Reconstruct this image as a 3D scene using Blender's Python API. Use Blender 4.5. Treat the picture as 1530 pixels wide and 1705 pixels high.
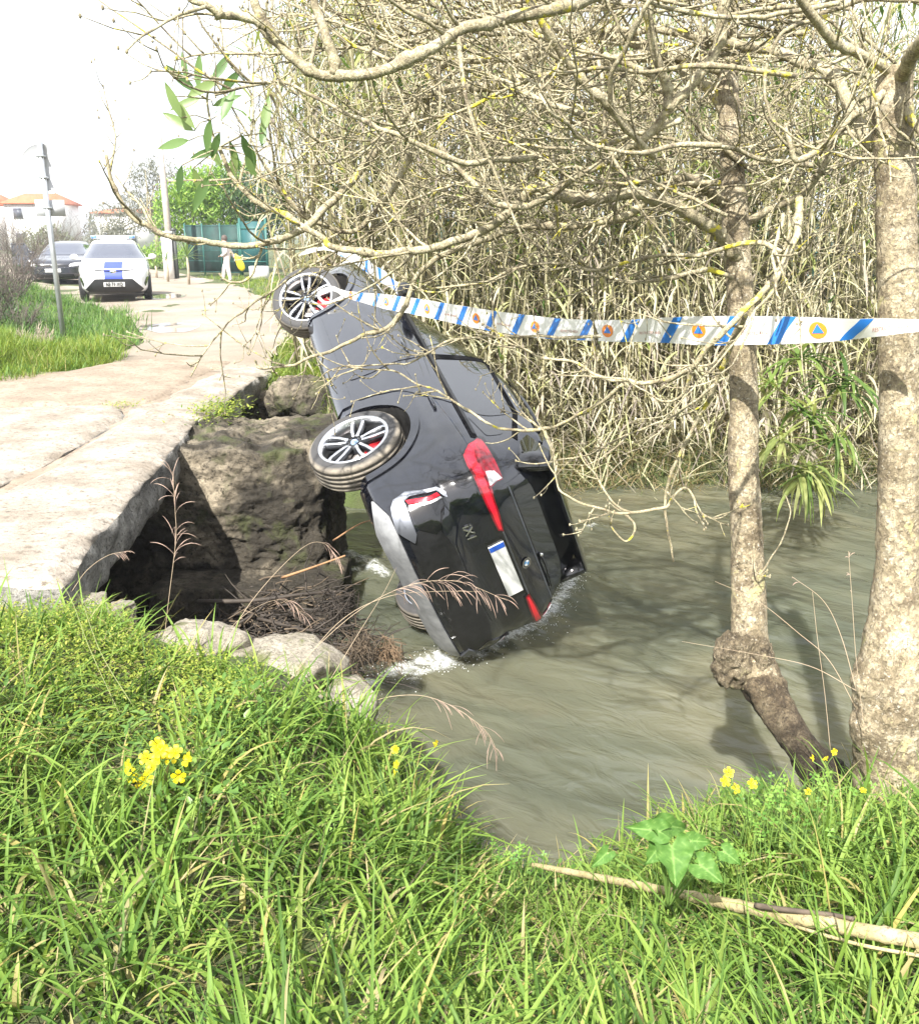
import bpy, bmesh, math, random
import numpy as np
from mathutils import Vector, Matrix
from mathutils.bvhtree import BVHTree
from mathutils.geometry import tessellate_polygon

for _o in list(bpy.data.objects):
    bpy.data.objects.remove(_o)
SC = bpy.context.scene
COL = SC.collection
# ------------------------------------------------------------------ camera
EYE = 1.7
PITCH = math.radians(16.8)
FPX = 1530.0
cam_d = bpy.data.cameras.new("camera")
cam = bpy.data.objects.new("camera", cam_d)
COL.objects.link(cam)
cam.location = (0, 0, EYE)
cam.rotation_euler = (math.radians(90) - PITCH, 0, 0)
cam_d.sensor_fit = 'VERTICAL'
cam_d.sensor_height = 24
cam_d.sensor_width = 24
cam_d.lens = 24 * FPX / 1705
cam_d.clip_start = 0.05
cam_d.clip_end = 5000
SC.camera = cam
# ------------------------------------------------------------------ sky, sun, exposure
SUN_AZ, SUN_EL = math.radians(199), math.radians(46)      # azimuth clockwise from +Y
TO_SUN = Vector((math.sin(SUN_AZ) * math.cos(SUN_EL), math.cos(SUN_AZ) * math.cos(SUN_EL), math.sin(SUN_EL)))
world = bpy.data.worlds.new("World")
SC.world = world
world.use_nodes = True
wn, wl = world.node_tree.nodes, world.node_tree.links
wn.clear()
w_out = wn.new('ShaderNodeOutputWorld')
w_bg = wn.new('ShaderNodeBackground')
w_sky = wn.new('ShaderNodeTexSky')
w_sky.sky_type = 'NISHITA'
w_sky.sun_disc = False
w_sky.sun_elevation = SUN_EL
w_sky.sun_rotation = SUN_AZ
w_sky.dust_density = 4.0
w_sky.air_density = 1.0
w_bg.inputs['Strength'].default_value = 0.10
# thin bright cloud veil over the whole sky
w_tc = wn.new('ShaderNodeTexCoord')
w_no = wn.new('ShaderNodeTexNoise')
w_no.inputs['Scale'].default_value = 2.2
w_no.inputs['Detail'].default_value = 5
w_rp = wn.new('ShaderNodeValToRGB')
w_rp.color_ramp.elements[0].position = 0.30
w_rp.color_ramp.elements[0].color = (0.62, 0.62, 0.62, 1)
w_rp.color_ramp.elements[1].position = 0.62
w_rp.color_ramp.elements[1].color = (0.95, 0.95, 0.95, 1)
w_mx = wn.new('ShaderNodeMix')
w_mx.data_type = 'RGBA'
w_mx.inputs[7].default_value = (6.6, 6.8, 7.2, 1)
wl.new(w_tc.outputs['Generated'], w_no.inputs['Vector'])
wl.new(w_no.outputs['Fac'], w_rp.inputs['Fac'])
wl.new(w_rp.outputs['Color'], w_mx.inputs[0])
wl.new(w_sky.outputs['Color'], w_mx.inputs[6])
wl.new(w_mx.outputs[2], w_bg.inputs['Color'])
wl.new(w_bg.outputs['Background'], w_out.inputs['Surface'])
sun_d = bpy.data.lights.new("sun", 'SUN')
sun_d.energy = 4.6
sun_d.angle = math.radians(0.6)
sun_d.color = (1.0, 0.965, 0.91)
sun = bpy.data.objects.new("sun", sun_d)
COL.objects.link(sun)
sun.location = (0, 0, 60)
sun.rotation_euler = (-TO_SUN).to_track_quat('-Z', 'Y').to_euler()
SC.view_settings.view_transform = 'Standard'
SC.view_settings.look = 'None'
SC.view_settings.gamma = 1.0
SC.view_settings.exposure = 1.55
SC.view_settings.use_curve_mapping = False
SC.render.engine = 'CYCLES'
SC.cycles.max_bounces = 6
SC.cycles.diffuse_bounces = 3
SC.cycles.glossy_bounces = 3
SC.cycles.transmission_bounces = 3
SC.cycles.transparent_max_bounces = 6
SC.cycles.caustics_reflective = False
SC.cycles.caustics_refractive = False

rng = np.random.default_rng(7)
random.seed(7)

# ------------------------------------------------------------------ helpers
_cp, _sp = math.cos(PITCH), math.sin(PITCH)

def ray(u, v):
    """direction of the sight line through photo pixel (u, v)"""
    a, b = (u - 765.0) / FPX, -(v - 852.5) / FPX
    return np.array([a, _cp + b * _sp, -_sp + b * _cp])

def at(u, v, y):
    """the point on that sight line y metres ahead of the viewer"""
    r = ray(u, v)
    return np.array([0, 0, EYE]) + r * (y / r[1])

def onz(u, v, z=0.0):
    r = ray(u, v)
    return np.array([0, 0, EYE]) + r * ((z - EYE) / r[2])

def vnoise(P, scale=1.0, seed=0):
    P = np.asarray(P, float) * scale + 1000.0 + seed * 37.17
    i = np.floor(P).astype(np.int64)
    f = P - i
    f = f * f * (3 - 2 * f)
    def h(x, y, z):
        n = (x * 73856093) ^ (y * 19349663) ^ (z * 83492791)
        n = (n ^ (n >> 13)) * 1274126177
        n = n & 0x7fffffff
        return ((n >> 7) & 0xffff) / 65535.0
    x, y, z = i[..., 0], i[..., 1], i[..., 2]
    r = 0
    for dx in (0, 1):
        for dy in (0, 1):
            for dz in (0, 1):
                w = (f[..., 0] if dx else 1 - f[..., 0]) * (f[..., 1] if dy else 1 - f[..., 1]) * (f[..., 2] if dz else 1 - f[..., 2])
                r = r + w * h(x + dx, y + dy, z + dz)
    return r

def fbm(P, scale=1.0, seed=0, oct=4, gain=0.5):
    a, s, t = 1.0, 0.0, 0.0
    for k in range(oct):
        s = s + a * (vnoise(P, scale * 2 ** k, seed + k) - 0.5)
        t += a
        a *= gain
    return s / t * 2.0

def tag(o, label=None, cat=None, group=None, kind=None):
    if label: o['label'] = label
    if cat: o['category'] = cat
    if group: o['group'] = group
    if kind: o['kind'] = kind
    return o

def empty(name, loc=(0, 0, 0), parent=None, rotz=0.0):
    o = bpy.data.objects.new(name, None)
    o.empty_display_size = 0.2
    COL.objects.link(o)
    o.location = loc
    o.rotation_euler = (0, 0, rotz)
    if parent: o.parent = parent
    return o

def copy_tree(o, parent=None):
    c = o.copy()
    COL.objects.link(c)
    c.parent = parent
    for ch in list(o.children):
        copy_tree(ch, c)
    return c

def build(name, V, Fq, mat, parent=None, smooth=True, attrs=None, mi=None, loc=None):
    """V (n,3); Fq: array (m,3|4) or list of arrays/lists of mixed faces"""
    me = bpy.data.meshes.new(name)
    V = np.asarray(V, np.float32).reshape(-1, 3)
    if loc is not None:
        V = V - np.asarray(loc, np.float32)
    if isinstance(Fq, np.ndarray):
        Fq = [Fq]
    if not (isinstance(Fq[0], np.ndarray) and Fq[0].ndim == 2):
        flat = np.concatenate([np.asarray(f, np.int32) for f in Fq])
        cnt = np.array([len(f) for f in Fq], np.int32)
    else:
        flat = np.concatenate([f.astype(np.int32).ravel() for f in Fq])
        cnt = np.concatenate([np.full(len(f), f.shape[1], np.int32) for f in Fq])
    me.vertices.add(len(V))
    me.vertices.foreach_set('co', V.ravel())
    me.loops.add(len(flat))
    me.loops.foreach_set('vertex_index', flat)
    me.polygons.add(len(cnt))
    st = np.concatenate([[0], np.cumsum(cnt)[:-1]]).astype(np.int32)
    me.polygons.foreach_set('loop_start', st)
    if smooth:
        me.polygons.foreach_set('use_smooth', np.ones(len(cnt), bool))
    if attrs:
        for k, a in attrs.items():
            at_ = me.attributes.new(k, 'FLOAT', 'POINT')
            at_.data.foreach_set('value', np.asarray(a, np.float32).ravel())
    mats = mat if isinstance(mat, (list, tuple)) else [mat]
    for m in mats:
        me.materials.append(m)
    if mi is not None:
        me.polygons.foreach_set('material_index', np.asarray(mi, np.int32))
    me.update(calc_edges=True)
    me.validate(verbose=False)
    o = bpy.data.objects.new(name, me)
    COL.objects.link(o)
    if parent: o.parent = parent
    if loc is not None: o.location = loc
    return o

class MB:
    """collects shapes into one mesh"""
    def __init__(s):
        s.V, s.F, s.A, s.n, s.M = [], [], [], 0, []
    def add(s, V, F, a=0.0, m=0):
        V = np.asarray(V, float).reshape(-1, 3)
        s.V.append(V)
        F = [np.asarray(f, np.int64) + s.n for f in F] if not isinstance(F, np.ndarray) else list(F.astype(np.int64) + s.n)
        s.F += F
        s.A.append(np.full(len(V), a) if np.isscalar(a) else np.asarray(a))
        s.M += [m] * len(F)
        s.n += len(V)
        return s
    def box(s, c, d, rot=None, a=0.0, m=0, taper=1.0):
        x, y, z = np.array(d) / 2
        V = np.array([[-x, -y, -z], [x, -y, -z], [x, y, -z], [-x, y, -z], [-x * taper, -y * taper, z], [x * taper, -y * taper, z], [x * taper, y * taper, z], [-x * taper, y * taper, z]])
        if rot is not None:
            V = V @ np.array(rot).T
        return s.add(V + np.array(c), [[0, 3, 2, 1], [4, 5, 6, 7], [0, 1, 5, 4], [1, 2, 6, 5], [2, 3, 7, 6], [3, 0, 4, 7]], a, m)
    def tube(s, pts, rad, sides=6, a=0.0, m=0, cap=True):
        V, F = tube(pts, rad, sides, cap)
        return s.add(V, F, a, m)
    def sphere(s, c, r, seg=10, rings=6, a=0.0, m=0):
        r = np.broadcast_to(np.asarray(r, float), (3,))
        V = [[0, 0, 1]]
        for i in range(1, rings):
            t = math.pi * i / rings
            for j in range(seg):
                p = 2 * math.pi * j / seg
                V.append([math.sin(t) * math.cos(p), math.sin(t) * math.sin(p), math.cos(t)])
        V.append([0, 0, -1])
        F = []
        for j in range(seg):
            F.append([0, 1 + j, 1 + (j + 1) % seg])
            for i in range(rings - 2):
                k = 1 + i * seg
                F.append([k + j, k + seg + j, k + seg + (j + 1) % seg, k + (j + 1) % seg])
            k = 1 + (rings - 2) * seg
            F.append([k + j, len(V) - 1, k + (j + 1) % seg])
        return s.add(np.array(V) * r + np.array(c), F, a, m)
    def lathe(s, prof, axis='y', sides=32, a=0.0, m=0, c=(0, 0, 0), closed=False):
        """prof: (radius, along-axis)"""
        prof = np.array(prof, float)
        n = len(prof)
        th = np.arange(sides) * 2 * math.pi / sides
        R, H = prof[:, 0][:, None], prof[:, 1][:, None]
        cx, sx = np.cos(th)[None], np.sin(th)[None]
        if axis == 'y':
            V = np.stack([R * cx, np.broadcast_to(H, R.shape) + 0 * cx, R * sx], -1)
        else:
            V = np.stack([R * cx, R * sx, H + 0 * cx], -1)
        V = V.reshape(-1, 3)
        F = []
        for i in range(n if closed else n - 1):
            i2 = (i + 1) % n
            for j in range(sides):
                F.append([i * sides + j, i * sides + (j + 1) % sides, i2 * sides + (j + 1) % sides, i2 * sides + j])
        return s.add(V + np.array(c), F, a, m)
    def obj(s, name, mat, parent=None, smooth=True, loc=None, attr='rnd'):
        V = np.concatenate(s.V)
        return build(name, V, s.F, mat, parent, smooth, {attr: np.concatenate(s.A)}, s.M if isinstance(mat, (list, tuple)) else None, loc)

def frames(P):
    T = np.gradient(P, axis=0)
    T /= np.linalg.norm(T, axis=1)[:, None] + 1e-12
    up = np.array([0.0, 0, 1]) if abs(T[0][2]) < 0.9 else np.array([1.0, 0, 0])
    n = np.cross(T[0], up)
    n /= np.linalg.norm(n)
    N = []
    for t in T:
        n = n - t * (n @ t)
        n = n / (np.linalg.norm(n) + 1e-12)
        N.append(n)
    N = np.array(N)
    return T, N, np.cross(T, N)

def tube(pts, rad, sides=6, cap=True):
    P = np.asarray(pts, float)
    rad = np.broadcast_to(np.asarray(rad, float), (len(P),))
    T, N, B = frames(P)
    th = np.arange(sides) * 2 * math.pi / sides
    V = P[:, None] + rad[:, None, None] * (np.cos(th)[None, :, None] * N[:, None] + np.sin(th)[None, :, None] * B[:, None])
    V = V.reshape(-1, 3)
    i = np.arange(len(P) - 1)[:, None] * sides
    j = np.arange(sides)[None]
    j2 = (j + 1) % sides
    F = list(np.stack([i + j, i + j2, i + sides + j2, i + sides + j], -1).reshape(-1, 4))
    if cap:
        F.append(np.arange(sides)[::-1])
        F.append(np.arange(sides) + (len(P) - 1) * sides)
    return V, F

def spline(pts, n=8):
    """Catmull-Rom through points, n samples per span; works on any width"""
    P = np.asarray(pts, float)
    Q = np.vstack([2 * P[0] - P[1], P, 2 * P[-1] - P[-2]])
    out = []
    for i in range(len(P) - 1):
        a, b, c, d = Q[i:i + 4]
        t = np.linspace(0, 1, n, endpoint=False)[:, None]
        out.append(0.5 * (2 * b + (c - a) * t + (2 * a - 5 * b + 4 * c - d) * t ** 2 + (3 * b - a - 3 * c + d) * t ** 3))
    out.append(P[-1:])
    return np.vstack(out)

def ribbons(base, az, theta0, curl, length, width, nseg=6, twist=None, fold=0.0, tip=0.7, rnd=None, wmin=0.25):
    """many grass/reed blades at once. theta: angle from vertical. returns V, F, attrs"""
    n = len(base)
    t = np.linspace(0, 1, nseg + 1)
    th = theta0[:, None] + curl[:, None] * t[None] ** 1.4
    step = (length / nseg)[:, None]
    hx = np.cumsum(np.sin(th) * step, 1) - np.sin(th[:, :1]) * step
    hz = np.cumsum(np.cos(th) * step, 1) - np.cos(th[:, :1]) * step
    d = np.stack([np.cos(az), np.sin(az)], -1)
    C = np.empty((n, nseg + 1, 3))
    C[..., 0] = base[:, 0, None] + hx * d[:, 0, None]
    C[..., 1] = base[:, 1, None] + hx * d[:, 1, None]
    C[..., 2] = base[:, 2, None] + hz
    tw = np.zeros(n) if twist is None else twist
    side = np.stack([-np.sin(az + tw), np.cos(az + tw), np.zeros(n)], -1)
    prof = (wmin + (1 - wmin) * np.minimum(1, t * 4)) * np.clip(1 - t, 0, 1) ** tip
    prof[-1] = 0.03
    W = width[:, None] * prof[None] * 0.5
    up = np.stack([-np.cos(th) * d[:, 0, None], -np.cos(th) * d[:, 1, None], np.sin(th)], -1)
    L = C + side[:, None] * W[..., None] + up * (W * fold)[..., None]
    R = C - side[:, None] * W[..., None] + up * (W * fold)[..., None]
    if fold:
        V = np.stack([L, C, R], 2)
        k = 3
    else:
        V = np.stack([L, R], 2)
        k = 2
    V = V.reshape(-1, 3)
    b = (np.arange(n) * (nseg + 1) * k)[:, None] + (np.arange(nseg) * k)[None]
    b = b.ravel()
    Fs = []
    for c in range(k - 1):
        Fs.append(np.stack([b + c, b + c + 1, b + c + 1 + k, b + c + k], -1))
    F = np.concatenate(Fs)
    r = rng.random(n) if rnd is None else rnd
    return V, F, {'rnd': np.repeat(r, (nseg + 1) * k), 'len': np.tile(np.repeat(t, k), n)}

# ------------------------------------------------------------------ materials
MATS = {}

def ramp(nt, stops, interp='LINEAR'):
    r = nt.nodes.new('ShaderNodeValToRGB')
    r.color_ramp.interpolation = interp
    e = r.color_ramp.elements
    while len(e) < len(stops):
        e.new(0.5)
    for k, (p, c) in enumerate(stops):
        e[k].position = p
        e[k].color = tuple(c) + (1,) if len(c) == 3 else c
    return r

def newmat(name):
    m = bpy.data.materials.new(name)
    m.use_nodes = True
    nt = m.node_tree
    nt.nodes.clear()
    out = nt.nodes.new('ShaderNodeOutputMaterial')
    b = nt.nodes.new('ShaderNodeBsdfPrincipled')
    nt.links.new(b.outputs[0], out.inputs[0])
    MATS[name] = m
    return m, nt, b, out

def noise(nt, scale, detail=5, rough=0.55, vec=None, dist=0.0):
    n = nt.nodes.new('ShaderNodeTexNoise')
    n.inputs['Scale'].default_value = scale
    n.inputs['Detail'].default_value = detail
    n.inputs['Roughness'].default_value = rough
    n.inputs['Distortion'].default_value = dist
    if vec is not None:
        nt.links.new(vec, n.inputs['Vector'])
    return n

def coords(nt, kind='Object', scale=None):
    t = nt.nodes.new('ShaderNodeTexCoord')
    if kind == 'World':
        g = nt.nodes.new('ShaderNodeNewGeometry')
        o = g.outputs['Position']
    else:
        o = t.outputs[kind]
    if scale is not None:
        mp = nt.nodes.new('ShaderNodeMapping')
        mp.inputs['Scale'].default_value = scale
        nt.links.new(o, mp.inputs['Vector'])
        o = mp.outputs[0]
    return o

def mixc(nt, fac, a, b, mode='MIX'):
    m = nt.nodes.new('ShaderNodeMix')
    m.data_type = 'RGBA'
    m.blend_type = mode
    for s, v in ((0, fac), (6, a), (7, b)):
        if hasattr(v, 'links') or hasattr(v, 'is_linked'):
            nt.links.new(v, m.inputs[s])
        elif s == 0:
            m.inputs[0].default_value = v
        else:
            m.inputs[s].default_value = tuple(v) + (1,) if len(v) == 3 else v
    return m.outputs[2]

def bump(nt, b, h, strength=0.3, dist=0.02, prev=None):
    n = nt.nodes.new('ShaderNodeBump')
    n.inputs['Strength'].default_value = strength
    n.inputs['Distance'].default_value = dist
    nt.links.new(h, n.inputs['Height'])
    if prev is not None:
        nt.links.new(prev, n.inputs['Normal'])
    if b is not None:
        nt.links.new(n.outputs[0], b.inputs['Normal'])
    return n.outputs[0]

def plain(name, col, rough=0.5, metal=0.0, coat=0.0, spec=0.5, var=0.0, scale=8, bmp=0.0, bscale=60, bdist=0.005):
    if name in MATS: return MATS[name]
    m, nt, b, o = newmat(name)
    b.inputs['Base Color'].default_value = tuple(col) + (1,)
    b.inputs['Roughness'].default_value = rough
    b.inputs['Metallic'].default_value = metal
    b.inputs['Coat Weight'].default_value = coat
    b.inputs['Coat Roughness'].default_value = 0.03
    b.inputs['Specular IOR Level'].default_value = spec
    if var:
        n = noise(nt, scale, 5, vec=coords(nt))
        r = ramp(nt, [(0.3, [c * (1 - var) for c in col]), (0.7, [min(1, c * (1 + var)) for c in col])])
        nt.links.new(n.outputs['Fac'], r.inputs['Fac'])
        nt.links.new(r.outputs['Color'], b.inputs['Base Color'])
    if bmp:
        n2 = noise(nt, bscale, 5, vec=coords(nt))
        bump(nt, b, n2.outputs['Fac'], bmp, bdist)
    return m

def leafmat(name, stops, trans=0.4, rough=0.5, along=None, spec=0.4, tcol=1.25, patch=None):
    """stops over the 'rnd' attribute; along: colour towards the tip as (from, to, colour)"""
    if name in MATS: return MATS[name]
    m, nt, b, out = newmat(name)
    a = nt.nodes.new('ShaderNodeAttribute')
    a.attribute_name = 'rnd'
    r = ramp(nt, stops)
    nt.links.new(a.outputs['Fac'], r.inputs['Fac'])
    c = r.outputs['Color']
    if along:
        a2 = nt.nodes.new('ShaderNodeAttribute')
        a2.attribute_name = 'len'
        r2 = ramp(nt, [(along[0], (0, 0, 0)), (along[1], (1, 1, 1))])
        nt.links.new(a2.outputs['Fac'], r2.inputs['Fac'])
        c = mixc(nt, r2.outputs['Color'], c, along[2])
    if patch:
        n = noise(nt, patch[0], 3, vec=coords(nt, 'World'))
        r3 = ramp(nt, [(0.35, (0, 0, 0)), (0.65, (1, 1, 1))])
        nt.links.new(n.outputs['Fac'], r3.inputs['Fac'])
        c = mixc(nt, r3.outputs['Color'], c, mixc(nt, 1.0, c, patch[1], 'MULTIPLY'))
    nt.links.new(c, b.inputs['Base Color'])
    b.inputs['Roughness'].default_value = rough
    b.inputs['Specular IOR Level'].default_value = spec
    tr = nt.nodes.new('ShaderNodeBsdfTranslucent')
    nt.links.new(mixc(nt, 1.0, c, (tcol, tcol, tcol * 0.7), 'MULTIPLY'), tr.inputs['Color'])
    mx = nt.nodes.new('ShaderNodeMixShader')
    mx.inputs[0].default_value = trans
    nt.links.new(b.outputs[0], mx.inputs[1])
    nt.links.new(tr.outputs[0], mx.inputs[2])
    nt.links.new(mx.outputs[0], out.inputs[0])
    return m
# ------------------------------------------------------------------ setting materials
def m_stone(name, base, dark, speck, scale=3.0, bmp=0.6, moss=None, wet=None):
    if name in MATS: return MATS[name]
    m, nt, b, o = newmat(name)
    v = coords(nt, 'World')
    n1 = noise(nt, scale, 8, 0.65, v)
    r1 = ramp(nt, [(0.30, dark), (0.48, [0.5 * (x + y) for x, y in zip(base, dark)]), (0.60, base), (0.8, [min(1, c * 1.15) for c in base])])
    nt.links.new(n1.outputs['Fac'], r1.inputs['Fac'])
    n2 = noise(nt, scale * 9, 6, 0.7, v)
    r2 = ramp(nt, [(0.52, (0, 0, 0)), (0.66, (1, 1, 1))])
    nt.links.new(n2.outputs['Fac'], r2.inputs['Fac'])
    c = mixc(nt, r2.outputs['Color'], r1.outputs['Color'], speck)
    if wet:
        ns = noise(nt, 1.1, 6, .62, v, .6)
        rs = ramp(nt, [(.40, (0, 0, 0)), (.55, (.9, .9, .9))])  # black stains, spread wider to stand in for more shade on the pier
        nt.links.new(ns.outputs['Fac'], rs.inputs['Fac'])
        c = mixc(nt, rs.outputs['Color'], c, (.024, .021, .016))
    if moss:
        n4 = noise(nt, scale * 1.3, 5, 0.6, v, 0.3)
        r4 = ramp(nt, [(0.54, (0, 0, 0)), (0.66, (0.8, 0.8, 0.8))])
        nt.links.new(n4.outputs['Fac'], r4.inputs['Fac'])
        c = mixc(nt, r4.outputs['Color'], c, moss)
    if wet:   # dark damp band just above the waterline
        sx = nt.nodes.new('ShaderNodeSeparateXYZ')
        nt.links.new(v, sx.inputs[0])
        ad = nt.nodes.new('ShaderNodeMath'); ad.operation = 'MULTIPLY_ADD'
        ad.inputs[1].default_value = 0.5; 
        nt.links.new(n1.outputs['Fac'], ad.inputs[0]); nt.links.new(sx.outputs['Z'], ad.inputs[2])
        mr = nt.nodes.new('ShaderNodeMapRange')
        mr.inputs[1].default_value = wet[0]; mr.inputs[2].default_value = wet[1]
        mr.inputs[3].default_value = 0.75; mr.inputs[4].default_value = 0.0
        nt.links.new(ad.outputs[0], mr.inputs[0])
        c = mixc(nt, mr.outputs[0], c, (0.035, 0.030, 0.022))
    nt.links.new(c, b.inputs['Base Color'])
    b.inputs['Roughness'].default_value = 0.85
    b.inputs['Specular IOR Level'].default_value = 0.25
    n3 = noise(nt, scale * 14, 8, 0.7, v)
    p = bump(nt, None, n3.outputs['Fac'], bmp, 0.02)
    n5 = noise(nt, scale * 3, 6, 0.6, v)
    bump(nt, b, n5.outputs['Fac'], bmp, 0.06, p)
    return m

M_slab = m_stone('limestone_deck', (0.335, 0.30, 0.255), (0.19, 0.158, 0.12), (0.135, 0.112, 0.085), 2.4, 0.55)
M_slab_brown = m_stone('limestone_deck_worn', (0.29, 0.235, 0.18), (0.19, 0.15, 0.11), (0.14, 0.11, 0.08), 2.0, 0.5)
M_edge = m_stone('lichened_limestone', (0.42, 0.40, 0.36), (0.17, 0.162, 0.148), (0.055, 0.052, 0.048), 5.0, 1.0)
M_pier = m_stone('pier_limestone', (0.30, 0.255, 0.185), (0.026, 0.022, 0.017), (0.022, 0.019, 0.015), 2.4, 1.0, (0.06, 0.07, 0.025), (-1.35, -0.55))
M_rock = m_stone('bank_limestone', (0.42, 0.38, 0.31), (0.20, 0.175, 0.135), (0.18, 0.16, 0.12), 5.0, 0.9, (0.12, 0.14, 0.03))

def m_ground():
    m, nt, b, o = newmat('soil')
    v = coords(nt, 'World')
    n = noise(nt, 0.9, 8, 0.65, v)
    r = ramp(nt, [(0.3, (0.045, 0.045, 0.020)), (0.5, (0.065, 0.080, 0.026)), (0.7, (0.080, 0.115, 0.032))])
    nt.links.new(n.outputs['Fac'], r.inputs['Fac'])
    nt.links.new(r.outputs['Color'], b.inputs['Base Color'])
    b.inputs['Roughness'].default_value = 0.95
    n2 = noise(nt, 25, 6, 0.7, v)
    bump(nt, b, n2.outputs['Fac'], 0.8, 0.04)
    return m
M_ground = m_ground()

def m_road():
    m, nt, b, o = newmat('dirt_road')
    v = coords(nt, 'World')
    n = noise(nt, 0.7, 7, 0.6, v)
    r = ramp(nt, [(0.3, (0.20, 0.16, 0.12)), (0.55, (0.27, 0.23, 0.18)), (0.75, (0.32, 0.285, 0.24))])
    nt.links.new(n.outputs['Fac'], r.inputs['Fac'])
    n2 = noise(nt, 14, 7, 0.75, v)
    r2 = ramp(nt, [(0.55, (0, 0, 0)), (0.72, (0.7, 0.7, 0.7))])
    nt.links.new(n2.outputs['Fac'], r2.inputs['Fac'])
    nt.links.new(mixc(nt, r2.outputs['Color'], r.outputs['Color'], (0.13, 0.105, 0.08)), b.inputs['Base Color'])
    b.inputs['Roughness'].default_value = 0.9
    bump(nt, b, n2.outputs['Fac'], 0.7, 0.05)
    return m
M_road = m_road()

FLOW = Vector((0.80, -0.60, 0)).normalized()

def m_water():
    m, nt, b, o = newmat('muddy_water')
    g = nt.nodes.new('ShaderNodeNewGeometry')
    mp = nt.nodes.new('ShaderNodeMapping')
    mp.vector_type = 'TEXTURE'
    mp.inputs['Rotation'].default_value = (0, 0, math.atan2(FLOW.y, FLOW.x))
    mp.inputs['Scale'].default_value = (1.9, 1.0, 1.0)
    nt.links.new(g.outputs['Position'], mp.inputs['Vector'])
    n0 = noise(nt, 0.6, 2, 0.45, mp.outputs[0], 1.2)
    r = ramp(nt, [(0.30, (0.062, 0.069, 0.050)), (0.5, (0.088, 0.093, 0.065)), (0.72, (0.130, 0.123, 0.080))])
    nt.links.new(n0.outputs['Fac'], r.inputs['Fac'])
    a = nt.nodes.new('ShaderNodeAttribute')
    a.attribute_name = 'foam'
    nf = noise(nt, 17, 10, 0.82, mp.outputs[0], 0.9)
    ad = nt.nodes.new('ShaderNodeMath'); ad.operation = 'ADD'
    nt.links.new(a.outputs['Fac'], ad.inputs[0]); nt.links.new(nf.outputs['Fac'], ad.inputs[1])
    rf = ramp(nt, [(0.80, (0, 0, 0)), (0.90, (.35, .35, .35)), (1.0, (1, 1, 1))])
    mr = nt.nodes.new('ShaderNodeMapRange')
    mr.inputs[1].default_value = 0.0; mr.inputs[2].default_value = 1.15
    nt.links.new(ad.outputs[0], mr.inputs[0])
    nt.links.new(mr.outputs[0], rf.inputs['Fac'])
    nt.links.new(mixc(nt, rf.outputs['Color'], r.outputs['Color'], (0.75, 0.77, 0.76)), b.inputs['Base Color'])
    rr = ramp(nt, [(0, (0.10, 0.10, 0.10)), (1, (0.7, 0.7, 0.7))])
    nt.links.new(rf.outputs['Color'], rr.inputs['Fac'])
    nt.links.new(rr.outputs['Color'], b.inputs['Roughness'])
    b.inputs['IOR'].default_value = 1.33
    b.inputs['Subsurface Weight'].default_value = 1.0
    b.inputs['Subsurface Radius'].default_value = (.45, .42, .30)
    b.inputs['Subsurface Scale'].default_value = 1.0
    n1 = noise(nt, 1.3, 2, 0.5, mp.outputs[0], 0.9)
    n2 = noise(nt, 5, 3, 0.5, mp.outputs[0], 0.8)
    n3 = noise(nt, 24, 4, 0.5, mp.outputs[0], 0.3)
    p = bump(nt, None, n1.outputs['Fac'], 0.6, 0.16)
    p = bump(nt, None, n2.outputs['Fac'], 0.75, 0.045, p)
    bump(nt, b, n3.outputs['Fac'], 0.45, 0.009, p)
    return m
M_water = m_water()

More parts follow.
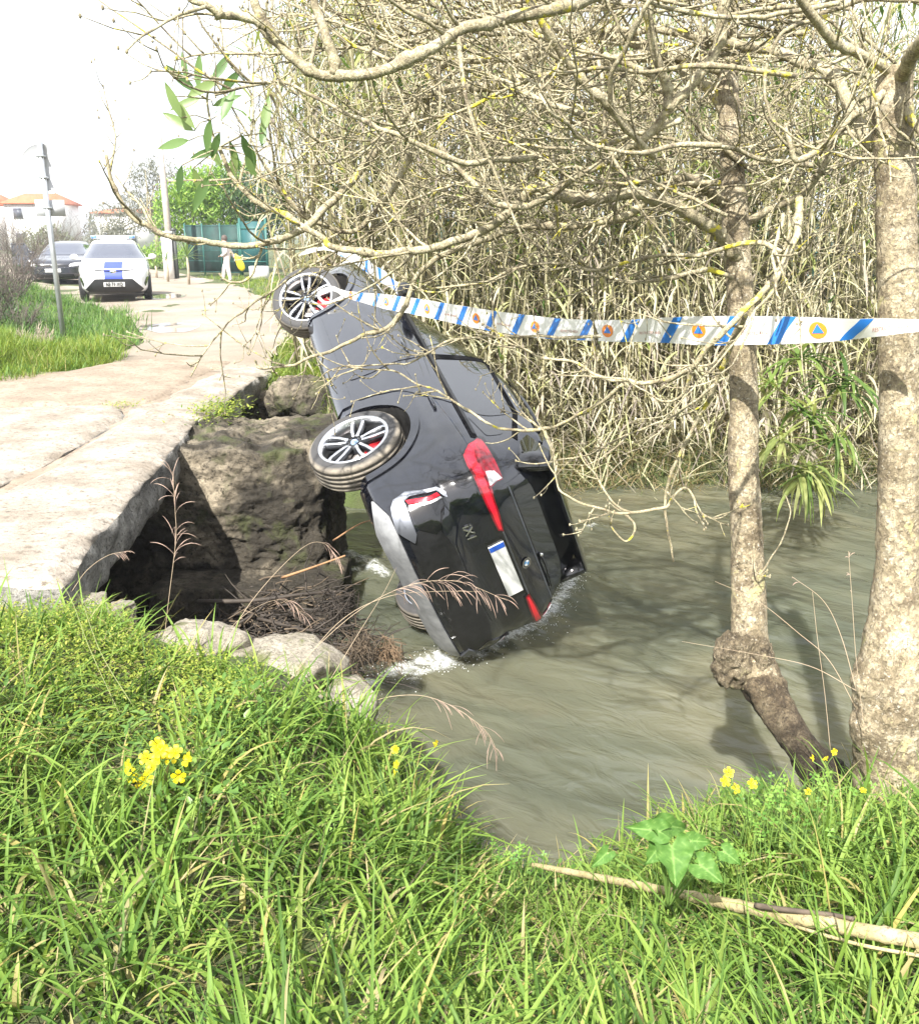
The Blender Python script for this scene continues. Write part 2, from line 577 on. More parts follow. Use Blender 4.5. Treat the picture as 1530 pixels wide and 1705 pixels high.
# ------------------------------------------------------------------ terrain
WZ = -1.55
def yn(x): return np.interp(x, [-14, -2.5, -1.2, 0, 1.5, 3, 8, 40], [4.5, 4.5, 4.6, 4.3, 4.5, 4.8, 5.5, 12])
def yf(x): return np.interp(x, [-14, -5.7, -4.9, -2.2, -1.3, -0.4, 0.3, 1.5, 3, 8, 40], [9.6, 10.0, 11.7, 11.5, 10.9, 10.6, 11.3, 11.9, 12.0, 12.2, 19])
def terrain(x, y):
    x = np.asarray(x, float); y = np.asarray(y, float)
    a, b = yn(x), yf(x)
    wob = 0.25 * (vnoise(np.stack([x, y, 0 * x], -1), 1.3, 3) - 0.5)
    d = a - y + wob
    h1 = np.interp(d, [-3, -0.6, 0, .35, .8, 1.3, 2.0, 3.2, 5], [-2.4, -2.0, -1.62, -1.2, -.88, -.66, -.42, -.12, 0])
    hC = np.interp(d, [-3, -0.6, 0, .35, .8, 1.3, 1.8, 2.3, 2.8, 4], [-2.4, -2.0, -1.66, -1.5, -1.25, -.96, -.66, -.38, -.17, 0])
    tc = np.exp(-((x - .45) / .62) ** 4)
    h1 = h1 * (1 - tc) + hC * tc
    h2 = np.interp(d, [-3, -0.6, 0, .10, .35, 1, 3], [-2.4, -2.1, -1.8, -.75, -.31, -.15, 0]) + np.where(d > .05, .15, 0) * np.clip((-1.25 - x) / .5, 0, 1)
    t = np.clip((x + 0.85) / 1.0, 0, 1)
    hn = h2 * (1 - t) + h1 * t
    d = y - b + wob
    g1 = np.interp(d, [-3, -.6, 0, .3, 1, 2.5, 6], [-2.4, -2.0, -1.62, -1.3, -.8, -.3, 0])
    g2 = np.interp(d, [-3, -.6, 0, .1, .4, 1], [-2.4, -2.1, -1.8, -.6, -.18, -.03])
    t = np.clip((x + 1.3) / 1.2, 0, 1)
    hf = g2 * (1 - t) + g1 * t
    h = np.where(y < (a + b) / 2, hn, hf)
    P = np.stack([x, y, 0 * x], -1)
    land = np.clip(h + 1.4, 0, 1)
    h = h + land * 0.07 * fbm(P, 1.1, 5, 3)
    # raised verge left of the road, gentle rise far off
    v = np.clip((-x - 5.6 - np.clip(y - 13, 0, 40) * 0.42) / 1.5, 0, 1) * np.clip((y - 11.6) / 1.5, 0, 1) * np.clip((60 - y) / 20, 0, 1)
    h = h + 0.22 * v
    # keep the ground below the deck
    br = (x < -2.0) & (x > -6.2) & (y > 4.1) & (y < 13.2)
    h = np.where(br, np.minimum(h, -0.12), h)
    return h
def TZ(x, y): return float(terrain(np.array([x]), np.array([y]))[0])

def spaced(lo, hi, flo, fhi, step, grow=1.18):
    c = list(np.arange(flo, fhi + 1e-6, step))
    s, x = step, flo
    L = []
    while x > lo:
        s *= grow; x -= s; L.append(max(x, lo))
    s, x = step, fhi
    R = []
    while x < hi:
        s *= grow; x += s; R.append(min(x, hi))
    return np.array(L[::-1] + c + R)

gx = spaced(-900, 900, -6.5, 6, 0.13)
gy = spaced(-60, 1500, -0.5, 15, 0.13)
X, Y = np.meshgrid(gx, gy)
Z = terrain(X.ravel(), Y.ravel())
nx, ny = len(gx), len(gy)
I = (np.arange(ny - 1)[:, None] * nx + np.arange(nx - 1)[None]).ravel()
grid_f = np.stack([I, I + 1, I + 1 + nx, I + nx], -1)
o = build('ground', np.stack([X.ravel(), Y.ravel(), Z], -1), grid_f, M_ground)
tag(o, kind='structure')

# ------------------------------------------------------------------ water
FOAM = [[(600, 1152), (650, 1126), (700, 1110), (745, 1098)], [(735, 1102), (790, 1086), (845, 1064), (895, 1036)], [(895, 1036), (930, 1004), (955, 965)],
        [(690, 1130), (740, 1110), (800, 1095)], [(575, 925), (610, 940), (640, 960)], [(975, 880), (990, 876)], [(560, 960), (600, 950)]]
FW = [0.10, 0.13, 0.09, 0.07, 0.10, 0.05, 0.06]
gx = spaced(-14, 40, -1.9, 4.5, 0.045, 1.15)
gy = spaced(3.2, 26, 4.0, 12.4, 0.055, 1.15)
X, Y = np.meshgrid(gx, gy)
nx, ny = len(gx), len(gy)
fa = np.zeros(X.size)
PX = np.stack([X.ravel(), Y.ravel()], -1)
for seg, w in zip(FOAM, FW):
    pts = np.array([onz(u, v, WZ)[:2] for u, v in seg])
    pts = spline(pts, 12)
    for p in pts:
        dd = np.hypot(PX[:, 0] - p[0], (PX[:, 1] - p[1]) * 0.8)
        fa = np.maximum(fa, np.exp(-(dd / (w * 1.6)) ** 2))
# water coordinates along and across the flow
fx = PX[:, 0] * FLOW.x + PX[:, 1] * FLOW.y
fy = -PX[:, 0] * FLOW.y + PX[:, 1] * FLOW.x
Pn = np.stack([fx / 2.4, fy, 0 * fx], -1)
Zw = WZ + 0.030 * fbm(Pn, 1.6, 11, 3) + 0.016 * fbm(Pn, 5.0, 12, 3) + fa * (0.04 + 0.07 * fbm(np.stack([PX[:, 0], PX[:, 1], 0 * fx], -1), 9, 14, 3))
I = (np.arange(ny - 1)[:, None] * nx + np.arange(nx - 1)[None]).ravel()
o = build('stream_water', np.stack([X.ravel(), Y.ravel(), Zw], -1), np.stack([I, I + 1, I + 1 + nx, I + nx], -1), M_water, attrs={'foam': fa * 0.54})
tag(o, kind='structure')
# splash drops thrown up where the current meets the car
mb = MB()
for seg, w, dens_ in zip(FOAM[:4], FW[:4], (2, 7, 7, 2)):
    pts = spline(np.array([onz(u, v, WZ) for u, v in seg]), 40)
    for p in pts:
        for _ in range(dens_):
            q = p + np.array([random.gauss(0, w * 0.9), random.gauss(0, w * 0.9), abs(random.gauss(0, 0.030)) + 0.01])
            mb.sphere(q, random.uniform(0.0015, 0.0042), 5, 4)
o = mb.obj('splash_drops', plain('foam_white', (0.8, 0.82, 0.82), 0.3))
tag(o, 'white spray thrown up along the bumper of the sunken car', 'spray', kind='stuff')

# ------------------------------------------------------------------ polygons to gridded plates
def poly_grid(poly, step):
    bm = bmesh.new()
    vs = [bm.verts.new((p[0], p[1], 0)) for p in poly]
    bm.faces.new(vs)
    P = np.array(poly)
    for ax in (0, 1):
        lo, hi = P[:, ax].min(), P[:, ax].max()
        k = math.ceil(lo / step + 0.01)
        while k * step < hi - step * 0.02:
            co = [0, 0, 0]; co[ax] = k * step
            no = [0, 0, 0]; no[ax] = 1
            bmesh.ops.bisect_plane(bm, geom=bm.verts[:] + bm.edges[:] + bm.faces[:], plane_co=co, plane_no=no, dist=1e-6)
            k += 1
    bmesh.ops.remove_doubles(bm, verts=bm.verts[:], dist=step * 0.03)
    bm.verts.index_update()
    V = np.array([v.co[:2] for v in bm.verts])
    F = [[v.index for v in f.verts] for f in bm.faces]
    nxt = {}
    a = 0
    for f in bm.faces:
        for l in f.loops:
            if len(l.edge.link_faces) == 1:
                nxt[l.vert.index] = l.link_loop_next.vert.index
    bm.free()
    s = next(iter(nxt)); loop = [s]
    while nxt.get(loop[-1], s) != s and len(loop) <= len(nxt):
        loop.append(nxt[loop[-1]])
    ar = sum(V[loop[i]][0] * V[loop[(i + 1) % len(loop)]][1] - V[loop[(i + 1) % len(loop)]][0] * V[loop[i]][1] for i in range(len(loop)))
    if ar < 0:   # make it counter-clockwise, normals up
        F = [f[::-1] for f in F]
        loop = loop[::-1]
    return V, F, loop

def slab(name, poly, thick, mats, parent, z0=0.0, step=0.055, seed=0, amp=0.02, under=0.03):
    poly = np.array([p[:2] for p in poly])
    V, F, loop = poly_grid(poly, step)
    n = len(V)
    P3 = np.column_stack([V, np.zeros(n)])
    lp = np.array(loop)
    pv = V[lp]
    z = z0 + amp * fbm(P3, 1.2, seed, 4) + amp * 0.5 * fbm(P3, 6, seed + 9, 3)
    # worn, ragged rim
    dist = np.full(n, 9.0)
    for i in range(0, len(pv)):
        dist = np.minimum(dist, np.hypot(V[:, 0] - pv[i, 0], V[:, 1] - pv[i, 1]))
    z -= 0.035 * np.exp(-(dist / 0.06) ** 2) * (0.5 + vnoise(P3, 5, seed + 3))
    top = np.column_stack([V, z])
    nrm = np.roll(pv, -4, 0) - np.roll(pv, 4, 0)
    nrm = np.stack([nrm[:, 1], -nrm[:, 0]], -1)
    nrm /= np.linalg.norm(nrm, axis=1)[:, None] + 1e-9
    push = 0.05 * fbm(np.column_stack([pv, 0 * pv[:, 0]]), 2.2, seed + 21, 3)
    top[lp, :2] += nrm * push[:, None] * 0.6
    rings = 7
    Vs, Fs, mi = [top], list(F), [0] * len(F)
    prev = lp.copy()
    cnt = n
    for k in range(1, rings + 1):
        t = k / rings
        zz = top[lp, 2] - thick * t * (0.9 + 0.35 * (vnoise(np.column_stack([pv, 0 * pv[:, 0]]), 2.2, seed + 31) - 0.5))
        Q = np.column_stack([pv, zz])
        off = push * 0.6 + 0.075 * fbm(Q, 4.5, seed + 41, 4) - under * t ** 2
        ring = np.column_stack([pv + nrm * off[:, None], zz])
        Vs.append(ring)
        cur = np.arange(len(lp)) + cnt
        cnt += len(lp)
        for i in range(len(lp)):
            j = (i + 1) % len(lp)
            Fs.append([prev[j], prev[i], cur[i], cur[j]])
            mi.append(1)
        prev = cur
    Fs.append(list(prev[::-1])); mi.append(1)
    return build(name, np.vstack(Vs), Fs, mats, parent, True, mi=mi)

def rock_mesh(name, c, planes, rough, mat, parent=None, sub=5, seed=0, scale=1.0, fr=2.5, loc=True):
    """convex boulder: planes [(nx,ny,nz,d)], roughened"""
    bm = bmesh.new()
    bmesh.ops.create_icosphere(bm, subdivisions=sub, radius=1)
    V = np.array([v.co[:] for v in bm.verts])
    F = np.array([[v.index for v in f.verts] for f in bm.faces])
    bm.free()
    r = np.full(len(V), 9.0)
    for a in planes:
        nn = np.array(a[:3], float); nn /= np.linalg.norm(nn)
        dp = V @ nn
        r = np.minimum(r, np.where(dp > 1e-3, a[3] / np.maximum(dp, 1e-3), 9.0))
    P = V * r[:, None] * scale
    nz = fbm(P + np.array(c), fr, seed, 6, 0.6) * rough - np.abs(fbm((P + np.array(c)) * np.array([1, 1, 2.2]), fr * 2.8, seed + 30, 3, .6)) * rough * .55 + np.abs(fbm(P + np.array(c), fr * 2.2, seed + 8, 4)) * -rough * 0.6
    P = P + V * nz[:, None]
    if loc and parent is None:
        o = build(name, P, F, mat, None, True)
        o.location = c
        return o
    return build(name, P + np.array(c), F, mat, parent, True)

def box_planes(dx0, dx1, dy0, dy1, dz0, dz1, extra=()):
    return [(1, 0, 0, dx1), (-1, 0, 0, dx0), (0, 1, 0, dy1), (0, -1, 0, dy0), (0, 0, 1, dz1), (0, 0, -1, dz0)] + list(extra)

def rand_planes(sx, sy, sz, n, seed):
    r = np.random.default_rng(seed)
    out = []
    for _ in range(n):
        v = r.normal(size=3); v /= np.linalg.norm(v)
        out.append((*v, math.sqrt((v[0] * sx) ** 2 + (v[1] * sy) ** 2 + (v[2] * sz) ** 2) * r.uniform(0.75, 1.0)))
    return out

# ------------------------------------------------------------------ stone bridge
bridge = empty('stone_bridge', (-3.8, 8.3, 0))
tag(bridge, 'old low bridge of pale limestone slabs on a rough stone pier', 'bridge')
def bpart(o):
    o.parent = bridge
    o.matrix_parent_inverse = Matrix.Translation((3.8, -8.3, 0))
    return o
pz = lambda *l: [onz(u, v) for u, v in l]
bpart(slab('slab', pz((103, 972), (150, 905), (235, 808), (285, 745), (330, 692), (216, 689), (80, 776), (-60, 838), (-160, 960), (-20, 968)), 0.34, [M_slab, M_edge], None, 0.0, seed=1))
bpart(slab('slab', pz((-300, 843), (-62, 833), (76, 770), (206, 693), (198, 672), (0, 677), (-300, 690)), 0.25, [M_slab, M_edge], None, 0.005, seed=2))
bpart(slab('slab', pz((336, 690), (385, 655), (420, 632), (452, 612), (396, 601), (329, 628), (277, 660), (216, 674), (214, 688)), 0.33, [M_slab, M_edge], None, -0.01, seed=3))
bpart(slab('slab', pz((-300, 686), (0, 673), (198, 669), (212, 671), (274, 657), (326, 625), (393, 599), (300, 592), (180, 600), (0, 642), (-220, 668)), 0.3, [M_slab_brown, M_edge], None, -0.005, seed=4))
# earth packed in the joints
bpart(slab('joint_fill', [(-6.2, 4.5), (-2.3, 4.5), (-2.75, 8.9), (-2.75, 12.3), (-6.2, 12.3)], 0.12, [M_slab_brown, M_edge], None, -0.04, step=0.2, seed=5, under=0.0))
# pier under the middle, standing out upstream of the deck
bpart(rock_mesh('pier', (-2.15, 8.55, -0.95), box_planes(1.9, 0.96, 0.80, 0.90, 1.2, 0.88, [(0.4, -1, 0.10, 1.02), (1, -.3, .75, 1.25), (0, -1, 1, 1.18), (-.6, -1, .15, 1.78)]), 0.15, M_pier, sub=7, seed=6, fr=1.9))
bpart(rock_mesh('pier_block', (-1.75, 7.75, -1.45), box_planes(0.9, 0.75, 0.5, 0.35, 0.5, 0.28, [(1, -1, .3, .8)]), 0.07, M_pier, sub=6, seed=8, fr=2.2))
bpart(rock_mesh('pier', (-4.6, 8.3, -0.95), box_planes(1.4, 1.2, 0.7, 0.7, 1.0, 0.62), 0.08, M_pier, sub=5, seed=9))
bpart(rock_mesh('abutment', (-3.2, 12.15, -0.95), box_planes(2.2, 1.15, 0.55, 0.6, 1.0, 0.76, [(1, -1, 0.3, 1.1)]), 0.10, M_pier, sub=6, seed=10))
bpart(rock_mesh('abutment', (-4.0, 4.35, -0.95), box_planes(2.6, 1.75, 0.45, 0.35, 1.0, 0.66), 0.08, M_pier, sub=6, seed=12))
# stones of the near bank
ROCKS = [((140, 1003), 4.6, (.16, .13, .06), 'flat brown stone tucked below the corner of the deck slab'),
         ((203, 1012), 4.5, (.09, .09, .07), 'small rounded grey stone right of the deck corner'),
         ((335, 1060), 4.35, (.30, .20, .12), 'pale sunlit stone in the grass above the debris'),
         ((468, 1105), 4.25, (.36, .24, .13), 'broad pale ledge stone at the top of the bank'),
         ((570, 1168), 4.12, (.22, .28, .13), 'white stone sloping down to the stream at the grass edge'),
         ((495, 655), 11.6, (.50, .35, .38), 'dark weathered boulder under the grass beside the front wheel')]
for k, ((u, v), d, s, lab) in enumerate(ROCKS):
    pr_ = at(u, v, d) - np.array([0, 0, s[2] * 0.35])
    if k < 5: pr_[2] = max(pr_[2], TZ(pr_[0], pr_[1]) + .015)
    o = rock_mesh('bank_stone', pr_, rand_planes(*s, 26, 40 + k) + box_planes(s[0], s[0], s[1], s[1], s[2], s[2]), 0.030 if k < 5 else .09, M_rock if k < 5 else M_pier, sub=5, seed=20 + k, fr=6)
    tag(o, lab, 'stone', 'stones along the near bank')

# ------------------------------------------------------------------ dirt road with puddles
ry = np.array([12.2, 13, 16, 21, 26, 33, 45, 70, 110, 180])
rl = np.array([-5.3, -4.95, -5.4, -7.4, -10.9, -15.5, -22.5, -39, -66, -115])
rr = np.array([-2.6, -2.65, -2.95, -4.1, -5.3, -7.8, -13.6, -30, -56, -104])
yy = np.concatenate([np.arange(12.2, 40, 0.25), np.arange(40, 180, 3)])
L, R_ = np.interp(yy, ry, rl), np.interp(yy, ry, rr)
t = np.linspace(0, 1, 25)
jit = lambda s: 0.35 * fbm(np.stack([yy, yy * 0, yy * 0], -1), 0.9, s, 4)
L, R_ = L + jit(50), R_ + jit(51)
V = np.stack([L[:, None] + (R_ - L)[:, None] * t, np.broadcast_to(yy[:, None], (len(yy), 25)), np.zeros((len(yy), 25))], -1).reshape(-1, 3)
V[:, 2] = np.maximum(terrain(V[:, 0], V[:, 1]), -0.06) + 0.025
I = (np.arange(len(yy) - 1)[:, None] * 25 + np.arange(24)[None]).ravel()
o = build('dirt_road', V, np.stack([I, I + 1, I + 26, I + 25], -1), M_road)
tag(o, kind='structure')
M_pud = plain('puddle_water', (0.20, 0.17, 0.13), 0.05)
for (u, v), rx, ry_ in (((292, 545), 0.42, 0.75), ((275, 494), 0.6, 1.3), ((330, 600), .3, .25)):
    c = onz(u, v)
    a = np.arange(28) * 2 * math.pi / 28
    rr_ = 1 + 0.35 * fbm(np.stack([np.cos(a), np.sin(a), 0 * a + u], -1), 1.5, 3, 3)
    V = np.stack([c[0] + rx * rr_ * np.cos(a), c[1] + ry_ * rr_ * np.sin(a), 0 * a], -1)
    V[:, 2] = np.maximum(terrain(V[:, 0], V[:, 1]), -0.06) + 0.030
    if v < 590:
        tag(build('puddle', V, [list(range(28))], M_pud, smooth=False), kind='structure')
# ------------------------------------------------------------------ thin bright air
m_hz = bpy.data.materials.new('haze'); m_hz.use_nodes = True
_nt = m_hz.node_tree; _nt.nodes.clear()
_o = _nt.nodes.new('ShaderNodeOutputMaterial'); _v = _nt.nodes.new('ShaderNodeVolumePrincipled')
_v.inputs['Color'].default_value = (.92, .95, 1, 1); _v.inputs['Density'].default_value = .0011; _v.inputs['Anisotropy'].default_value = .3
_nt.links.new(_v.outputs[0], _o.inputs['Volume'])
hz = MB().box((0, 720, 4.5), (1810, 1570, 17)).obj('haze', m_hz, None, False)
tag(hz, 'pale haze in the air over the stream and fields', 'haze', kind='stuff')
# ------------------------------------------------------------------ vehicle surfaces
def pchip(xk,yk):
    xk=np.array(xk,float);yk=np.array(yk,float);h=np.diff(xk);d=np.diff(yk)/h;m=np.zeros(len(xk))
    for i in range(1,len(xk)-1):
        if d[i-1]*d[i]>0:
            w1=2*h[i]+h[i-1];w2=h[i]+2*h[i-1];m[i]=(w1+w2)/(w1/d[i-1]+w2/d[i])
    m[0]=d[0];m[-1]=d[-1]
    def f(x):
        x=np.clip(np.asarray(x,float),xk[0],xk[-1]);i=np.clip(np.searchsorted(xk,x)-1,0,len(h)-1)
        t=(x-xk[i])/h[i];a=yk[i];b=yk[i+1]
        return (2*t**3-3*t**2+1)*a+(t**3-2*t**2+t)*h[i]*m[i]+(3*t**2-2*t**3)*b+(t**3-t**2)*h[i]*m[i+1]
    return f
class Surf:
    """car body as a stack of rounded plan outlines; q = arc length from the rear centre (left side +)"""
    def __init__(s,w,xr,xf,n):
        s.w=pchip(*zip(*w));s.xr=pchip(*zip(*xr));s.xf=pchip(*zip(*xf));s.n=pchip(*zip(*n));s.cache={}
    def loop(s,z):
        k=round(float(z),4)
        if k not in s.cache:
            a=(s.xf(z)-s.xr(z))/2;xc=(s.xf(z)+s.xr(z))/2;b=float(s.w(z));n=float(s.n(z))
            # half outline, rear centre -> left -> front centre
            th=np.concatenate([np.linspace(0,1,400)**3*np.pi/4,np.pi/4+ (1-np.linspace(1,0,400)**3)[1:]*np.pi/4])
            th=np.concatenate([th,np.pi-th[::-1][1:]])
            c=np.cos(th);sn=np.sin(th)
            x=xc-a*np.sign(c)*np.abs(c)**(2/n);y=b*np.abs(sn)**(2/n)
            L=np.concatenate([[0],np.cumsum(np.hypot(np.diff(x),np.diff(y)))])
            s.cache[k]=(x,y,L)
        return s.cache[k]
    def P(s,q,z):
        x,y,L=s.loop(z);a=abs(q)
        return np.array([np.interp(a,L,x),np.interp(a,L,y)*(1 if q>=0 else -1),z])
    def N(s,q,z):
        e=.004
        du=s.P(q+e,z)-s.P(q-e,z);dz=s.P(q,z+e)-s.P(q,z-e)
        n=np.cross(dz,du);n/=np.linalg.norm(n)+1e-9
        return n
    def qx(s,x,z):   # left side q at this x
        X,Y,L=s.loop(z);i=len(X)
        return float(np.interp(x,X,L)) 
    def qy(s,y,z):
        X,Y,L=s.loop(z);h=len(X)//2
        return float(np.interp(abs(y),Y[:h],L[:h]))*(1 if y>=0 else -1)
SUV=dict(
w=[(.20,.78),(.24,.84),(.30,.895),(.45,.905),(.60,.905),(.72,.918),(.82,.922),(.92,.905),(1.02,.885),(1.06,.87),(1.20,.80),(1.40,.69),(1.50,.635),(1.56,.59),(1.60,.48),(1.64,.2)],
xr=[(.20,-.70),(.24,-.80),(.35,-.93),(.50,-.965),(.62,-.965),(.70,-.93),(.75,-.905),(.9,-.915),(1.02,-.905),(1.10,-.87),(1.30,-.74),(1.45,-.64),(1.52,-.60),(1.58,-.50),(1.64,-.1)],
xf=[(.20,3.2),(.24,3.36),(.40,3.52),(.60,3.54),(.75,3.52),(.85,3.44),(.92,3.2),(.97,2.85),(1.01,2.5),(1.06,2.15),(1.10,2.02),(1.30,1.55),(1.45,1.15),(1.52,.9),(1.58,.6),(1.64,.3)],
n=[(.2,6.5),(1.0,6.5),(1.2,6),(1.64,3.5)])
def text_mesh(txt, size, extrude=0.0, bold=0.0):
    cu = bpy.data.curves.new('lettering', 'FONT')
    cu.body = txt
    cu.size = size
    cu.align_x = 'CENTER'
    cu.align_y = 'CENTER'
    cu.extrude = extrude
    cu.offset = bold
    cu.resolution_u = 3
    ob = bpy.data.objects.new('lettering', cu)
    COL.objects.link(ob)
    dg = bpy.context.evaluated_depsgraph_get()
    me = ob.evaluated_get(dg).to_mesh()
    V = np.array([v.co[:] for v in me.vertices])
    F = [list(p.vertices) for p in me.polygons]
    ob.evaluated_get(dg).to_mesh_clear()
    bpy.data.objects.remove(ob)
    bpy.data.curves.remove(cu)
    return V, F

def body_mesh(S, zs, nper, name, mat, parent, cutters=None, cutmat=None):
    V, F = [], []
    fr = np.linspace(-1, 1, nper, endpoint=False)
    for z in zs:
        X, Y, L = S.loop(z)
        q = np.abs(fr) * L[-1]
        V.append(np.stack([np.interp(q, L, X), np.interp(q, L, Y) * np.where(fr >= 0, 1, -1), np.full(nper, z)], -1))
    n = len(zs)
    for i in range(n - 1):
        for j in range(nper):
            j2 = (j + 1) % nper
            F.append([i * nper + j, (i + 1) * nper + j, (i + 1) * nper + j2, i * nper + j2])
    F.append(list(range(nper)))
    F.append([(n - 1) * nper + j for j in range(nper)][::-1])
    o = build(name, np.vstack(V), F, [mat, cutmat] if cutmat else mat, parent)
    if cutters:
        mb = MB()
        for (x, z, r, y0) in cutters:
            for s in (1, -1):
                mb.lathe([(0.0001, s * y0), (r, s * y0), (r, s * 1.3), (0.0001, s * 1.3)], sides=40, c=(x, 0, z))
        c = mb.obj('cutter', [cutmat], parent, smooth=False)
        bpy.context.view_layer.update()
        bm = bmesh.new(); bm.from_mesh(c.data)
        bmesh.ops.remove_doubles(bm, verts=bm.verts[:], dist=0.001)
        bmesh.ops.recalc_face_normals(bm, faces=bm.faces[:]); bm.to_mesh(c.data); bm.free()
        bm = bmesh.new(); bm.from_mesh(o.data)
        bmesh.ops.recalc_face_normals(bm, faces=bm.faces[:]); bm.to_mesh(o.data); bm.free()
        md = o.modifiers.new('wells', 'BOOLEAN')
        md.operation = 'DIFFERENCE'; md.object = c; md.solver = 'EXACT'
        try: md.material_mode = 'TRANSFER'
        except Exception: pass
        dg = bpy.context.evaluated_depsgraph_get()
        me = bpy.data.meshes.new_from_object(o.evaluated_get(dg))
        o.modifiers.clear()
        o.data = me
        me.name = name
        me.polygons.foreach_set('use_smooth', np.ones(len(me.polygons), bool))
        try: me.set_sharp_from_angle(angle=math.radians(40))
        except Exception: pass
        bpy.data.objects.remove(c)
    return o

def patch(name, poly, fn, mat, parent, off=0.004, thick=0.012, step=0.05, smooth=True):
    """a panel that follows the body: fn(a, b) -> (point, normal)"""
    V2, F, loop = poly_grid(poly, step)
    P = np.empty((len(V2), 3)); N = np.empty((len(V2), 3))
    for i, (a, b) in enumerate(V2):
        P[i], N[i] = fn(a, b)
    n = len(P)
    lp = np.array(loop)
    top = P + N * off
    rim = P[lp] + N[lp] * (off - thick)
    c = P[F[0][0]]
    a_, b_, c_ = (top[F[0][k]] for k in (0, 1, 2))
    flip = np.dot(np.cross(b_ - a_, c_ - a_), N[F[0][0]]) < 0
    Fs = [f[::-1] if flip else f for f in F]
    for i in range(len(lp)):
        j = (i + 1) % len(lp)
        q = [n + i, n + j, lp[j], lp[i]]
        Fs.append(q[::-1] if flip else q)
    o = build(name, np.vstack([top, rim]), Fs, mat, parent, smooth)
    if smooth:
        try: o.data.set_sharp_from_angle(angle=math.radians(35))
        except Exception: pass
    return o

def rounded(poly, r, n=4):
    P = [np.array(p, float) for p in poly]
    out = []
    for i in range(len(P)):
        a, b, c = P[i - 1], P[i], P[(i + 1) % len(P)]
        d1 = (a - b); l1 = np.linalg.norm(d1); d2 = (c - b); l2 = np.linalg.norm(d2)
        rr_ = min(r, l1 * 0.45, l2 * 0.45)
        p1, p2 = b + d1 / l1 * rr_, b + d2 / l2 * rr_
        for t in np.linspace(0, 1, n):
            out.append((1 - t) ** 2 * p1 + 2 * t * (1 - t) * b + t ** 2 * p2)
    return out

def mirror(poly):
    return [(-p[0], p[1]) for p in poly][::-1]

def wheel(name, parent, pos, side=1, steer=0.0, R=0.345, W=0.225, rim_r=0.252, mats=None, sides=44, detail=True, camber=0.0):
    """side +1 left, -1 right; local +Y is outward"""
    w = empty(name, pos, parent)
    w.rotation_euler = (camber, 0, steer + (0 if side > 0 else math.pi))
    ty, rm, dk, ds, cal = mats
    h = W / 2
    prof = [(rim_r, -h * .95), (rim_r + .02, -h), (R - .04, -h * 1.04), (R - .012, -h * .86)]
    if detail:
        for g in (-.55, -.18, .18, .55):
            prof += [(R, h * (g - .07)), (R - .012, h * (g - .06)), (R - .012, h * (g + .06)), (R, h * (g + .07))]
    else:
        prof += [(R, -h * .6), (R, h * .6)]
    prof += [(R - .012, h * .86), (R - .04, h * 1.04), (rim_r + .02, h), (rim_r, h * .95)]
    MB().lathe(prof, sides=sides).obj('tyre', ty, w)
    b = MB()
    b.lathe([(rim_r + .012, h * .97), (rim_r + .010, h * 1.02), (rim_r - .006, h * 1.02), (rim_r - .012, h * .93), (rim_r - .03, h * .4), (rim_r - .03, -h * .95), (rim_r + .002, -h * .97)], sides=sides, m=0)
    yo = h * 0.78
    for k in range(5):
        a0 = 2 * math.pi * k / 5 + math.pi / 2
        for s in (-1, 1):
            # each arm of the split spoke: thin outer face in silver on a dark web
            r0, r1 = .058, rim_r - .012
            o0, o1, o2 = s * .015, s * .040, s * .036
            for (wd, y1, y2, m) in ((.0125, yo - .006, yo + .004, 0), (.0155, yo - .055, yo - .0065, 1)):
                P = []
                for rr_, oo, dy in ((r0, o0, .0), (r0 + .42 * (r1 - r0), o1 * .82, .004), (r0 + .80 * (r1 - r0), o1, .006), (r1, o2, .004)):
                    for (du, yy_) in ((-wd, y1), (wd, y1), (wd * .85, y2), (-wd * .85, y2)):
                        u_, v_ = rr_, oo + du
                        P.append([u_ * math.cos(a0) - v_ * math.sin(a0), yy_ + dy, u_ * math.sin(a0) + v_ * math.cos(a0)])
                F = []
                for i in range(3):
                    for j in range(4):
                        F.append([i * 4 + j, i * 4 + (j + 1) % 4, i * 4 + 4 + (j + 1) % 4, i * 4 + 4 + j])
                F += [[0, 3, 2, 1], [12, 13, 14, 15]]
                b.add(P, F, m=m)
    b.lathe([(.001, yo - .01), (.060, yo - .01), (.066, yo - .03), (.07, yo - .07)], sides=20, m=1)
    for k in range(5):
        a0 = 2 * math.pi * (k + .5) / 5 + math.pi / 2
        b.lathe([(.001, yo - .004), (.011, yo - .004), (.011, yo - .02)], sides=8, c=(.045 * math.cos(a0), 0, .045 * math.sin(a0)), m=1)
    b.obj('rim', [rm, dk], w, smooth=False)
    MB().lathe([(.001, yo + .003), (.024, yo + .003), (.029, yo - .012)], sides=18).obj('hub_cap', MATS['hub_blue'], w)
    MB().lathe([(.001, .015), (.165, .015), (.165, -.01), (.001, -.01)], sides=28).obj('brake_disc', ds, w)
    a = math.radians(125)
    MB().box((.15 * math.cos(a), .005, .15 * math.sin(a)), (.10, .07, .14), rot=[[math.cos(a), 0, -math.sin(a)], [0, 1, 0], [math.sin(a), 0, math.cos(a)]]).obj('brake_caliper', cal, w, smooth=False)
    # dark back plate of the hub
    MB().lathe([(.001, -.03), (rim_r - .035, -.03), (rim_r - .035, -.05), (.001, -.05)], sides=28).obj('back_plate', MATS['rubber'], w)
    return w

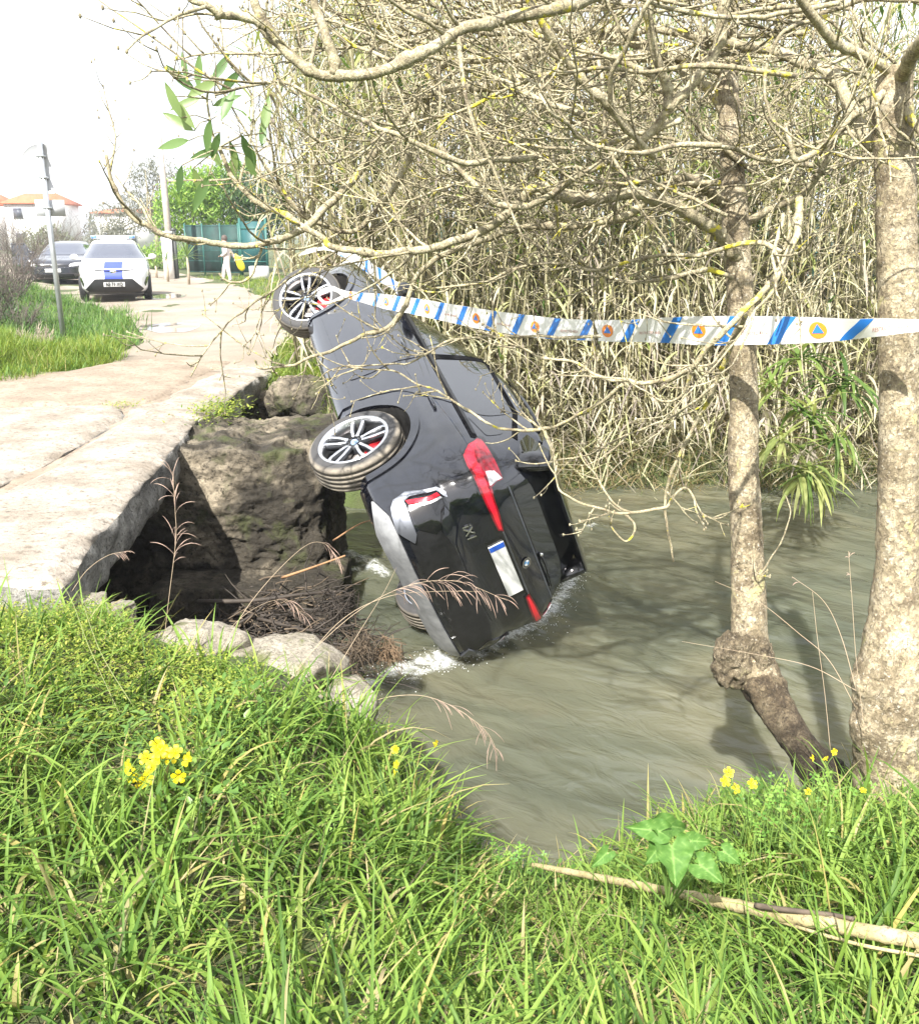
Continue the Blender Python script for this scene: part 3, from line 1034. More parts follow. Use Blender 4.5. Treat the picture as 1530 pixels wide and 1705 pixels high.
# vehicle paints
def m_paint(name, col, rough=.12, dirt=None):
    m, nt, b, o = newmat(name)
    b.inputs['Base Color'].default_value = tuple(col) + (1,)
    b.inputs['Roughness'].default_value = rough
    b.inputs['Coat Weight'].default_value = 1.0
    b.inputs['Coat Roughness'].default_value = 0.02
    b.inputs['Specular IOR Level'].default_value = 0.5
    if dirt:
        v = coords(nt, 'Object')
        n = noise(nt, 5.5, 8, 0.7, v)
        r = ramp(nt, [(0.5, (0, 0, 0)), (0.75, (0.35, 0.35, 0.35))])
        nt.links.new(n.outputs['Fac'], r.inputs['Fac'])
        nt.links.new(mixc(nt, r.outputs['Color'], col, dirt), b.inputs['Base Color'])
        r2 = ramp(nt, [(0.5, (rough,) * 3), (0.8, (rough + .14,) * 3)])
        nt.links.new(n.outputs['Fac'], r2.inputs['Fac'])
        nt.links.new(r2.outputs['Color'], b.inputs['Roughness'])
    return m
M_black = m_paint('black_paint', (0.0065, 0.0075, 0.0115), .06, (0.022, 0.020, 0.017))
M_glass = plain('tinted_glass', (0.006, 0.007, 0.008), 0.02, coat=1.0)
M_gloss = plain('gloss_black_trim', (0.006, 0.006, 0.007), 0.10, coat=0.6)
M_rubber = plain('rubber', (0.022, 0.022, 0.023), 0.75, var=0.3, scale=14)
def m_tyre():
    m, nt, b, o = newmat('muddy_tyre')
    v = coords(nt)
    n = noise(nt, 9, 7, .7, v)
    sx = nt.nodes.new('ShaderNodeSeparateXYZ'); nt.links.new(v, sx.inputs[0])
    # dried mud clings to the tread (by distance from the axle)
    ln = nt.nodes.new('ShaderNodeVectorMath'); ln.operation = 'LENGTH'
    mp = nt.nodes.new('ShaderNodeMapping'); mp.inputs['Scale'].default_value = (1, 0, 1)
    nt.links.new(v, mp.inputs['Vector']); nt.links.new(mp.outputs[0], ln.inputs[0])
    mr = nt.nodes.new('ShaderNodeMapRange'); mr.inputs[1].default_value = .322; mr.inputs[2].default_value = .343
    mr.inputs[3].default_value = 0.0; mr.inputs[4].default_value = .75
    nt.links.new(ln.outputs['Value'], mr.inputs[0])
    mu = nt.nodes.new('ShaderNodeMath'); mu.operation = 'MULTIPLY'
    r0 = ramp(nt, [(.3, (.35,) * 3), (.6, (1, 1, 1))]); nt.links.new(n.outputs['Fac'], r0.inputs['Fac'])
    nt.links.new(mr.outputs[0], mu.inputs[0]); nt.links.new(r0.outputs['Color'], mu.inputs[1])
    nt.links.new(mixc(nt, mu.outputs[0], (0.045, 0.044, 0.044), (0.30, 0.26, 0.20)), b.inputs['Base Color'])
    b.inputs['Roughness'].default_value = .8
    n2 = noise(nt, 70, 3, .6, v)
    bump(nt, b, n2.outputs['Fac'], .5, .004)
    return m
M_tyre = m_tyre()
M_tyre2 = plain('tyre', (0.025, 0.025, 0.026), .8)
M_silver = plain('machined_alloy', (0.72, 0.73, 0.75), .28, metal=1.0)
M_dalloy = plain('dark_alloy', (0.035, 0.037, 0.042), .35, metal=0.3)
M_disc = plain('brake_disc', (0.24, 0.22, 0.21), .4, metal=1.0)
M_red = plain('red_caliper', (0.60, 0.03, 0.04), .35, coat=.5)
plain('hub_blue', (0.25, 0.36, 0.55), .3)
M_chrome = plain('chrome', (0.8, 0.8, 0.82), .12, metal=1.0)
M_satin = plain('satin_grey_trim', (0.19, 0.20, 0.225), .42, metal=.8)
M_plastic = plain('dark_plastic', (0.012, 0.0122, 0.013), .42, var=.3, scale=20)
M_tray = plain('grey_underbody_plastic', (0.26, 0.265, 0.27), .6, var=.25, scale=12, bmp=.2, bscale=40)
M_lamp = plain('red_lamp_glass', (0.20, 0.003, 0.012), .06, coat=1.0)
M_lampb = plain('bright_red_lamp', (0.80, 0.012, 0.03), .12, coat=1.0)
M_lampw = plain('clear_lamp_glass', (0.62, 0.60, 0.60), .12, coat=1.0, var=.4, scale=40)
M_white = plain('plate_white', (0.80, 0.80, 0.78), .35)
M_blue = plain('plate_blue', (0.02, 0.10, 0.50), .35)
M_blueb = plain('badge_blue', (0.03, 0.25, 0.55), .25)
M_seal_refl = plain('seal_dark_reflection', (0.008, 0.008, 0.009), .85, spec=.08)  # black seal, kept almost glossless to stand in for dark reed reflections
M_well = plain('wheel_well_liner', (0.030, 0.028, 0.026), .9, var=.5, scale=9, bmp=.5, bscale=30)

# ------------------------------------------------------------------ the wrecked car, nose up against the far bank
CAR_R = np.array([[-0.26125688, -0.31247138, 0.9132943], [0.90743908, -0.40207746, 0.12201654], [0.32908837, 0.8606366, 0.38859424]])
CAR_T = np.array([-0.76229844, 6.95024925, -0.66729095])
suv = empty('crashed_car')
tag(suv, 'black SUV tipped on its side with its tail in the stream', 'car')
Mx = Matrix.Identity(4)
for i in range(3):
    for j in range(3):
        Mx[i][j] = CAR_R[i, j]
    Mx[i][3] = CAR_T[i]
suv.matrix_world = Mx
suv.rotation_mode = 'QUATERNION'
suv.matrix_basis = Mx
S = Surf(**SUV)
zs = np.unique(np.concatenate([np.linspace(.2, .36, 10), np.linspace(.36, .68, 14), np.linspace(.68, 1.12, 34), np.linspace(1.12, 1.52, 20), np.linspace(1.52, 1.64, 12)]).round(4))
WH = .345
body_mesh(S, zs, 230, 'body', M_black, suv, [(0, WH, .405, .56), (2.692, WH, .405, .56)], M_well)
f_q = lambda q, z: (S.P(q, z), S.N(q, z) * (1 if q >= 0 else 1))
def f_rear(y, z):
    q = S.qy(y, z); return S.P(q, z), S.N(q, z)
def f_left(x, z):
    q = S.qx(x, z); return S.P(q, z), S.N(q, z)
def f_right(x, z):
    q = -S.qx(x, z); return S.P(q, z), S.N(q, z)
_n = S.N(1.5 + .6, .7)
NSGN = 1.0 if _n[1] > 0 else -1.0
if NSGN < 0:
    _oN = S.N
    S.N = lambda q, z: -_oN(q, z)

# left and right flanks
for fl in (f_left, f_right):
    nm = ''
    patch('front_door', rounded([(2.20, .405), (.87, .42), (.805, 1.075), (1.86, 1.06), (2.16, .90)], .05), fl, M_black, suv, .006)
    patch('rear_door', rounded([(.85, .42), (.535, .425), (.51, .58), (.40, .76), (.22, .90), (.02, 1.085), (.785, 1.08)], .04), fl, M_black, suv, .006)
    patch('rocker_panel', rounded([(2.20, .225), (.52, .225), (.50, .385), (2.18, .375)], .03), fl, M_black, suv, .014)
    patch('side_window', rounded([(1.80, 1.10), (.84, 1.105), (.82, 1.475), (1.20, 1.455)], .04), fl, M_glass, suv, .004)
    patch('side_window', rounded([(.74, 1.105), (-.10, 1.125), (-.17, 1.27), (-.12, 1.455), (.73, 1.482)], .05), fl, M_glass, suv, .004)
    patch('side_window', rounded([(-.17, 1.13), (-.43, 1.19), (-.40, 1.30), (-.18, 1.43), (-.21, 1.28)], .03), fl, M_glass, suv, .004)
    patch('window_pillar', [(.825, 1.10), (.755, 1.10), (.745, 1.485), (.81, 1.48)], fl, M_seal_refl, suv, .006)
    patch('window_frame', [(1.84, 1.045), (-.44, 1.085), (-.46, 1.125), (1.80, 1.105)], fl, M_seal_refl, suv, .007)  # broad frame band, its flat black paints in the dark reflection below the glass
    patch('window_frame', [(1.22, 1.452), (.8, 1.482), (-.10, 1.462), (-.42, 1.36), (-.45, 1.385), (-.12, 1.492), (.8, 1.512), (1.2, 1.485)], fl, M_seal_refl, suv, .006)
    # dark sealing strip under the windows, lip of chrome-free trim
    patch('window_seal', [(1.85, 1.075), (-.40, 1.105), (-.42, 1.125), (1.82, 1.10)], fl, M_plastic, suv, .009)
    for cx in (0, 2.692):
        ang = np.radians(np.linspace(-14, 194, 40))
        ring = [(cx + .462 * math.cos(a), WH + .468 * math.sin(a)) for a in ang] + [(cx + .403 * math.cos(a), WH + .403 * math.sin(a)) for a in ang[::-1]]
        patch('wheel_arch', ring, fl, M_black, suv, .013, .03, step=.06)
    for hx in (1.02, .10):
        q0, n0 = fl(hx, .945)
        mb = MB()
        pts = [fl(hx + .11, .945), fl(hx + .09, .945), fl(hx, .945), fl(hx - .09, .945), fl(hx - .11, .945)]
        mb.tube([p + n * o_ for (p, n), o_ in zip(pts, (.0, .028, .034, .028, .0))], [.012, .013, .013, .013, .012], 6)
        mb.obj('door_handle', M_black, suv)
    # wing mirror
    s = 1 if fl is f_left else -1
    mb = MB()
    mb.sphere((1.66, s * 1.02, 1.155), (.085, .115, .075), 14, 9)
    mb.box((1.69, s * .91, 1.085), (.05, .12, .04))
    mb.obj('wing_mirror', M_gloss, suv)
    # roof rail
    rp = [fl(x, 1.565) for x in (1.0, .95, .5, 0, -.28, -.33)]
    mb = MB().tube([p + n * o_ for (p, n), o_ in zip(rp, (0, .03, .035, .035, .03, 0))], .014, 6)
    mb.obj('roof_rail', M_gloss, suv)

# rear end
gate = [(.42, .685), (.53, .745), (.66, .85), (.705, .945), (.685, 1.03), (.60, 1.20), (.55, 1.36), (.50, 1.50)]
patch('tailgate', rounded([(0, .668)] + gate[:1] + gate[1:] + mirror(gate), .02), f_rear, M_black, suv, .007)
patch('rear_window', rounded([(.55, 1.185), (.46, 1.475), (-.46, 1.475), (-.55, 1.185)], .05), f_rear, M_glass, suv, .011)
patch('glass_trim', [(.585, 1.178), (.59, 1.168), (-.59, 1.168), (-.585, 1.178)], f_rear, M_satin, suv, .010)
patch('bumper', rounded([(.60, .40), (.66, .50), (.60, .63), (.42, .665), (-.42, .665), (-.60, .63), (-.66, .50), (-.60, .40)], .03), f_rear, M_plastic, suv, .006)
patch('under_tray', rounded([(.93, .285), (.81, .352), (.68, .358), (.30, .345), (-.30, .345), (-.68, .358), (-.81, .352), (-.93, .285), (-.60, .215), (.60, .215)], .02), f_q, M_tray, suv, .016)
tl = [(1.055, 1.115), (1.06, 1.04), (.99, .978), (.90, .972), (.82, .980), (.69, .978), (.476, .982), (.362, .988), (.335, 1.022), (.46, 1.036), (.63, 1.046), (.685, 1.06), (.685, 1.11), (.663, 1.153), (.80, 1.157), (.927, 1.149), (1.02, 1.137)]
tb = [(1.045, 1.10), (1.045, 1.045), (.985, .992), (.90, .988), (.82, .996), (.69, .994), (.476, .996), (.372, 1.0), (.36, 1.014), (.46, 1.024), (.63, 1.032), (.80, 1.042), (.93, 1.04), (.99, 1.06), (1.02, 1.10)]
tw = [(.795, 1.062), (.755, 1.115), (.675, 1.148), (.692, 1.11), (.70, 1.052)]
rf = [(.882, .492), (.82, .706), (.79, .716), (.847, .505)]
rw = [(.842, .50), (.786, .716), (.768, .726), (.822, .505)]
tr = [(.80, .372), (.86, .385), (.915, .42), (.945, .51), (.905, .62), (.855, .715), (.79, .768), (.752, .765), (.772, .738), (.835, .706), (.878, .62), (.898, .53), (.88, .485), (.76, .478), (.64, .472), (.585, .44), (.69, .358)]
vt = [(.872, .488), (.842, .50), (.768, .728), (.73, .725), (.60, .625), (.585, .595), (.66, .498)]
for k in (1, -1):
    g = (lambda p: p) if k > 0 else mirror
    sc_ = lambda p, f=1.07: [(p_[0] + (p_[0] - .75) * (f - 1) * .6, p_[1] + (p_[1] - 1.03) * .16 + (.006 if p_[1] > 1.02 else -.006)) for p_ in p]
    patch('lamp_surround', g(sc_(tl)), f_q, M_gloss, suv, .012, .02, .04)
    l = patch('tail_light', g(tl), f_q, M_lamp, suv, .016, .03, .04)
    patch('light_strip', g(tb), f_q, M_lampb, l, .020, .01, .04)
    patch('indicator', g(tw), f_q, M_lampw, l, .021, .01, .03)
    b_ = patch('bumper_vent', g(vt), f_q, M_gloss, suv, .010, .02, .04)
    patch('reflector', g(rf), f_q, M_lampb, b_, .018, .015, .04)
    patch('reflector_edge', g(rw), f_q, M_lampw, b_, .015, .012, .04)
    patch('bumper_trim', g(tr), f_q, M_satin, suv, .020, .03, .04)
pl = patch('number_plate', [(.26, .878), (.26, .992), (-.26, .992), (-.26, .878)], f_rear, M_white, suv, .024, .012, .1)
patch('plate_band', [(.258, .880), (.258, .990), (.213, .990), (.213, .880)], f_rear, M_blue, pl, .026, .004, .1)
patch('plate_recess', [(.31, .868), (.31, 1.005), (-.31, 1.005), (-.31, .868)], f_rear, M_gloss, suv, .009, .012, .1)
patch('tailgate_ridge', [(.33, 1.012), (.33, 1.022), (-.33, 1.022), (-.33, 1.012)], f_rear, M_satin, suv, .018, .012, .1)
# model lettering and round badge on the tailgate
Vt, Ft = text_mesh('iX1', 0.098, 0.004, .0006)
Pt = np.array([f_rear(.447 - a, .80 + b)[0] + f_rear(.447 - a, .80 + b)[1] * (.012 + c) for a, b, c in Vt])
build('lettering', Pt, Ft, M_chrome, suv, False)
by, bz = -.06, 1.085
bp, bn = f_rear(by, bz)
bn = bn / np.linalg.norm(bn)
e1 = np.cross(bn, [0, 0, 1.0]); e1 /= np.linalg.norm(e1)
e2 = np.cross(e1, bn)
def disc(r0, r1, a0, a1, h, n=10):
    P, F = [], []
    for i in range(n + 1):
        a = a0 + (a1 - a0) * i / n
        for r_ in (r0, r1):
            P.append(bp + bn * h + e1 * r_ * math.cos(a) + e2 * r_ * math.sin(a))
    for i in range(n):
        F.append([2 * i, 2 * i + 1, 2 * i + 3, 2 * i + 2])
    return P, F
V, F = disc(.001, .041, 0, 2 * math.pi, .017, 28)
bd = build('badge', V, F, M_gloss, suv, False)
V, F = disc(.037, .041, 0, 2 * math.pi, .0185, 28)
build('badge_ring', V, F, M_chrome, bd, False)
V, F = disc(.023, .026, 0, 2 * math.pi, .0185, 28)
build('badge_ring', V, F, M_chrome, bd, False)
for k in range(4):
    V, F = disc(.001, .023, k * math.pi / 2, (k + 1) * math.pi / 2, .0185, 8)
    build('badge_quarter', V, F, M_blueb if k % 2 else M_white, bd, False)
# rear wiper
wp = [f_rear(y, z) for y, z in ((-.10, 1.205), (-.2, 1.20), (-.46, 1.195))]
mb = MB().tube([p + n * o_ for (p, n), o_ in zip(wp, (.02, .035, .022))], [.012, .008, .006], 6)
mb.obj('rear_wiper', M_plastic, suv)
p0, n0 = f_rear(-.105, 1.205)
MB().sphere(p0 + n0 * .03, (.014, .02, .014), 8, 6).obj('wiper_cap', M_chrome, suv)
# roof spoiler over the rear window with side blades
sp = []
for y in np.linspace(-.58, .58, 15):
    e = 1 - (abs(y) / .60) ** 4
    sp.append([(-.40, y * .98, 1.585), (-.56, y, 1.572), (-.72 - .03 * e, y * .97, 1.522), (-.735 - .03 * e, y * .965, 1.508), (-.715 - .03 * e, y * .955, 1.492), (-.58, y * .93, 1.482)])
sp = np.array(sp)
V = sp.reshape(-1, 3); F = []
for i in range(14):
    for j in range(6):
        F.append([i * 6 + j, i * 6 + (j + 1) % 6, i * 6 + 6 + (j + 1) % 6, i * 6 + 6 + j])
F += [list(range(6)), [84 + j for j in range(6)][::-1]]
o = build('roof_spoiler', V, F, M_black, suv, True)
o.data.set_sharp_from_angle(angle=math.radians(35))
bm = bmesh.new(); bm.from_mesh(o.data); bmesh.ops.recalc_face_normals(bm, faces=bm.faces[:]); bm.to_mesh(o.data); bm.free()
for s in (1, -1):
    mb = MB()
    q = np.array([(-.40, .635, 1.47), (-.54, .665, 1.28), (-.66, .640, 1.22), (-.735, .565, 1.495), (-.60, .58, 1.555)])
    V = np.vstack([q, q - np.array([0, .05, 0])]) * np.array([1, s, 1])
    F = [[0, 1, 2, 3, 4], [9, 8, 7, 6, 5]] + [[i, i + 5, (i + 1) % 5 + 5, (i + 1) % 5] for i in range(5)]
    o = mb.add(V, F).obj('spoiler_blade', M_gloss, suv, smooth=False)
    bm = bmesh.new(); bm.from_mesh(o.data); bmesh.ops.recalc_face_normals(bm, faces=bm.faces[:]); bm.to_mesh(o.data); bm.free()
# windscreen, headlights and grille at the far end
L2 = lambda z: S.loop(z)[2][-1]
def f_front(y, z):
    X, Y_, L = S.loop(z); h = len(X) // 2
    q = float(np.interp(abs(y), Y_[h:][::-1], L[h:][::-1]))
    q = min(q, L[-1] - .006)
    p, n = S.P(q, z), S.N(q, z)
    if y < 0: p = p * np.array([1, -1, 1]); n = n * np.array([1, -1, 1])
    return np.array([p[0], y if abs(y) < .02 else p[1], z]), n
patch('windscreen', [(.72, 1.12), (.55, 1.48), (-.55, 1.48), (-.72, 1.12)], f_front, M_glass, suv, .004)
for s in (1, -1):
    g = (lambda p: p) if s > 0 else mirror
    patch('headlight', g([(.82, .76), (.50, .72), (.46, .80), (.60, .85), (.80, .86)]), f_front, M_lampw, suv, .008)
    patch('grille', g([(.05, .52), (.05, .80), (.40, .80), (.42, .66), (.34, .52)]), f_front, M_gloss, suv, .012)
patch('front_intake', [(.7, .30), (.6, .44), (-.6, .44), (-.7, .30)], f_front, M_plastic, suv, .008)
wm = (M_tyre, M_silver, M_dalloy, M_disc, M_red)
wheel('wheel', suv, (0, .835, WH - .045), 1, 0, R=.362, rim_r=.262, mats=wm, camber=math.radians(2))
wheel('wheel', suv, (2.692, .85, WH - .04), 1, math.radians(31), mats=wm)
wheel('wheel', suv, (0, -.80, WH), -1, 0, mats=wm)
wheel('wheel', suv, (2.692, -.80, WH), -1, math.radians(24), mats=wm)
# ------------------------------------------------------------------ grasses
G_stops = [(0.0, (0.055, 0.110, 0.022)), (0.30, (0.135, 0.225, 0.040)), (0.6, (0.225, 0.325, 0.062)), (0.88, (0.30, 0.385, 0.085)), (0.945, (0.20, 0.25, 0.06)), (0.955, (0.42, 0.34, 0.10)), (1.0, (0.40, 0.33, 0.19))]
M_grass = leafmat('grass', G_stops, 0.42, 0.55, spec=.25, patch=(1.6, (0.75, 0.85, 0.8)))
M_grass_far = leafmat('verge_grass', [(0, (0.045, 0.11, 0.022)), (0.5, (0.10, 0.20, 0.035)), (0.9, (0.17, 0.27, 0.05)), (1, (0.30, 0.30, 0.12))], 0.35, 0.55, patch=(0.8, (0.8, 0.85, 0.8)))
M_grass_lime = leafmat('lime_grass', [(0, (0.09, 0.15, 0.02)), (0.5, (0.17, 0.25, 0.03)), (0.9, (0.26, 0.30, 0.05)), (1, (0.42, 0.36, 0.18))], 0.4, 0.5)
M_dry = leafmat('dry_grass', [(0, (0.16, 0.11, 0.06)), (0.5, (0.30, 0.22, 0.12)), (1, (0.44, 0.36, 0.22))], 0.3, 0.7)

ROCKXY = [(at(u, v, d)[0], at(u, v, d)[1], max(s[0], s[1])) for (u, v), d, s, _ in ROCKS[:5]]
def clear_rocks(p, k=0.95):
    ok = np.ones(len(p), bool)
    for x, y, r in ROCKXY:
        ok &= np.hypot(p[:, 0] - x, (p[:, 1] - y + r * .35) / 1.25) > r * k
    return ok

def tufts(n, xr, yr, keep, spread, per, seed):
    r = np.random.default_rng(seed)
    c = np.stack([r.uniform(*xr, n), r.uniform(*yr, n)], -1)
    c = c[keep(c)]
    k = r.integers(per[0], per[1], len(c))
    i = np.repeat(np.arange(len(c)), k)
    p = c[i] + r.normal(size=(len(i), 2)) * spread
    a = np.arctan2(p[:, 1] - c[i, 1], p[:, 0] - c[i, 0]) + r.normal(size=len(i)) * 0.6
    return c, i, p, a, r

def near_keep(c):
    d = yn(c[:, 0]) - c[:, 1]
    m = (d > 0.12) & clear_rocks(c) & (np.hypot(c[:, 0], c[:, 1]) > 0.95)
    m &= np.abs(c[:, 0]) < 0.62 * c[:, 1] + 0.6
    m &= ~((c[:, 0] < -1.95) & (c[:, 1] > 4.38))
    return m

def herb_zone(c):       # low herbs at the left end of the bank
    return np.clip((c[:, 1] - 2.75) / 0.5, 0, 1) * np.clip((-0.72 - c[:, 0]) / 0.3, 0, 1)

c, i, p, a, r = tufts(4300, (-3, 3.6), (0.7, 4.9), lambda c: near_keep(c), 0.035, (6, 14), 1)
hz = herb_zone(p)
keep = r.random(len(p)) > hz * 0.45
p, a, i, hz = p[keep], a[keep], i[keep], hz[keep]
n = len(p)
tuft_r = r.random(len(c))
tuft_l = r.uniform(0.75, 1.25, len(c))
big = np.clip(0.65 + 0.75 * fbm(np.column_stack([p, 0 * p[:, 0]]), 1.3, 77, 3), 0.4, 1.35)
L = (0.20 + 0.38 * r.random(n)) * tuft_l[i] * big * (1 - 0.35 * hz) * (1 - .45 * np.exp(-((p[:, 0] - .4) / .55) ** 2) * np.clip((p[:, 1] - 1.9) / .7, 0, 1))
Wd = r.uniform(0.008, 0.021, n) * np.where(r.random(n) < .25, 1.35, 1.0)
th0 = np.abs(r.normal(0.40, 0.34, n)) + np.where(r.random(n) < .14, r.uniform(.5, 1.0, n), 0)
curl = r.uniform(0.2, 2.3, n) * np.where(th0 > .9, .5, 1)
base = np.column_stack([p, terrain(p[:, 0], p[:, 1]) - 0.02])
rnd = np.clip(tuft_r[i] * 0.75 + r.normal(0.08, 0.13, n), 0, 0.94)
rnd = np.where(r.random(n) < 0.075, r.uniform(0.956, 1, n), rnd)
V, F, A = ribbons(base, a, th0, curl, L, Wd, 6, r.normal(0, .5, n), 0.30, 0.65, rnd)
tag(build('grass', V, F, M_grass, attrs=A), 'long bright green grass covering the near bank in the foreground', 'grass', kind='stuff')
# short matted undergrowth and dead blades at the roots
n = 9000
p = np.stack([r.uniform(-3, 3.4, n), r.uniform(0.7, 4.9, n)], -1)
p = p[near_keep(p)]; n = len(p)
V, F, A = ribbons(np.column_stack([p, terrain(p[:, 0], p[:, 1])]), r.uniform(0, 6.28, n), r.uniform(0.9, 1.5, n), r.uniform(-.1, .5, n), r.uniform(.08, .3, n), r.uniform(.004, .010, n), 4, r.normal(0, .6, n), 0.2)
tag(build('grass_litter', V, F, leafmat('grass_litter', [(0, (0.05, 0.04, 0.02)), (.4, (0.09, .10, .03)), (.7, (.22, .18, .08)), (1, (.36, .30, .15))], .25, .7), attrs=A), 'dead yellow and brown blades lying under the foreground grass', 'dead grass', kind='stuff')
# yellow-green herbs on the left shoulder of the bank: little leaflets on short stems
def leaflets(name, P, size, mat, label, cat, lift=(0.02, 0.14), seed=3, seg=1):
    r = np.random.default_rng(seed)
    n = len(P)
    az = r.uniform(0, 6.28, n)
    b = np.column_stack([P[:, :2], P[:, 2] + r.uniform(*lift, n)])
    V, F, A = ribbons(b, az, r.uniform(.7, 1.5, n), r.uniform(0, .6, n), r.uniform(.7, 1.3, n) * size, r.uniform(.55, .95, n) * size * 0.7, 3, r.normal(0, .5, n), .25, .4, wmin=.1)
    return tag(build(name, V, F, mat, attrs=A), label, cat, kind='stuff')
q = np.stack([r.uniform(-2.6, -.3, 110000), r.uniform(2.4, 4.6, 110000)], -1)
q = q[near_keep(q) & (herb_zone(q) > r.random(len(q))) & (vnoise(np.column_stack([q, q[:, 0]]), 4, 5) > .28)][:15000]
leaflets('low_herbs', np.column_stack([q, terrain(q[:, 0], q[:, 1])]), .019, leafmat('herb', [(0, (.09, .16, .02)), (.5, (.22, .29, .035)), (1, (.36, .38, .07))], .4, .5), 'low yellow green herbs below the near end of the bridge', 'herbs')
q = np.stack([r.uniform(-2.2, 2.6, 14000), r.uniform(1.2, 4.6, 14000)], -1)
q = q[near_keep(q) & (vnoise(np.column_stack([q, q[:, 0]]), 1.8, 9) > .66) & (herb_zone(q) < .5)][:2600]
leaflets('broad_weeds', np.column_stack([q, terrain(q[:, 0], q[:, 1])]), .042, leafmat('weed', [(0, (.06, .13, .02)), (.6, (.11, .21, .04)), (1, (.19, .29, .06))], .35, .4), 'broad soft leaves of weeds mixed into the foreground grass', 'weeds', (0.03, .2), 5)

# verge left of the road, right verge by the fence, tuft beside the front wheel
def patch_grass(name, n, xr, yr, keep, ln, wd, mat, label, seed, th=(0.2, .2), curl=(.2, 1.4), zf=None):
    c, i, p, a, r = tufts(n, xr, yr, keep, 0.07, (5, 11), seed)
    m = len(p)
    big = np.clip(0.8 + 0.6 * fbm(np.column_stack([p, 0 * p[:, 0]]), .8, seed, 3), .4, 1.5)
    V, F, A = ribbons(np.column_stack([p, terrain(p[:, 0], p[:, 1]) - .02]), a, np.abs(r.normal(*th, m)), r.uniform(*curl, m), r.uniform(*ln, m) * big, r.uniform(*wd, m), 4, r.normal(0, .5, m), 0.2, .7, np.clip(r.random(len(c))[i] * .8 + r.normal(.1, .12, m), 0, 1))
    return tag(build(name, V, F, mat, attrs=A), label, 'grass', kind='stuff')
DL0, DL1 = onz(-220, 668), onz(180, 600)
def left_keep(c):
    return (c[:, 0] < np.interp(c[:, 1], ry, rl) + 0.15 * np.sin(c[:, 1] * 3)) & (c[:, 0] > -0.56 * c[:, 1] - 1.0) & (((c[:, 0] - DL0[0]) * (DL1[1] - DL0[1]) - (c[:, 1] - DL0[1]) * (DL1[0] - DL0[0]) < -.05) | (c[:, 1] > DL1[1]))
patch_grass('verge_grass', 8600, (-18, -4.5), (10.2, 31), left_keep, (.16, .42), (.010, .024), M_grass_far, 'green grass of the verge left of the road', 11)
patch_grass('verge_grass', 2600, (-9, -4.8), (10.2, 14.6), left_keep, (.22, .42), (.009, .02), M_grass_lime, 'bright lime grass along the far edge of the bridge deck', 16)
def right_keep(c):
    return (c[:, 0] > np.interp(c[:, 1], ry, rr)) & (c[:, 0] < -1.8 - (c[:, 1] - 14) * .16)
patch_grass('verge_grass', 4200, (-14, -2.2), (13.2, 40), right_keep, (.10, .28), (.012, .03), M_grass_lime, 'sunlit lime green grass of the verge beside the green fence', 12)
patch_grass('verge_grass', 420, (-2.7, -1.0), (11.2, 12.9), lambda c: c[:, 0] > -2.62, (.15, .42), (.008, .016), M_grass_lime, 'yellow green grass tuft on the abutment beside the front wheel', 13, (.4, .3), (.5, 2.0))
patch_grass('verge_grass', 900, (-4.7, -2.4), (12.9, 15), lambda c: (c[:, 0] > np.interp(c[:, 1], ry, rr) + .1), (.1, .3), (.008, .016), M_grass_lime, 'short grass at the road edge behind the front wheel', 14)
# moss and small plants hanging in the gap between the deck slabs
q0 = onz(352, 680)
q = q0[:2] + np.random.default_rng(4).normal(size=(900, 2)) * (.13, .30)
zz = -np.abs(np.random.default_rng(5).normal(0, .13, 900)) + .04
o = leaflets('joint_moss', np.column_stack([q[:, 0] + .05, q[:, 1], zz]), .045, MATS['herb'], 'green moss and fern growing from the gap in the deck edge', 'moss', (-.02, .04), 6)
q = onz(206, 672)[:2] + np.random.default_rng(7).normal(size=(140, 2)) * (.12, .12)
leaflets('joint_moss', np.column_stack([q, 0 * q[:, 0] - .01]), .03, MATS['herb'], 'small green tuft in the joint in the middle of the deck', 'moss', (-.02, .02), 8)
# far bank: mixed dry and green growth leaning over the water
def farb(c): return (c[:, 1] > yf(c[:, 0]) - .25)
patch_grass('bank_grass', 1500, (.2, 6.5), (11.0, 13.4), farb, (.35, .85), (.010, .02), leafmat('bank_growth', [(0, (.05, .09, .02)), (.35, (.10, .15, .035)), (.5, (.28, .22, .11)), (1, (.42, .34, .2))], .35, .6), 'mixed dry and green growth along the foot of the reeds', 15, (.5, .35), (.6, 2.2))

# ------------------------------------------------------------------ giant reed thicket on the far bank
R_stops = [(0.0, (0.045, 0.095, 0.018)), (0.13, (0.12, 0.19, 0.04)), (0.24, (0.30, 0.33, 0.11)), (0.45, (0.39, 0.39, 0.20)), (0.72, (0.48, 0.45, 0.33)), (0.88, (0.35, 0.30, 0.25)), (1.0, (0.20, 0.17, 0.15))]
M_reed = leafmat('reed_leaf', R_stops, 0.38, 0.55, spec=.3)
M_cane = plain('reed_cane', (0.25, 0.225, 0.13), .5, var=.35, scale=3)

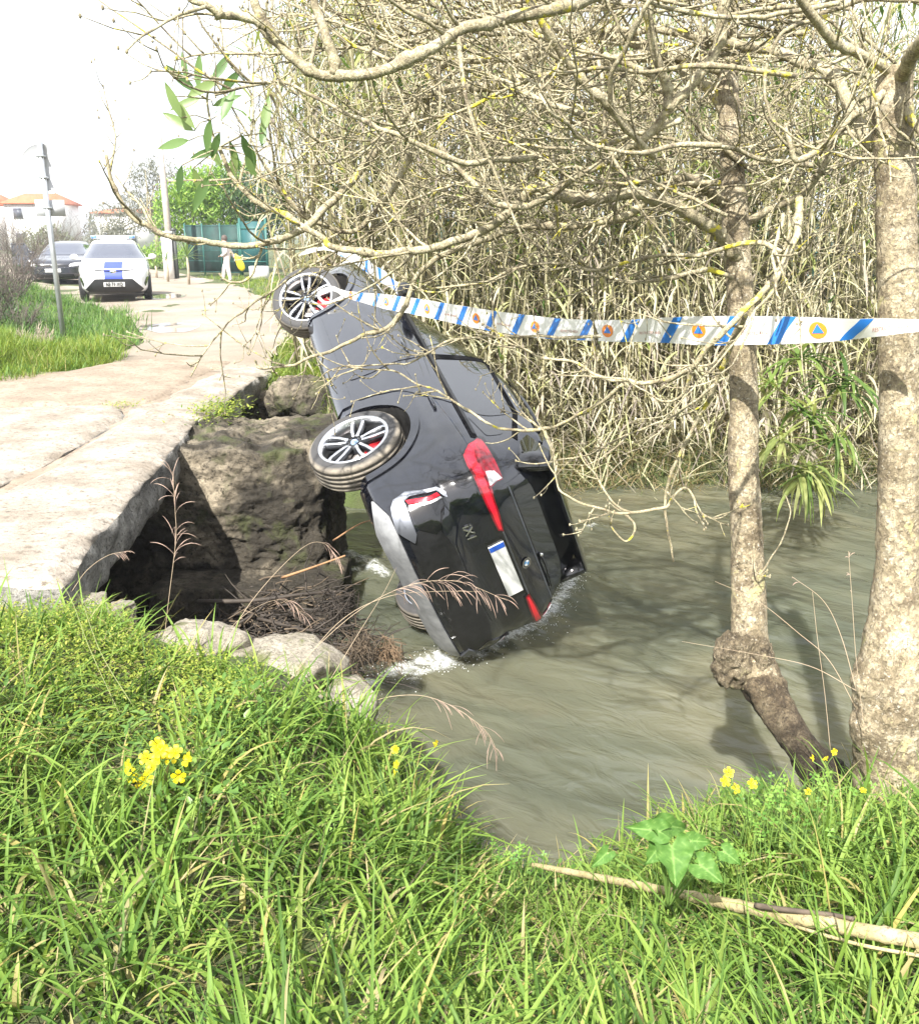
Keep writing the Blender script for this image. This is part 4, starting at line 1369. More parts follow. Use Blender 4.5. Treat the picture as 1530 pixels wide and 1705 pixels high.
def reed_leaves(stem_pts, n, r, hmin=0.12, green=0.2, long=1.0):
    """bases, azimuths, etc. for the leaves of one cane"""
    t = np.sort(r.uniform(hmin, 1, n))
    k = t * (len(stem_pts) - 1)
    i = np.clip(k.astype(int), 0, len(stem_pts) - 2)
    b = stem_pts[i] + (stem_pts[i + 1] - stem_pts[i]) * (k - i)[:, None]
    az = r.uniform(0, 6.28) + np.arange(n) * math.pi + r.normal(0, .7, n)
    dead = r.random(n) < np.clip(1.25 - t * 1.15, .30, .95)
    th = np.where(dead, r.uniform(.9, 2.2, n), r.uniform(.25, .8, n))
    cu = np.where(dead, np.minimum(r.uniform(.9, 2.0, n), 3.0 - th), r.uniform(.7, 2.0, n))
    L = r.uniform(.35, .75, n) * long
    W = r.uniform(.026, .058, n)
    rn = np.where(r.random(n) < green * (0.4 + t), r.uniform(0, .24, n), r.uniform(.25, 1, n) ** 1.0)
    rn = np.where(dead, np.clip(r.normal(.70, .17, n), .3, 1), rn)
    return b, az, th, cu, L, W, rn

def cane_stem(r, H, lean):
    s = np.linspace(0, 1, 7)
    a = r.uniform(0, 6.28)
    bend = r.uniform(.05, .25)
    off = lean * H * s + bend * H * s ** 2.5 * 0.5
    return np.column_stack([np.cos(a) * off, np.sin(a) * off, H * s])

r = np.random.default_rng(21)
protos = []
for k in range(6):
    root = empty('giant_reed')
    H = r.uniform(3.9, 5.4)
    st = cane_stem(r, H, r.uniform(0, .06))
    MB().tube(st, np.linspace(.015, .006, 7), 6).obj('stem', M_cane, root)
    b = reed_leaves(st, 50, r, .06, .36)
    V, F, A = ribbons(b[0], b[1], b[2], b[3], b[4], b[5], 6, r.normal(0, .5, 50), .25, .6, b[6])
    build('leaves', V, F, M_reed, root, attrs=A)
    tag(root, 'tall dry giant reed at the front of the thicket on the far bank', 'reed', 'giant reeds along the front of the thicket')
    protos.append(root)
nfront = 84
for k in range(nfront):
    o = protos[k] if k < 6 else copy_tree(protos[k % 6])
    x = -2.25 + 9.6 * (k + r.uniform(-.4, .4)) / nfront
    y = max(float(yf(x)) + r.uniform(.25, 1.0), 12.5 if x < -1.2 else 0)
    o.location = (x, y, TZ(x, y) - .05)
    o.rotation_euler = (r.normal(0, .06), r.normal(0, .06), r.uniform(0, 6.28))
    sc = r.uniform(.8, 1.15)
    o.scale = (sc, sc, sc)
# the mass behind
Bs = [[] for _ in range(7)]
mbs = MB()
for k in range(760):
    x = r.uniform(-2.4, 9.5); y = float(yf(x)) + r.uniform(.6, 4.2) ** 1.0
    if x < -0.8: y = max(y, 13.0 + r.uniform(0, 3))
    if x < -2.0 - (y - 13) * -.05 and y < 13: continue
    z = TZ(x, y)
    H = r.uniform(3.9, 5.5) if y < 14.2 else r.uniform(4.2, 6.0)
    st = cane_stem(r, H, r.uniform(0, .09)) + np.array([x, y, z - .05])
    mbs.tube(st[::2], [.014, .011, .008, .005], 4, cap=False)
    b = reed_leaves(st, 40, r, .05, .40)
    for q, v in zip(Bs, b): q.append(v)
b = [np.concatenate(q) for q in Bs]
n = len(b[0])
V, F, A = ribbons(b[0], b[1], b[2], b[3], b[4], b[5], 5, r.normal(0, .5, n), 0, .6, b[6])
tag(build('reed_thicket', V, F, M_reed, attrs=A), 'dense mass of straw coloured reed leaves behind the front canes', 'reed thicket', kind='stuff')
tag(mbs.obj('reed_canes', M_cane), 'crowded upright canes inside the reed thicket', 'reed canes', kind='stuff')
# fallen and hanging dead leaves at the foot of the canes
n = 5200
x = r.uniform(-.6, 8, n); y = yf(x) + r.uniform(-.1, 1.3, n)
zb = terrain(x, y) + r.uniform(.05, 2.0, n) * r.random(n)
V, F, A = ribbons(np.column_stack([x, y, zb]), r.uniform(0, 6.28, n), r.uniform(.9, 2.6, n), r.uniform(0, .6, n), r.uniform(.3, .8, n), r.uniform(.012, .035, n), 4, r.normal(0, .6, n), 0, .6, np.clip(r.normal(.72, .2, n), .2, 1))
tag(build('fallen_reed_leaves', V, F, M_reed, attrs=A), 'broken dry leaves hanging and lying at the foot of the reeds', 'dead leaves', kind='stuff')
# reed clump drooping over the water between the two trees
def fan(root, name, c, n, L, green, down, seed, wd=(.03, .05)):
    r = np.random.default_rng(seed)
    b = np.tile(c, (n, 1)) + r.normal(size=(n, 3)) * .05
    th = r.uniform(.5, 1.9, n) + down
    V, F, A = ribbons(b, r.uniform(0, 6.28, n), th, np.minimum(r.uniform(.5, 1.6, n), 3.0 - th), r.uniform(.55, 1.1, n) * L, r.uniform(*wd, n), 6, r.normal(0, .4, n), .25, .6, np.clip(r.normal(green, .08, n), 0, 1))
    return build(name, V, F, M_reed, root, attrs=A)
dr = empty('drooping_reed', at(1335, 560, 11.6))
tag(dr, 'green leafed reed clump bending down over the water between the two tree trunks', 'reed')
base_ = np.array(dr.location)
cs = [(1335, 600, 11.2, 26, .62, .12, 0), (1285, 640, 11.0, 22, .6, .2, .1), (1400, 640, 11.0, 24, .62, .1, .1), (1340, 690, 10.7, 26, .6, .14, .2), (1295, 735, 10.5, 20, .6, .24, .3), (1395, 730, 10.4, 24, .6, .12, .3), (1345, 785, 10.2, 46, .66, .20, .35)]
for k, (u, v, d, nn, L_, g_, dn) in enumerate(cs):
    fan(dr, 'leaf_fan', at(u, v, d - .7) - base_, int(nn * 1.25), L_ * 1.05, g_, dn, 60 + k, (.045, .075))
fan(dr, 'dead_leaves', at(1345, 745, 9.7) - base_, 26, .42, .80, 1.2, 90)
fan(dr, 'dead_leaves', at(1275, 690, 10.0) - base_, 12, .3, .80, 1.0, 91)
for pts in ([(1330, 470, 12.3), (1338, 560, 11.6), (1345, 690, 10.7), (1347, 790, 10.2)], [(1370, 500, 12.2), (1400, 640, 11.0), (1398, 730, 10.4)], [(1310, 480, 12.2), (1288, 640, 11.0), (1295, 735, 10.5)]):
    MB().tube(spline([at(*q) - base_ for q in pts], 5), .012, 5).obj('stem', M_cane, dr)
# ------------------------------------------------------------------ the two ash trees of the near bank
def m_bark(name, base, dark, pale, lich, lthr, scale=1.0, bmp=.8, flake=46, stain=None):
    m, nt, b, o = newmat(name)
    v = coords(nt, 'World')
    n = noise(nt, 9 * scale, 7, .65, v)
    r = ramp(nt, [(.32, dark), (.50, base), (.68, pale)])
    nt.links.new(n.outputs['Fac'], r.inputs['Fac'])
    vo = nt.nodes.new('ShaderNodeTexVoronoi')
    vo.feature = 'DISTANCE_TO_EDGE'
    vo.inputs['Scale'].default_value = flake * scale
    mp = nt.nodes.new('ShaderNodeMapping'); mp.inputs['Scale'].default_value = (1, 1, .7)
    nz = noise(nt, 14 * scale, 4, .6, v)
    vm = nt.nodes.new('ShaderNodeVectorMath'); vm.operation = 'MULTIPLY_ADD'
    vm.inputs[1].default_value = (.06, .06, .06)
    nt.links.new(nz.outputs['Color'], vm.inputs[0]); nt.links.new(v, vm.inputs[2])
    nt.links.new(vm.outputs[0], mp.inputs['Vector']); nt.links.new(mp.outputs[0], vo.inputs['Vector'])
    rv = ramp(nt, [(0.0, (.55, .55, .55)), (0.07, (0, 0, 0))])
    nt.links.new(vo.outputs['Distance'], rv.inputs['Fac'])
    brk = noise(nt, 6 * scale, 4, .6, v)
    rbk = ramp(nt, [(.42, (0, 0, 0)), (.60, (1, 1, 1))]); nt.links.new(brk.outputs['Fac'], rbk.inputs['Fac'])
    c = mixc(nt, mixc(nt, 1.0, rv.outputs['Color'], rbk.outputs['Color'], 'MULTIPLY'), r.outputs['Color'], [x * .5 for x in dark])
    vf = nt.nodes.new('ShaderNodeTexVoronoi'); vf.inputs['Scale'].default_value = 75 * scale; nt.links.new(mp.outputs[0], vf.inputs['Vector'])
    rvf = ramp(nt, [(.1, (.62, .60, .56)), (.9, (1.25, 1.22, 1.15))]); nt.links.new(vf.outputs['Color'], rvf.inputs['Fac'])
    c = mixc(nt, 1.0, c, rvf.outputs['Color'], 'MULTIPLY')
    nlg = noise(nt, 2.6, 5, .6, v); rlg = ramp(nt, [(.35, (.66, .64, .60)), (.65, (1.22, 1.22, 1.2))]); nt.links.new(nlg.outputs['Fac'], rlg.inputs['Fac'])
    c = mixc(nt, 1.0, c, rlg.outputs['Color'], 'MULTIPLY')
    nfl = noise(nt, 42 * scale, 5, .7, mp.outputs[0], .8)
    rfl = ramp(nt, [(.36, (1, 1, 1)), (.46, (0, 0, 0))]); nt.links.new(nfl.outputs['Fac'], rfl.inputs['Fac'])
    c = mixc(nt, rfl.outputs['Color'], c, dark)
    nsp = noise(nt, 60 * scale, 3, .5, v)
    rsp = ramp(nt, [(.60, (0, 0, 0)), (.70, (.8, .8, .8))]); nt.links.new(nsp.outputs['Fac'], rsp.inputs['Fac'])
    c = mixc(nt, rsp.outputs['Color'], c, pale)
    n2 = noise(nt, 8, 6, .65, v, .4)
    r2 = ramp(nt, [(lthr, (0, 0, 0)), (lthr + .05, (1, 1, 1))])
    nt.links.new(n2.outputs['Fac'], r2.inputs['Fac'])
    c = mixc(nt, r2.outputs['Color'], c, lich)
    nt.links.new(c, b.inputs['Base Color'])
    b.inputs['Roughness'].default_value = .85
    b.inputs['Specular IOR Level'].default_value = .25
    p = bump(nt, None, vo.outputs['Distance'], bmp * .55, .02)
    n3 = noise(nt, 55 * scale, 6, .65, v)
    p = bump(nt, None, vf.outputs['Distance'], bmp * .5, .012, p)
    p = bump(nt, None, nfl.outputs['Fac'], bmp, .02, p)
    bump(nt, b, n3.outputs['Fac'], bmp, .012, p)
    if stain:
        sx = nt.nodes.new('ShaderNodeSeparateXYZ'); nt.links.new(v, sx.inputs[0])
        ad = nt.nodes.new('ShaderNodeMath'); ad.operation = 'MULTIPLY_ADD'; ad.inputs[1].default_value = .5
        nt.links.new(n.outputs['Fac'], ad.inputs[0]); nt.links.new(sx.outputs['Z'], ad.inputs[2])
        mr = nt.nodes.new('ShaderNodeMapRange'); mr.inputs[1].default_value = stain[0]; mr.inputs[2].default_value = stain[1]; mr.inputs[3].default_value = .92; mr.inputs[4].default_value = 0
        nt.links.new(ad.outputs[0], mr.inputs[0])
        nt.links.new(mixc(nt, mr.outputs[0], c, (.028, .022, .017)), b.inputs['Base Color'])
    return m
M_bark = m_bark('ash_bark', (0.40, 0.345, 0.245), (0.18, 0.145, 0.10), (0.54, 0.49, 0.39), (0.46, 0.41, 0.21), .60, 1.0, .9)
M_burl = m_bark('burl_bark', (0.25, 0.21, 0.15), (0.08, 0.065, 0.048), (0.40, 0.35, 0.26), (0.42, 0.37, 0.22), .62, 1.3, 1.0, 26)
M_dark = m_bark('stained_bark', (0.22, 0.175, 0.12), (0.07, 0.055, 0.04), (0.32, 0.27, 0.19), (0.36, 0.31, 0.19), .66, 1.2, 1.0, 40, (-.62, -.22))
M_branch = m_bark('branch_bark', (0.39, 0.355, 0.245), (0.18, 0.15, 0.11), (0.49, 0.46, 0.35), (0.56, 0.49, 0.05), .60, 1.6, .4, 40)
M_lich = m_bark('lichened_bark', (0.41, 0.37, 0.25), (0.20, 0.165, 0.12), (0.50, 0.46, 0.34), (0.58, 0.50, 0.05), .575, 1.6, .4, 40)

def trunk_mesh(name, pts, rads, mat, parent, sides=26, lump=.10, seed=0, n=16, bumps=()):
    P = spline(np.array(pts), n)
    R = spline(np.array(rads)[:, None], n)[:, 0]
    T, N, B = frames(P)
    th = np.arange(sides) * 2 * math.pi / sides
    D = np.cos(th)[None, :, None] * N[:, None] + np.sin(th)[None, :, None] * B[:, None]
    V = P[:, None] + R[:, None, None] * D
    rr_ = R[:, None] * (1 + lump * fbm(V, 5, seed, 4) * 1.6)
    for c, s, h in bumps:
        d2 = ((V - np.array(c)) ** 2).sum(-1)
        rr_ = rr_ + h * np.exp(-d2 / s ** 2)
    rr_ = rr_ * (1 + .05 * fbm(V, 30, seed + 5, 3) - .045 * np.clip(fbm(V * np.array([1, 1, .6]), 45, seed + 9, 3), 0, 1))
    V = P[:, None] + rr_[..., None] * D
    m = len(P)
    i = np.arange(m - 1)[:, None] * sides; j = np.arange(sides)[None]; j2 = (j + 1) % sides
    F = list(np.stack([i + j, i + j2, i + sides + j2, i + sides + j], -1).reshape(-1, 4))
    F.append(np.arange(sides) + (m - 1) * sides)
    return build(name, V.reshape(-1, 3), F, mat, parent)

rb = np.random.default_rng(33)
def twig_path(p, d, L, up, r, n=7, wig=.10):
    pts = [p]; d = d / np.linalg.norm(d)
    for k in range(n):
        d = d + np.array([0, 0, up / n]) + r.normal(size=3) * wig
        d /= np.linalg.norm(d)
        pts.append(pts[-1] + d * L / n)
    return np.array(pts)

def rand_dir(t, ang, r):
    v = r.normal(size=3); v -= t * (v @ t); v /= np.linalg.norm(v) + 1e-9
    return t * math.cos(ang) + v * math.sin(ang)

def grow(mb, path, r0, r, dens=6.0, lmin=.22, lmax=.8, up=.7, start=.15, depth=0, maxd=1):
    seg = np.linalg.norm(np.diff(path, axis=0), axis=1)
    Ltot = seg.sum(); cum = np.concatenate([[0], np.cumsum(seg)])
    n = r.poisson(dens * Ltot)
    for s in np.sort(r.uniform(start * Ltot, Ltot, n)):
        i = min(np.searchsorted(cum, s) - 1, len(path) - 2); i = max(i, 0)
        p = path[i] + (path[i + 1] - path[i]) * ((s - cum[i]) / max(seg[i], 1e-6))
        t = path[i + 1] - path[i]; t = t / (np.linalg.norm(t) + 1e-9)
        d = rand_dir(t, r.uniform(.5, 1.15), r)
        L = r.uniform(lmin, lmax) * (1 if depth == 0 else .42)
        if p[1] + d[1] * L < 2.5: d[1] = abs(d[1])
        pa = twig_path(p, d, L, up * r.uniform(.2, 1.4), r, 7 if depth == 0 else 4)
        rad = min(r0 * .55, .0068 * (L / .8) ** .5 + .0018) if depth == 0 else .0028
        mb.tube(pa, np.linspace(rad, rad * .42, len(pa)), 5 if depth == 0 else 4, a=r.random())
        # bud or seed knob at the end
        if r.random() < .8:
            mb.sphere(pa[-1], (.005, .005, .008), 5, 4, a=r.random())
        if r.random() < .35 and depth == 0:   # short spur with knobs
            q = pa[len(pa) // 2]
            for _ in range(3):
                mb.sphere(q + r.normal(size=3) * .006, .006, 5, 3, a=r.random())
        if depth < maxd:
            grow(mb, pa, rad, r, 6.5, lmin, lmax, up, .2, depth + 1, maxd)

def bough(tree, pts, rad, mat=None, dens=6.0, lmax=.75, up=.6, twigs=None, name='branch'):
    P = spline(np.array([at(*q) for q in pts]), 7)
    t = np.linspace(0, 1, len(P))
    R = rad[0] + (rad[1] - rad[0]) * t ** .8
    R = R * (1 + .12 * fbm(P, 14, 3, 3))
    jt = np.stack([fbm(P, 5.5, 70 + a_, 3) for a_ in range(3)], -1) * .030 * np.clip(np.minimum(t, 1 - t) * 8, 0, 1)[:, None]
    P = P + jt
    for _ in range(max(2, len(P) // 9)):      # swollen nodes
        k = rb.integers(1, len(P) - 1)
        R[k] *= rb.uniform(1.1, 1.45)
    MB().tube(P, R, 8).obj(name, mat or M_branch, tree)
    if twigs is not None:
        grow(twigs, P, rad[1] * 1.3 + .004, rb, dens, min(.18, lmax * .6), lmax, up)
    return P

# right-hand tree
treeR = empty('ash_tree')
tag(treeR, 'stout bare ash tree with a swollen base at the right edge of the bank', 'tree')
tr_pts = [(1478, 1330, 3.75), (1482, 1210, 3.75), (1490, 1120, 3.8), (1492, 1020, 3.85), (1494, 900, 3.9), (1496, 760, 3.95), (1496, 600, 4.0), (1494, 440, 4.05), (1490, 300, 4.1), (1486, 180, 4.1), (1492, 110, 4.1)]
tr_r = [.16, .155, .16, .112, .090, .086, .083, .080, .080, .078, .06]
trunk_mesh('trunk', [at(*q) for q in tr_pts], tr_r, M_bark, treeR, 84, .08, 2, 34, [(at(1425, 1140, 3.75), .11, .045), (at(1430, 1215, 3.7), .09, .035), (at(1450, 1060, 3.75), .08, .02)])
# middle tree
treeM = empty('ash_tree')
tag(treeM, 'slim bare ash tree with a knobbly burl leaning up out of the stream edge', 'tree')
tm_pts = [(1390, 1320, 4.15), (1345, 1262, 4.2), (1302, 1200, 4.3), (1268, 1140, 4.45), (1248, 1080, 4.55), (1246, 1010, 4.6), (1245, 930, 4.65), (1240, 840, 4.7), (1237, 740, 4.75), (1237, 620, 4.8), (1232, 500, 4.85), (1226, 400, 4.9), (1220, 310, 4.95), (1214, 200, 5.0), (1212, 60, 5.1), (1225, -120, 5.2)]
tm_r = [.11, .105, .105, .11, .105, .092, .085, .080, .078, .072, .069, .066, .062, .055, .047, .035]
Pm = [at(*q) for q in tm_pts]
trunk_mesh('trunk', Pm[3:], tm_r[3:], M_bark, treeM, 60, .08, 5, 30)
trunk_mesh('trunk_foot', Pm[:5], np.array(tm_r[:5]) * 1.02, M_dark, treeM, 72, .30, 5, 36)
# burl: a knobbly swelling on the left of the bend
bm = bmesh.new(); bmesh.ops.create_icosphere(bm, subdivisions=5, radius=1)
Vb = np.array([v.co[:] for v in bm.verts]); Fb = np.array([[v.index for v in f.verts] for f in bm.faces]); bm.free()
cb = at(1222, 1098, 4.5)
Pb = Vb * np.array([.115, .12, .18])
rad_ = 1 + .34 * fbm(Pb + cb, 11, 4, 4) - .30 * np.abs(fbm(Pb + cb, 20, 6, 4))
build('burl', cb + Pb * rad_[:, None], Fb, M_burl, treeM)
cb2 = at(1262, 1105, 4.5)
Pb = Vb * np.array([.085, .10, .17])
rad_ = 1 + .3 * fbm(Pb + cb2, 11, 14, 4) - .25 * np.abs(fbm(Pb + cb2, 22, 6, 4))
build('burl', cb2 + Pb * rad_[:, None], Fb, M_burl, treeM)

twR, twM = MB(), MB()
B = bough
# --- boughs of the right tree (nearer)
B(treeR, [(1492, 130, 4.1), (1430, 95, 4.0), (1380, 60, 3.9), (1330, 0, 3.8), (1290, -70, 3.7)], (.022, .014), None, 5, .6, .6, twR)
B(treeR, [(1490, 140, 4.1), (1420, 195, 4.0), (1370, 240, 3.95), (1326, 268, 3.9), (1312, 225, 3.9), (1308, 205, 3.9)], (.018, .008), None, 6, .6, .6, twR)
B(treeR, [(1495, 135, 4.1), (1515, 100, 3.9), (1545, 60, 3.7)], (.034, .026), M_branch, 0, .5, .6, None)
B(treeR, [(1494, 150, 4.1), (1520, 200, 4.0), (1550, 260, 3.9)], (.022, .014), None, 5, .5, .6, twR)
B(treeR, [(1485, 240, 4.1), (1440, 225, 4.2), (1377, 119, 4.4), (1288, 89, 4.6), (1203, 72, 4.8), (1092, 47, 5.0), (980, 50, 5.2), (880, 55, 5.4), (760, 70, 5.6), (640, 40, 5.8)], (.032, .011), None, 6, .9, .5, twR)
B(treeR, [(1240, -60, 4.0), (1207, 13, 4.0), (1194, 72, 4.0), (1152, 140, 4.0), (1112, 183, 4.0), (1063, 238, 4.05), (960, 298, 4.1), (880, 336, 4.2), (845, 342, 4.2), (815, 331, 4.25), (765, 285, 4.3), (730, 238, 4.3)], (.026, .009), M_branch, 6, .7, .8, twR)
B(treeR, [(1060, -60, 3.9), (1070, 0, 3.9), (1084, 76, 3.95), (1105, 140, 4.0), (1112, 183, 4.0)], (.014, .02), None, 4, .6, .6, twR)
B(treeR, [(870, -50, 3.8), (888, 8, 3.8), (956, 119, 3.9), (1003, 170, 3.95), (1050, 217, 4.05), (1063, 238, 4.05)], (.016, .019), None, 4, .6, .6, twR)
B(treeR, [(1120, -120, 3.6), (1000, -20, 3.5), (900, 21, 3.4), (836, 32, 3.4), (781, 51, 3.35), (717, 85, 3.3), (645, 113, 3.3), (560, 125, 3.3), (522, 119, 3.3), (479, 89, 3.3), (450, 47, 3.3), (428, 8, 3.3), (415, -40, 3.3)], (.023, .014), M_branch, 5, .75, .5, twR)
B(treeR, [(556, 125, 3.3), (543, 76, 3.3), (530, 30, 3.35), (526, -20, 3.4)], (.018, .012), None, 5, .5, .8, twR)
B(treeR, [(445, 45, 3.3), (433, 34, 3.3), (405, 28, 3.3), (377, 21, 3.25), (335, 0, 3.2), (300, -20, 3.2)], (.017, .010), None, 6, .55, .1, twR)
B(treeR, [(522, 119, 3.3), (470, 72, 3.4), (433, 34, 3.4)], (.012, .012), None, 5, .6, .0, twR)
# lichen-yellow branch crossing the tape, and its arms over the water
H = [(1330, 330, 4.0), (1322, 399, 3.9), (1288, 459, 3.8), (1262, 488, 3.75), (1232, 522, 3.7), (1198, 565, 3.7), (1152, 614, 3.75)]
B(treeR, H, (.016, .011), M_lich, 5, .4, .5, twR)
B(treeR, [(1240, 525, 3.75), (1215, 581, 3.9), (1186, 645, 4.0), (1152, 717, 4.1), (1124, 785, 4.15), (1109, 845, 4.2), (1112, 880, 4.2), (1121, 935, 4.2)], (.014, .004), M_lich, 4, .3, .5, twR)
B(treeR, [(1109, 845, 4.2), (1037, 853, 4.2), (978, 836, 4.2), (939, 819, 4.25), (930, 795, 4.25), (927, 768, 4.3)], (.008, .003), M_lich, 6, .25, .6, twR)
B(treeR, [(1109, 845, 4.2), (1143, 815, 4.25), (1173, 857, 4.3), (1195, 862, 4.3), (1211, 855, 4.3)], (.007, .003), M_lich, 6, .2, .6, twR)
B(treeR, [(1037, 853, 4.2), (1058, 866, 4.2), (1054, 887, 4.2), (1039, 900, 4.2), (1024, 883, 4.2), (1018, 862, 4.2)], (.006, .003), M_lich, 4, .15, .6, twR)
B(treeR, [(1050, 853, 4.2), (1020, 832, 4.2), (990, 790, 4.2), (965, 755, 4.2)], (.006, .003), M_lich, 5, .2, .6, twR)
B(treeR, [(1152, 614, 3.75), (1097, 636, 3.85), (1037, 639, 4.0), (985, 625, 4.2), (956, 607, 4.3), (880, 585, 4.5), (810, 545, 4.7)], (.011, .005), M_lich, 6, .4, .7, twR)
B(treeR, [(1150, 615, 3.75), (1135, 658, 3.8), (1105, 666, 3.9), (1080, 655, 3.9)], (.008, .004), M_lich, 5, .2, .6, twR)
B(treeR, [(1037, 639, 4.0), (1000, 670, 4.1), (965, 690, 4.2), (904, 712, 4.4), (833, 712, 4.6), (790, 690, 4.7), (744, 662, 4.8), (676, 628, 5.0), (620, 618, 5.1), (579, 611, 5.2)], (.010, .004), M_lich, 6, .45, .6, twR)
B(treeR, [(1190, 640, 3.95), (1120, 690, 4.1), (1040, 725, 4.3), (960, 760, 4.5), (925, 768, 4.6)], (.006, .004), M_branch, 4, .3, .5, twR)
B(treeR, [(1310, 330, 3.9), (1309, 400, 3.9), (1306, 416, 3.9)], (.006, .005), M_lich, 3, .2, -.3, twR)
# --- boughs of the middle tree
B(treeM, [(1228, 430, 4.85), (1207, 399, 4.8), (1177, 378, 4.7), (1130, 350, 4.6), (1097, 335, 4.5), (1040, 320, 4.4), (960, 330, 4.4), (900, 314, 4.4), (857, 340, 4.45), (802, 378, 4.5), (717, 418, 4.6), (632, 420, 4.7), (556, 412, 4.8), (539, 395, 4.8), (488, 361, 4.8), (428, 335, 4.8), (390, 297, 4.8), (365, 246, 4.8)], (.036, .010), M_branch, 6, .75, .7, twM)
B(treeM, [(1218, 340, 4.95), (1194, 331, 4.9), (1170, 305, 4.8), (1152, 297, 4.75), (1118, 300, 4.7), (1050, 352, 4.7), (965, 373, 4.7), (880, 378, 4.8), (800, 400, 4.9), (700, 450, 5.0), (664, 527, 5.0), (591, 565, 5.1), (534, 594, 5.2), (440, 613, 5.3), (425, 600, 5.3)], (.032, .006), M_branch, 6, .6, .6, twM)
B(treeM, [(1216, 200, 5.0), (1150, 120, 5.1), (1000, 60, 5.2), (850, 100, 5.2), (740, 110, 5.2), (709, 187, 5.2), (675, 272, 5.2), (645, 335, 5.2), (590, 382, 5.2), (526, 365, 5.2), (490, 340, 5.2), (458, 301, 5.2)], (.030, .009), M_branch, 6, .75, .7, twM)
B(treeM, [(1212, 120, 5.05), (1100, 90, 5.1), (900, 130, 5.1), (760, 150, 5.1), (700, 170, 5.1), (632, 242, 5.0), (590, 297, 5.0), (526, 361, 4.9), (479, 391, 4.9), (420, 408, 4.8), (340, 404, 4.8), (282, 396, 4.7), (252, 384, 4.7), (218, 357, 4.7), (190, 309, 4.7), (177, 258, 4.7)], (.030, .008), M_branch, 6, .55, .8, twM)
B(treeM, [(428, 408, 4.85), (435, 414, 4.85), (425, 452, 4.85), (404, 472, 4.85), (381, 469, 4.85), (365, 455, 4.85)], (.008, .005), None, 4, .2, .6, twM)
B(treeM, [(1224, 380, 4.9), (1280, 350, 4.9), (1330, 330, 4.8), (1370, 280, 4.7), (1400, 200, 4.6), (1440, 160, 4.5)], (.024, .010), M_branch, 6, .6, .6, twM)
B(treeM, [(1230, 470, 4.85), (1190, 450, 4.8), (1120, 460, 4.8), (1050, 468, 4.8), (990, 450, 4.9), (930, 420, 5.0), (890, 420, 5.0)], (.014, .006), M_branch, 7, .5, .7, twM)
B(treeM, [(1300, 420, 4.2), (1250, 400, 4.3), (1160, 425, 4.4), (1080, 430, 4.5), (990, 445, 4.6), (900, 440, 4.7), (800, 470, 4.8), (720, 480, 4.9)], (.012, .005), M_lich, 7, .45, .7, twM)
B(treeM, [(1000, 560, 4.6), (880, 560, 4.7), (760, 562, 4.8), (710, 589, 4.9), (656, 608, 5.0), (600, 612, 5.1), (559, 613, 5.1), (520, 640, 5.2)], (.008, .003), M_branch, 8, .4, .6, twM)
B(treeM, [(1242, 840, 4.7), (1262, 950, 4.5), (1290, 915, 4.5), (1310, 870, 4.5), (1313, 840, 4.55)], (.005, .003), None, 3, .1, .5, twM)
# --- many more crossing boughs filling the crowns
r = np.random.default_rng(91)
for k in range(112):
    u0, v0 = r.uniform(820, 1640), r.uniform(-160, 360)
    d0 = r.uniform(3.7, 6.8)
    tree, tw = (treeR, twR) if (k % 2) else (treeM, twM)
    n_ = r.integers(4, 7)
    ang = r.normal(math.pi, .38) if r.random() < .75 else r.uniform(0, 6.28)
    step = r.uniform(60, 130) * 4.6 / d0
    pts = [(u0, v0, d0)]
    bend = r.normal(0, .22)
    for j in range(n_):
        ang += bend + r.normal(0, .22)
        u, v, d = pts[-1]
        pts.append((u + math.cos(ang) * step, v - math.sin(ang) * step * .8, max(3.4, d + r.normal(0, .12))))
    B(tree, pts, (r.uniform(.005, .014), r.uniform(.003, .005)), M_lich if r.random() < .28 else M_branch, 8, .62, .75, tw)
twR.obj('twigs', M_branch, treeR)['kind'] = 'stuff'
twM.obj('twigs', M_branch, treeM)['kind'] = 'stuff'

# leaves left on the far tip of the right-hand tree's lowest limb
M_ash = leafmat('ash_leaf', [(0, (.09, .16, .06)), (.6, (.15, .25, .09)), (1, (.24, .32, .12))], .5, .4)
leaf_px = [(285, 165, -50, 62), (318, 158, 30, 60), (300, 190, 110, 55), (330, 140, 80, 50), (345, 150, 60, 58), (322, 148, 140, 60), (330, 165, 200, 55), (360, 175, 20, 50), (372, 195, 70, 60), (350, 205, 250, 55), (342, 232, 300, 60), (365, 225, 240, 48), (385, 240, 280, 52), (392, 256, 255, 50), (410, 262, 290, 45), (405, 230, 285, 55), (420, 248, 265, 50), (437, 240, 85, 48), (358, 130, 60, 55), (372, 150, 40, 52), (312, 130, 100, 45), (440, 215, 80, 60), (310, 235, 190, 62), (355, 250, 200, 45), (318, 215, 150, 60), (303, 280, 250, 50), (325, 285, 280, 55), (345, 300, 240, 65)]
stm = MB()
tips = [at(365, 246, 4.8), at(355, 225, 4.8), at(350, 200, 4.8), at(345, 165, 4.8), at(350, 140, 4.8)]
stm.tube(spline(np.array(tips), 4), .006, 5)
lw = 1
proto_leaf = None
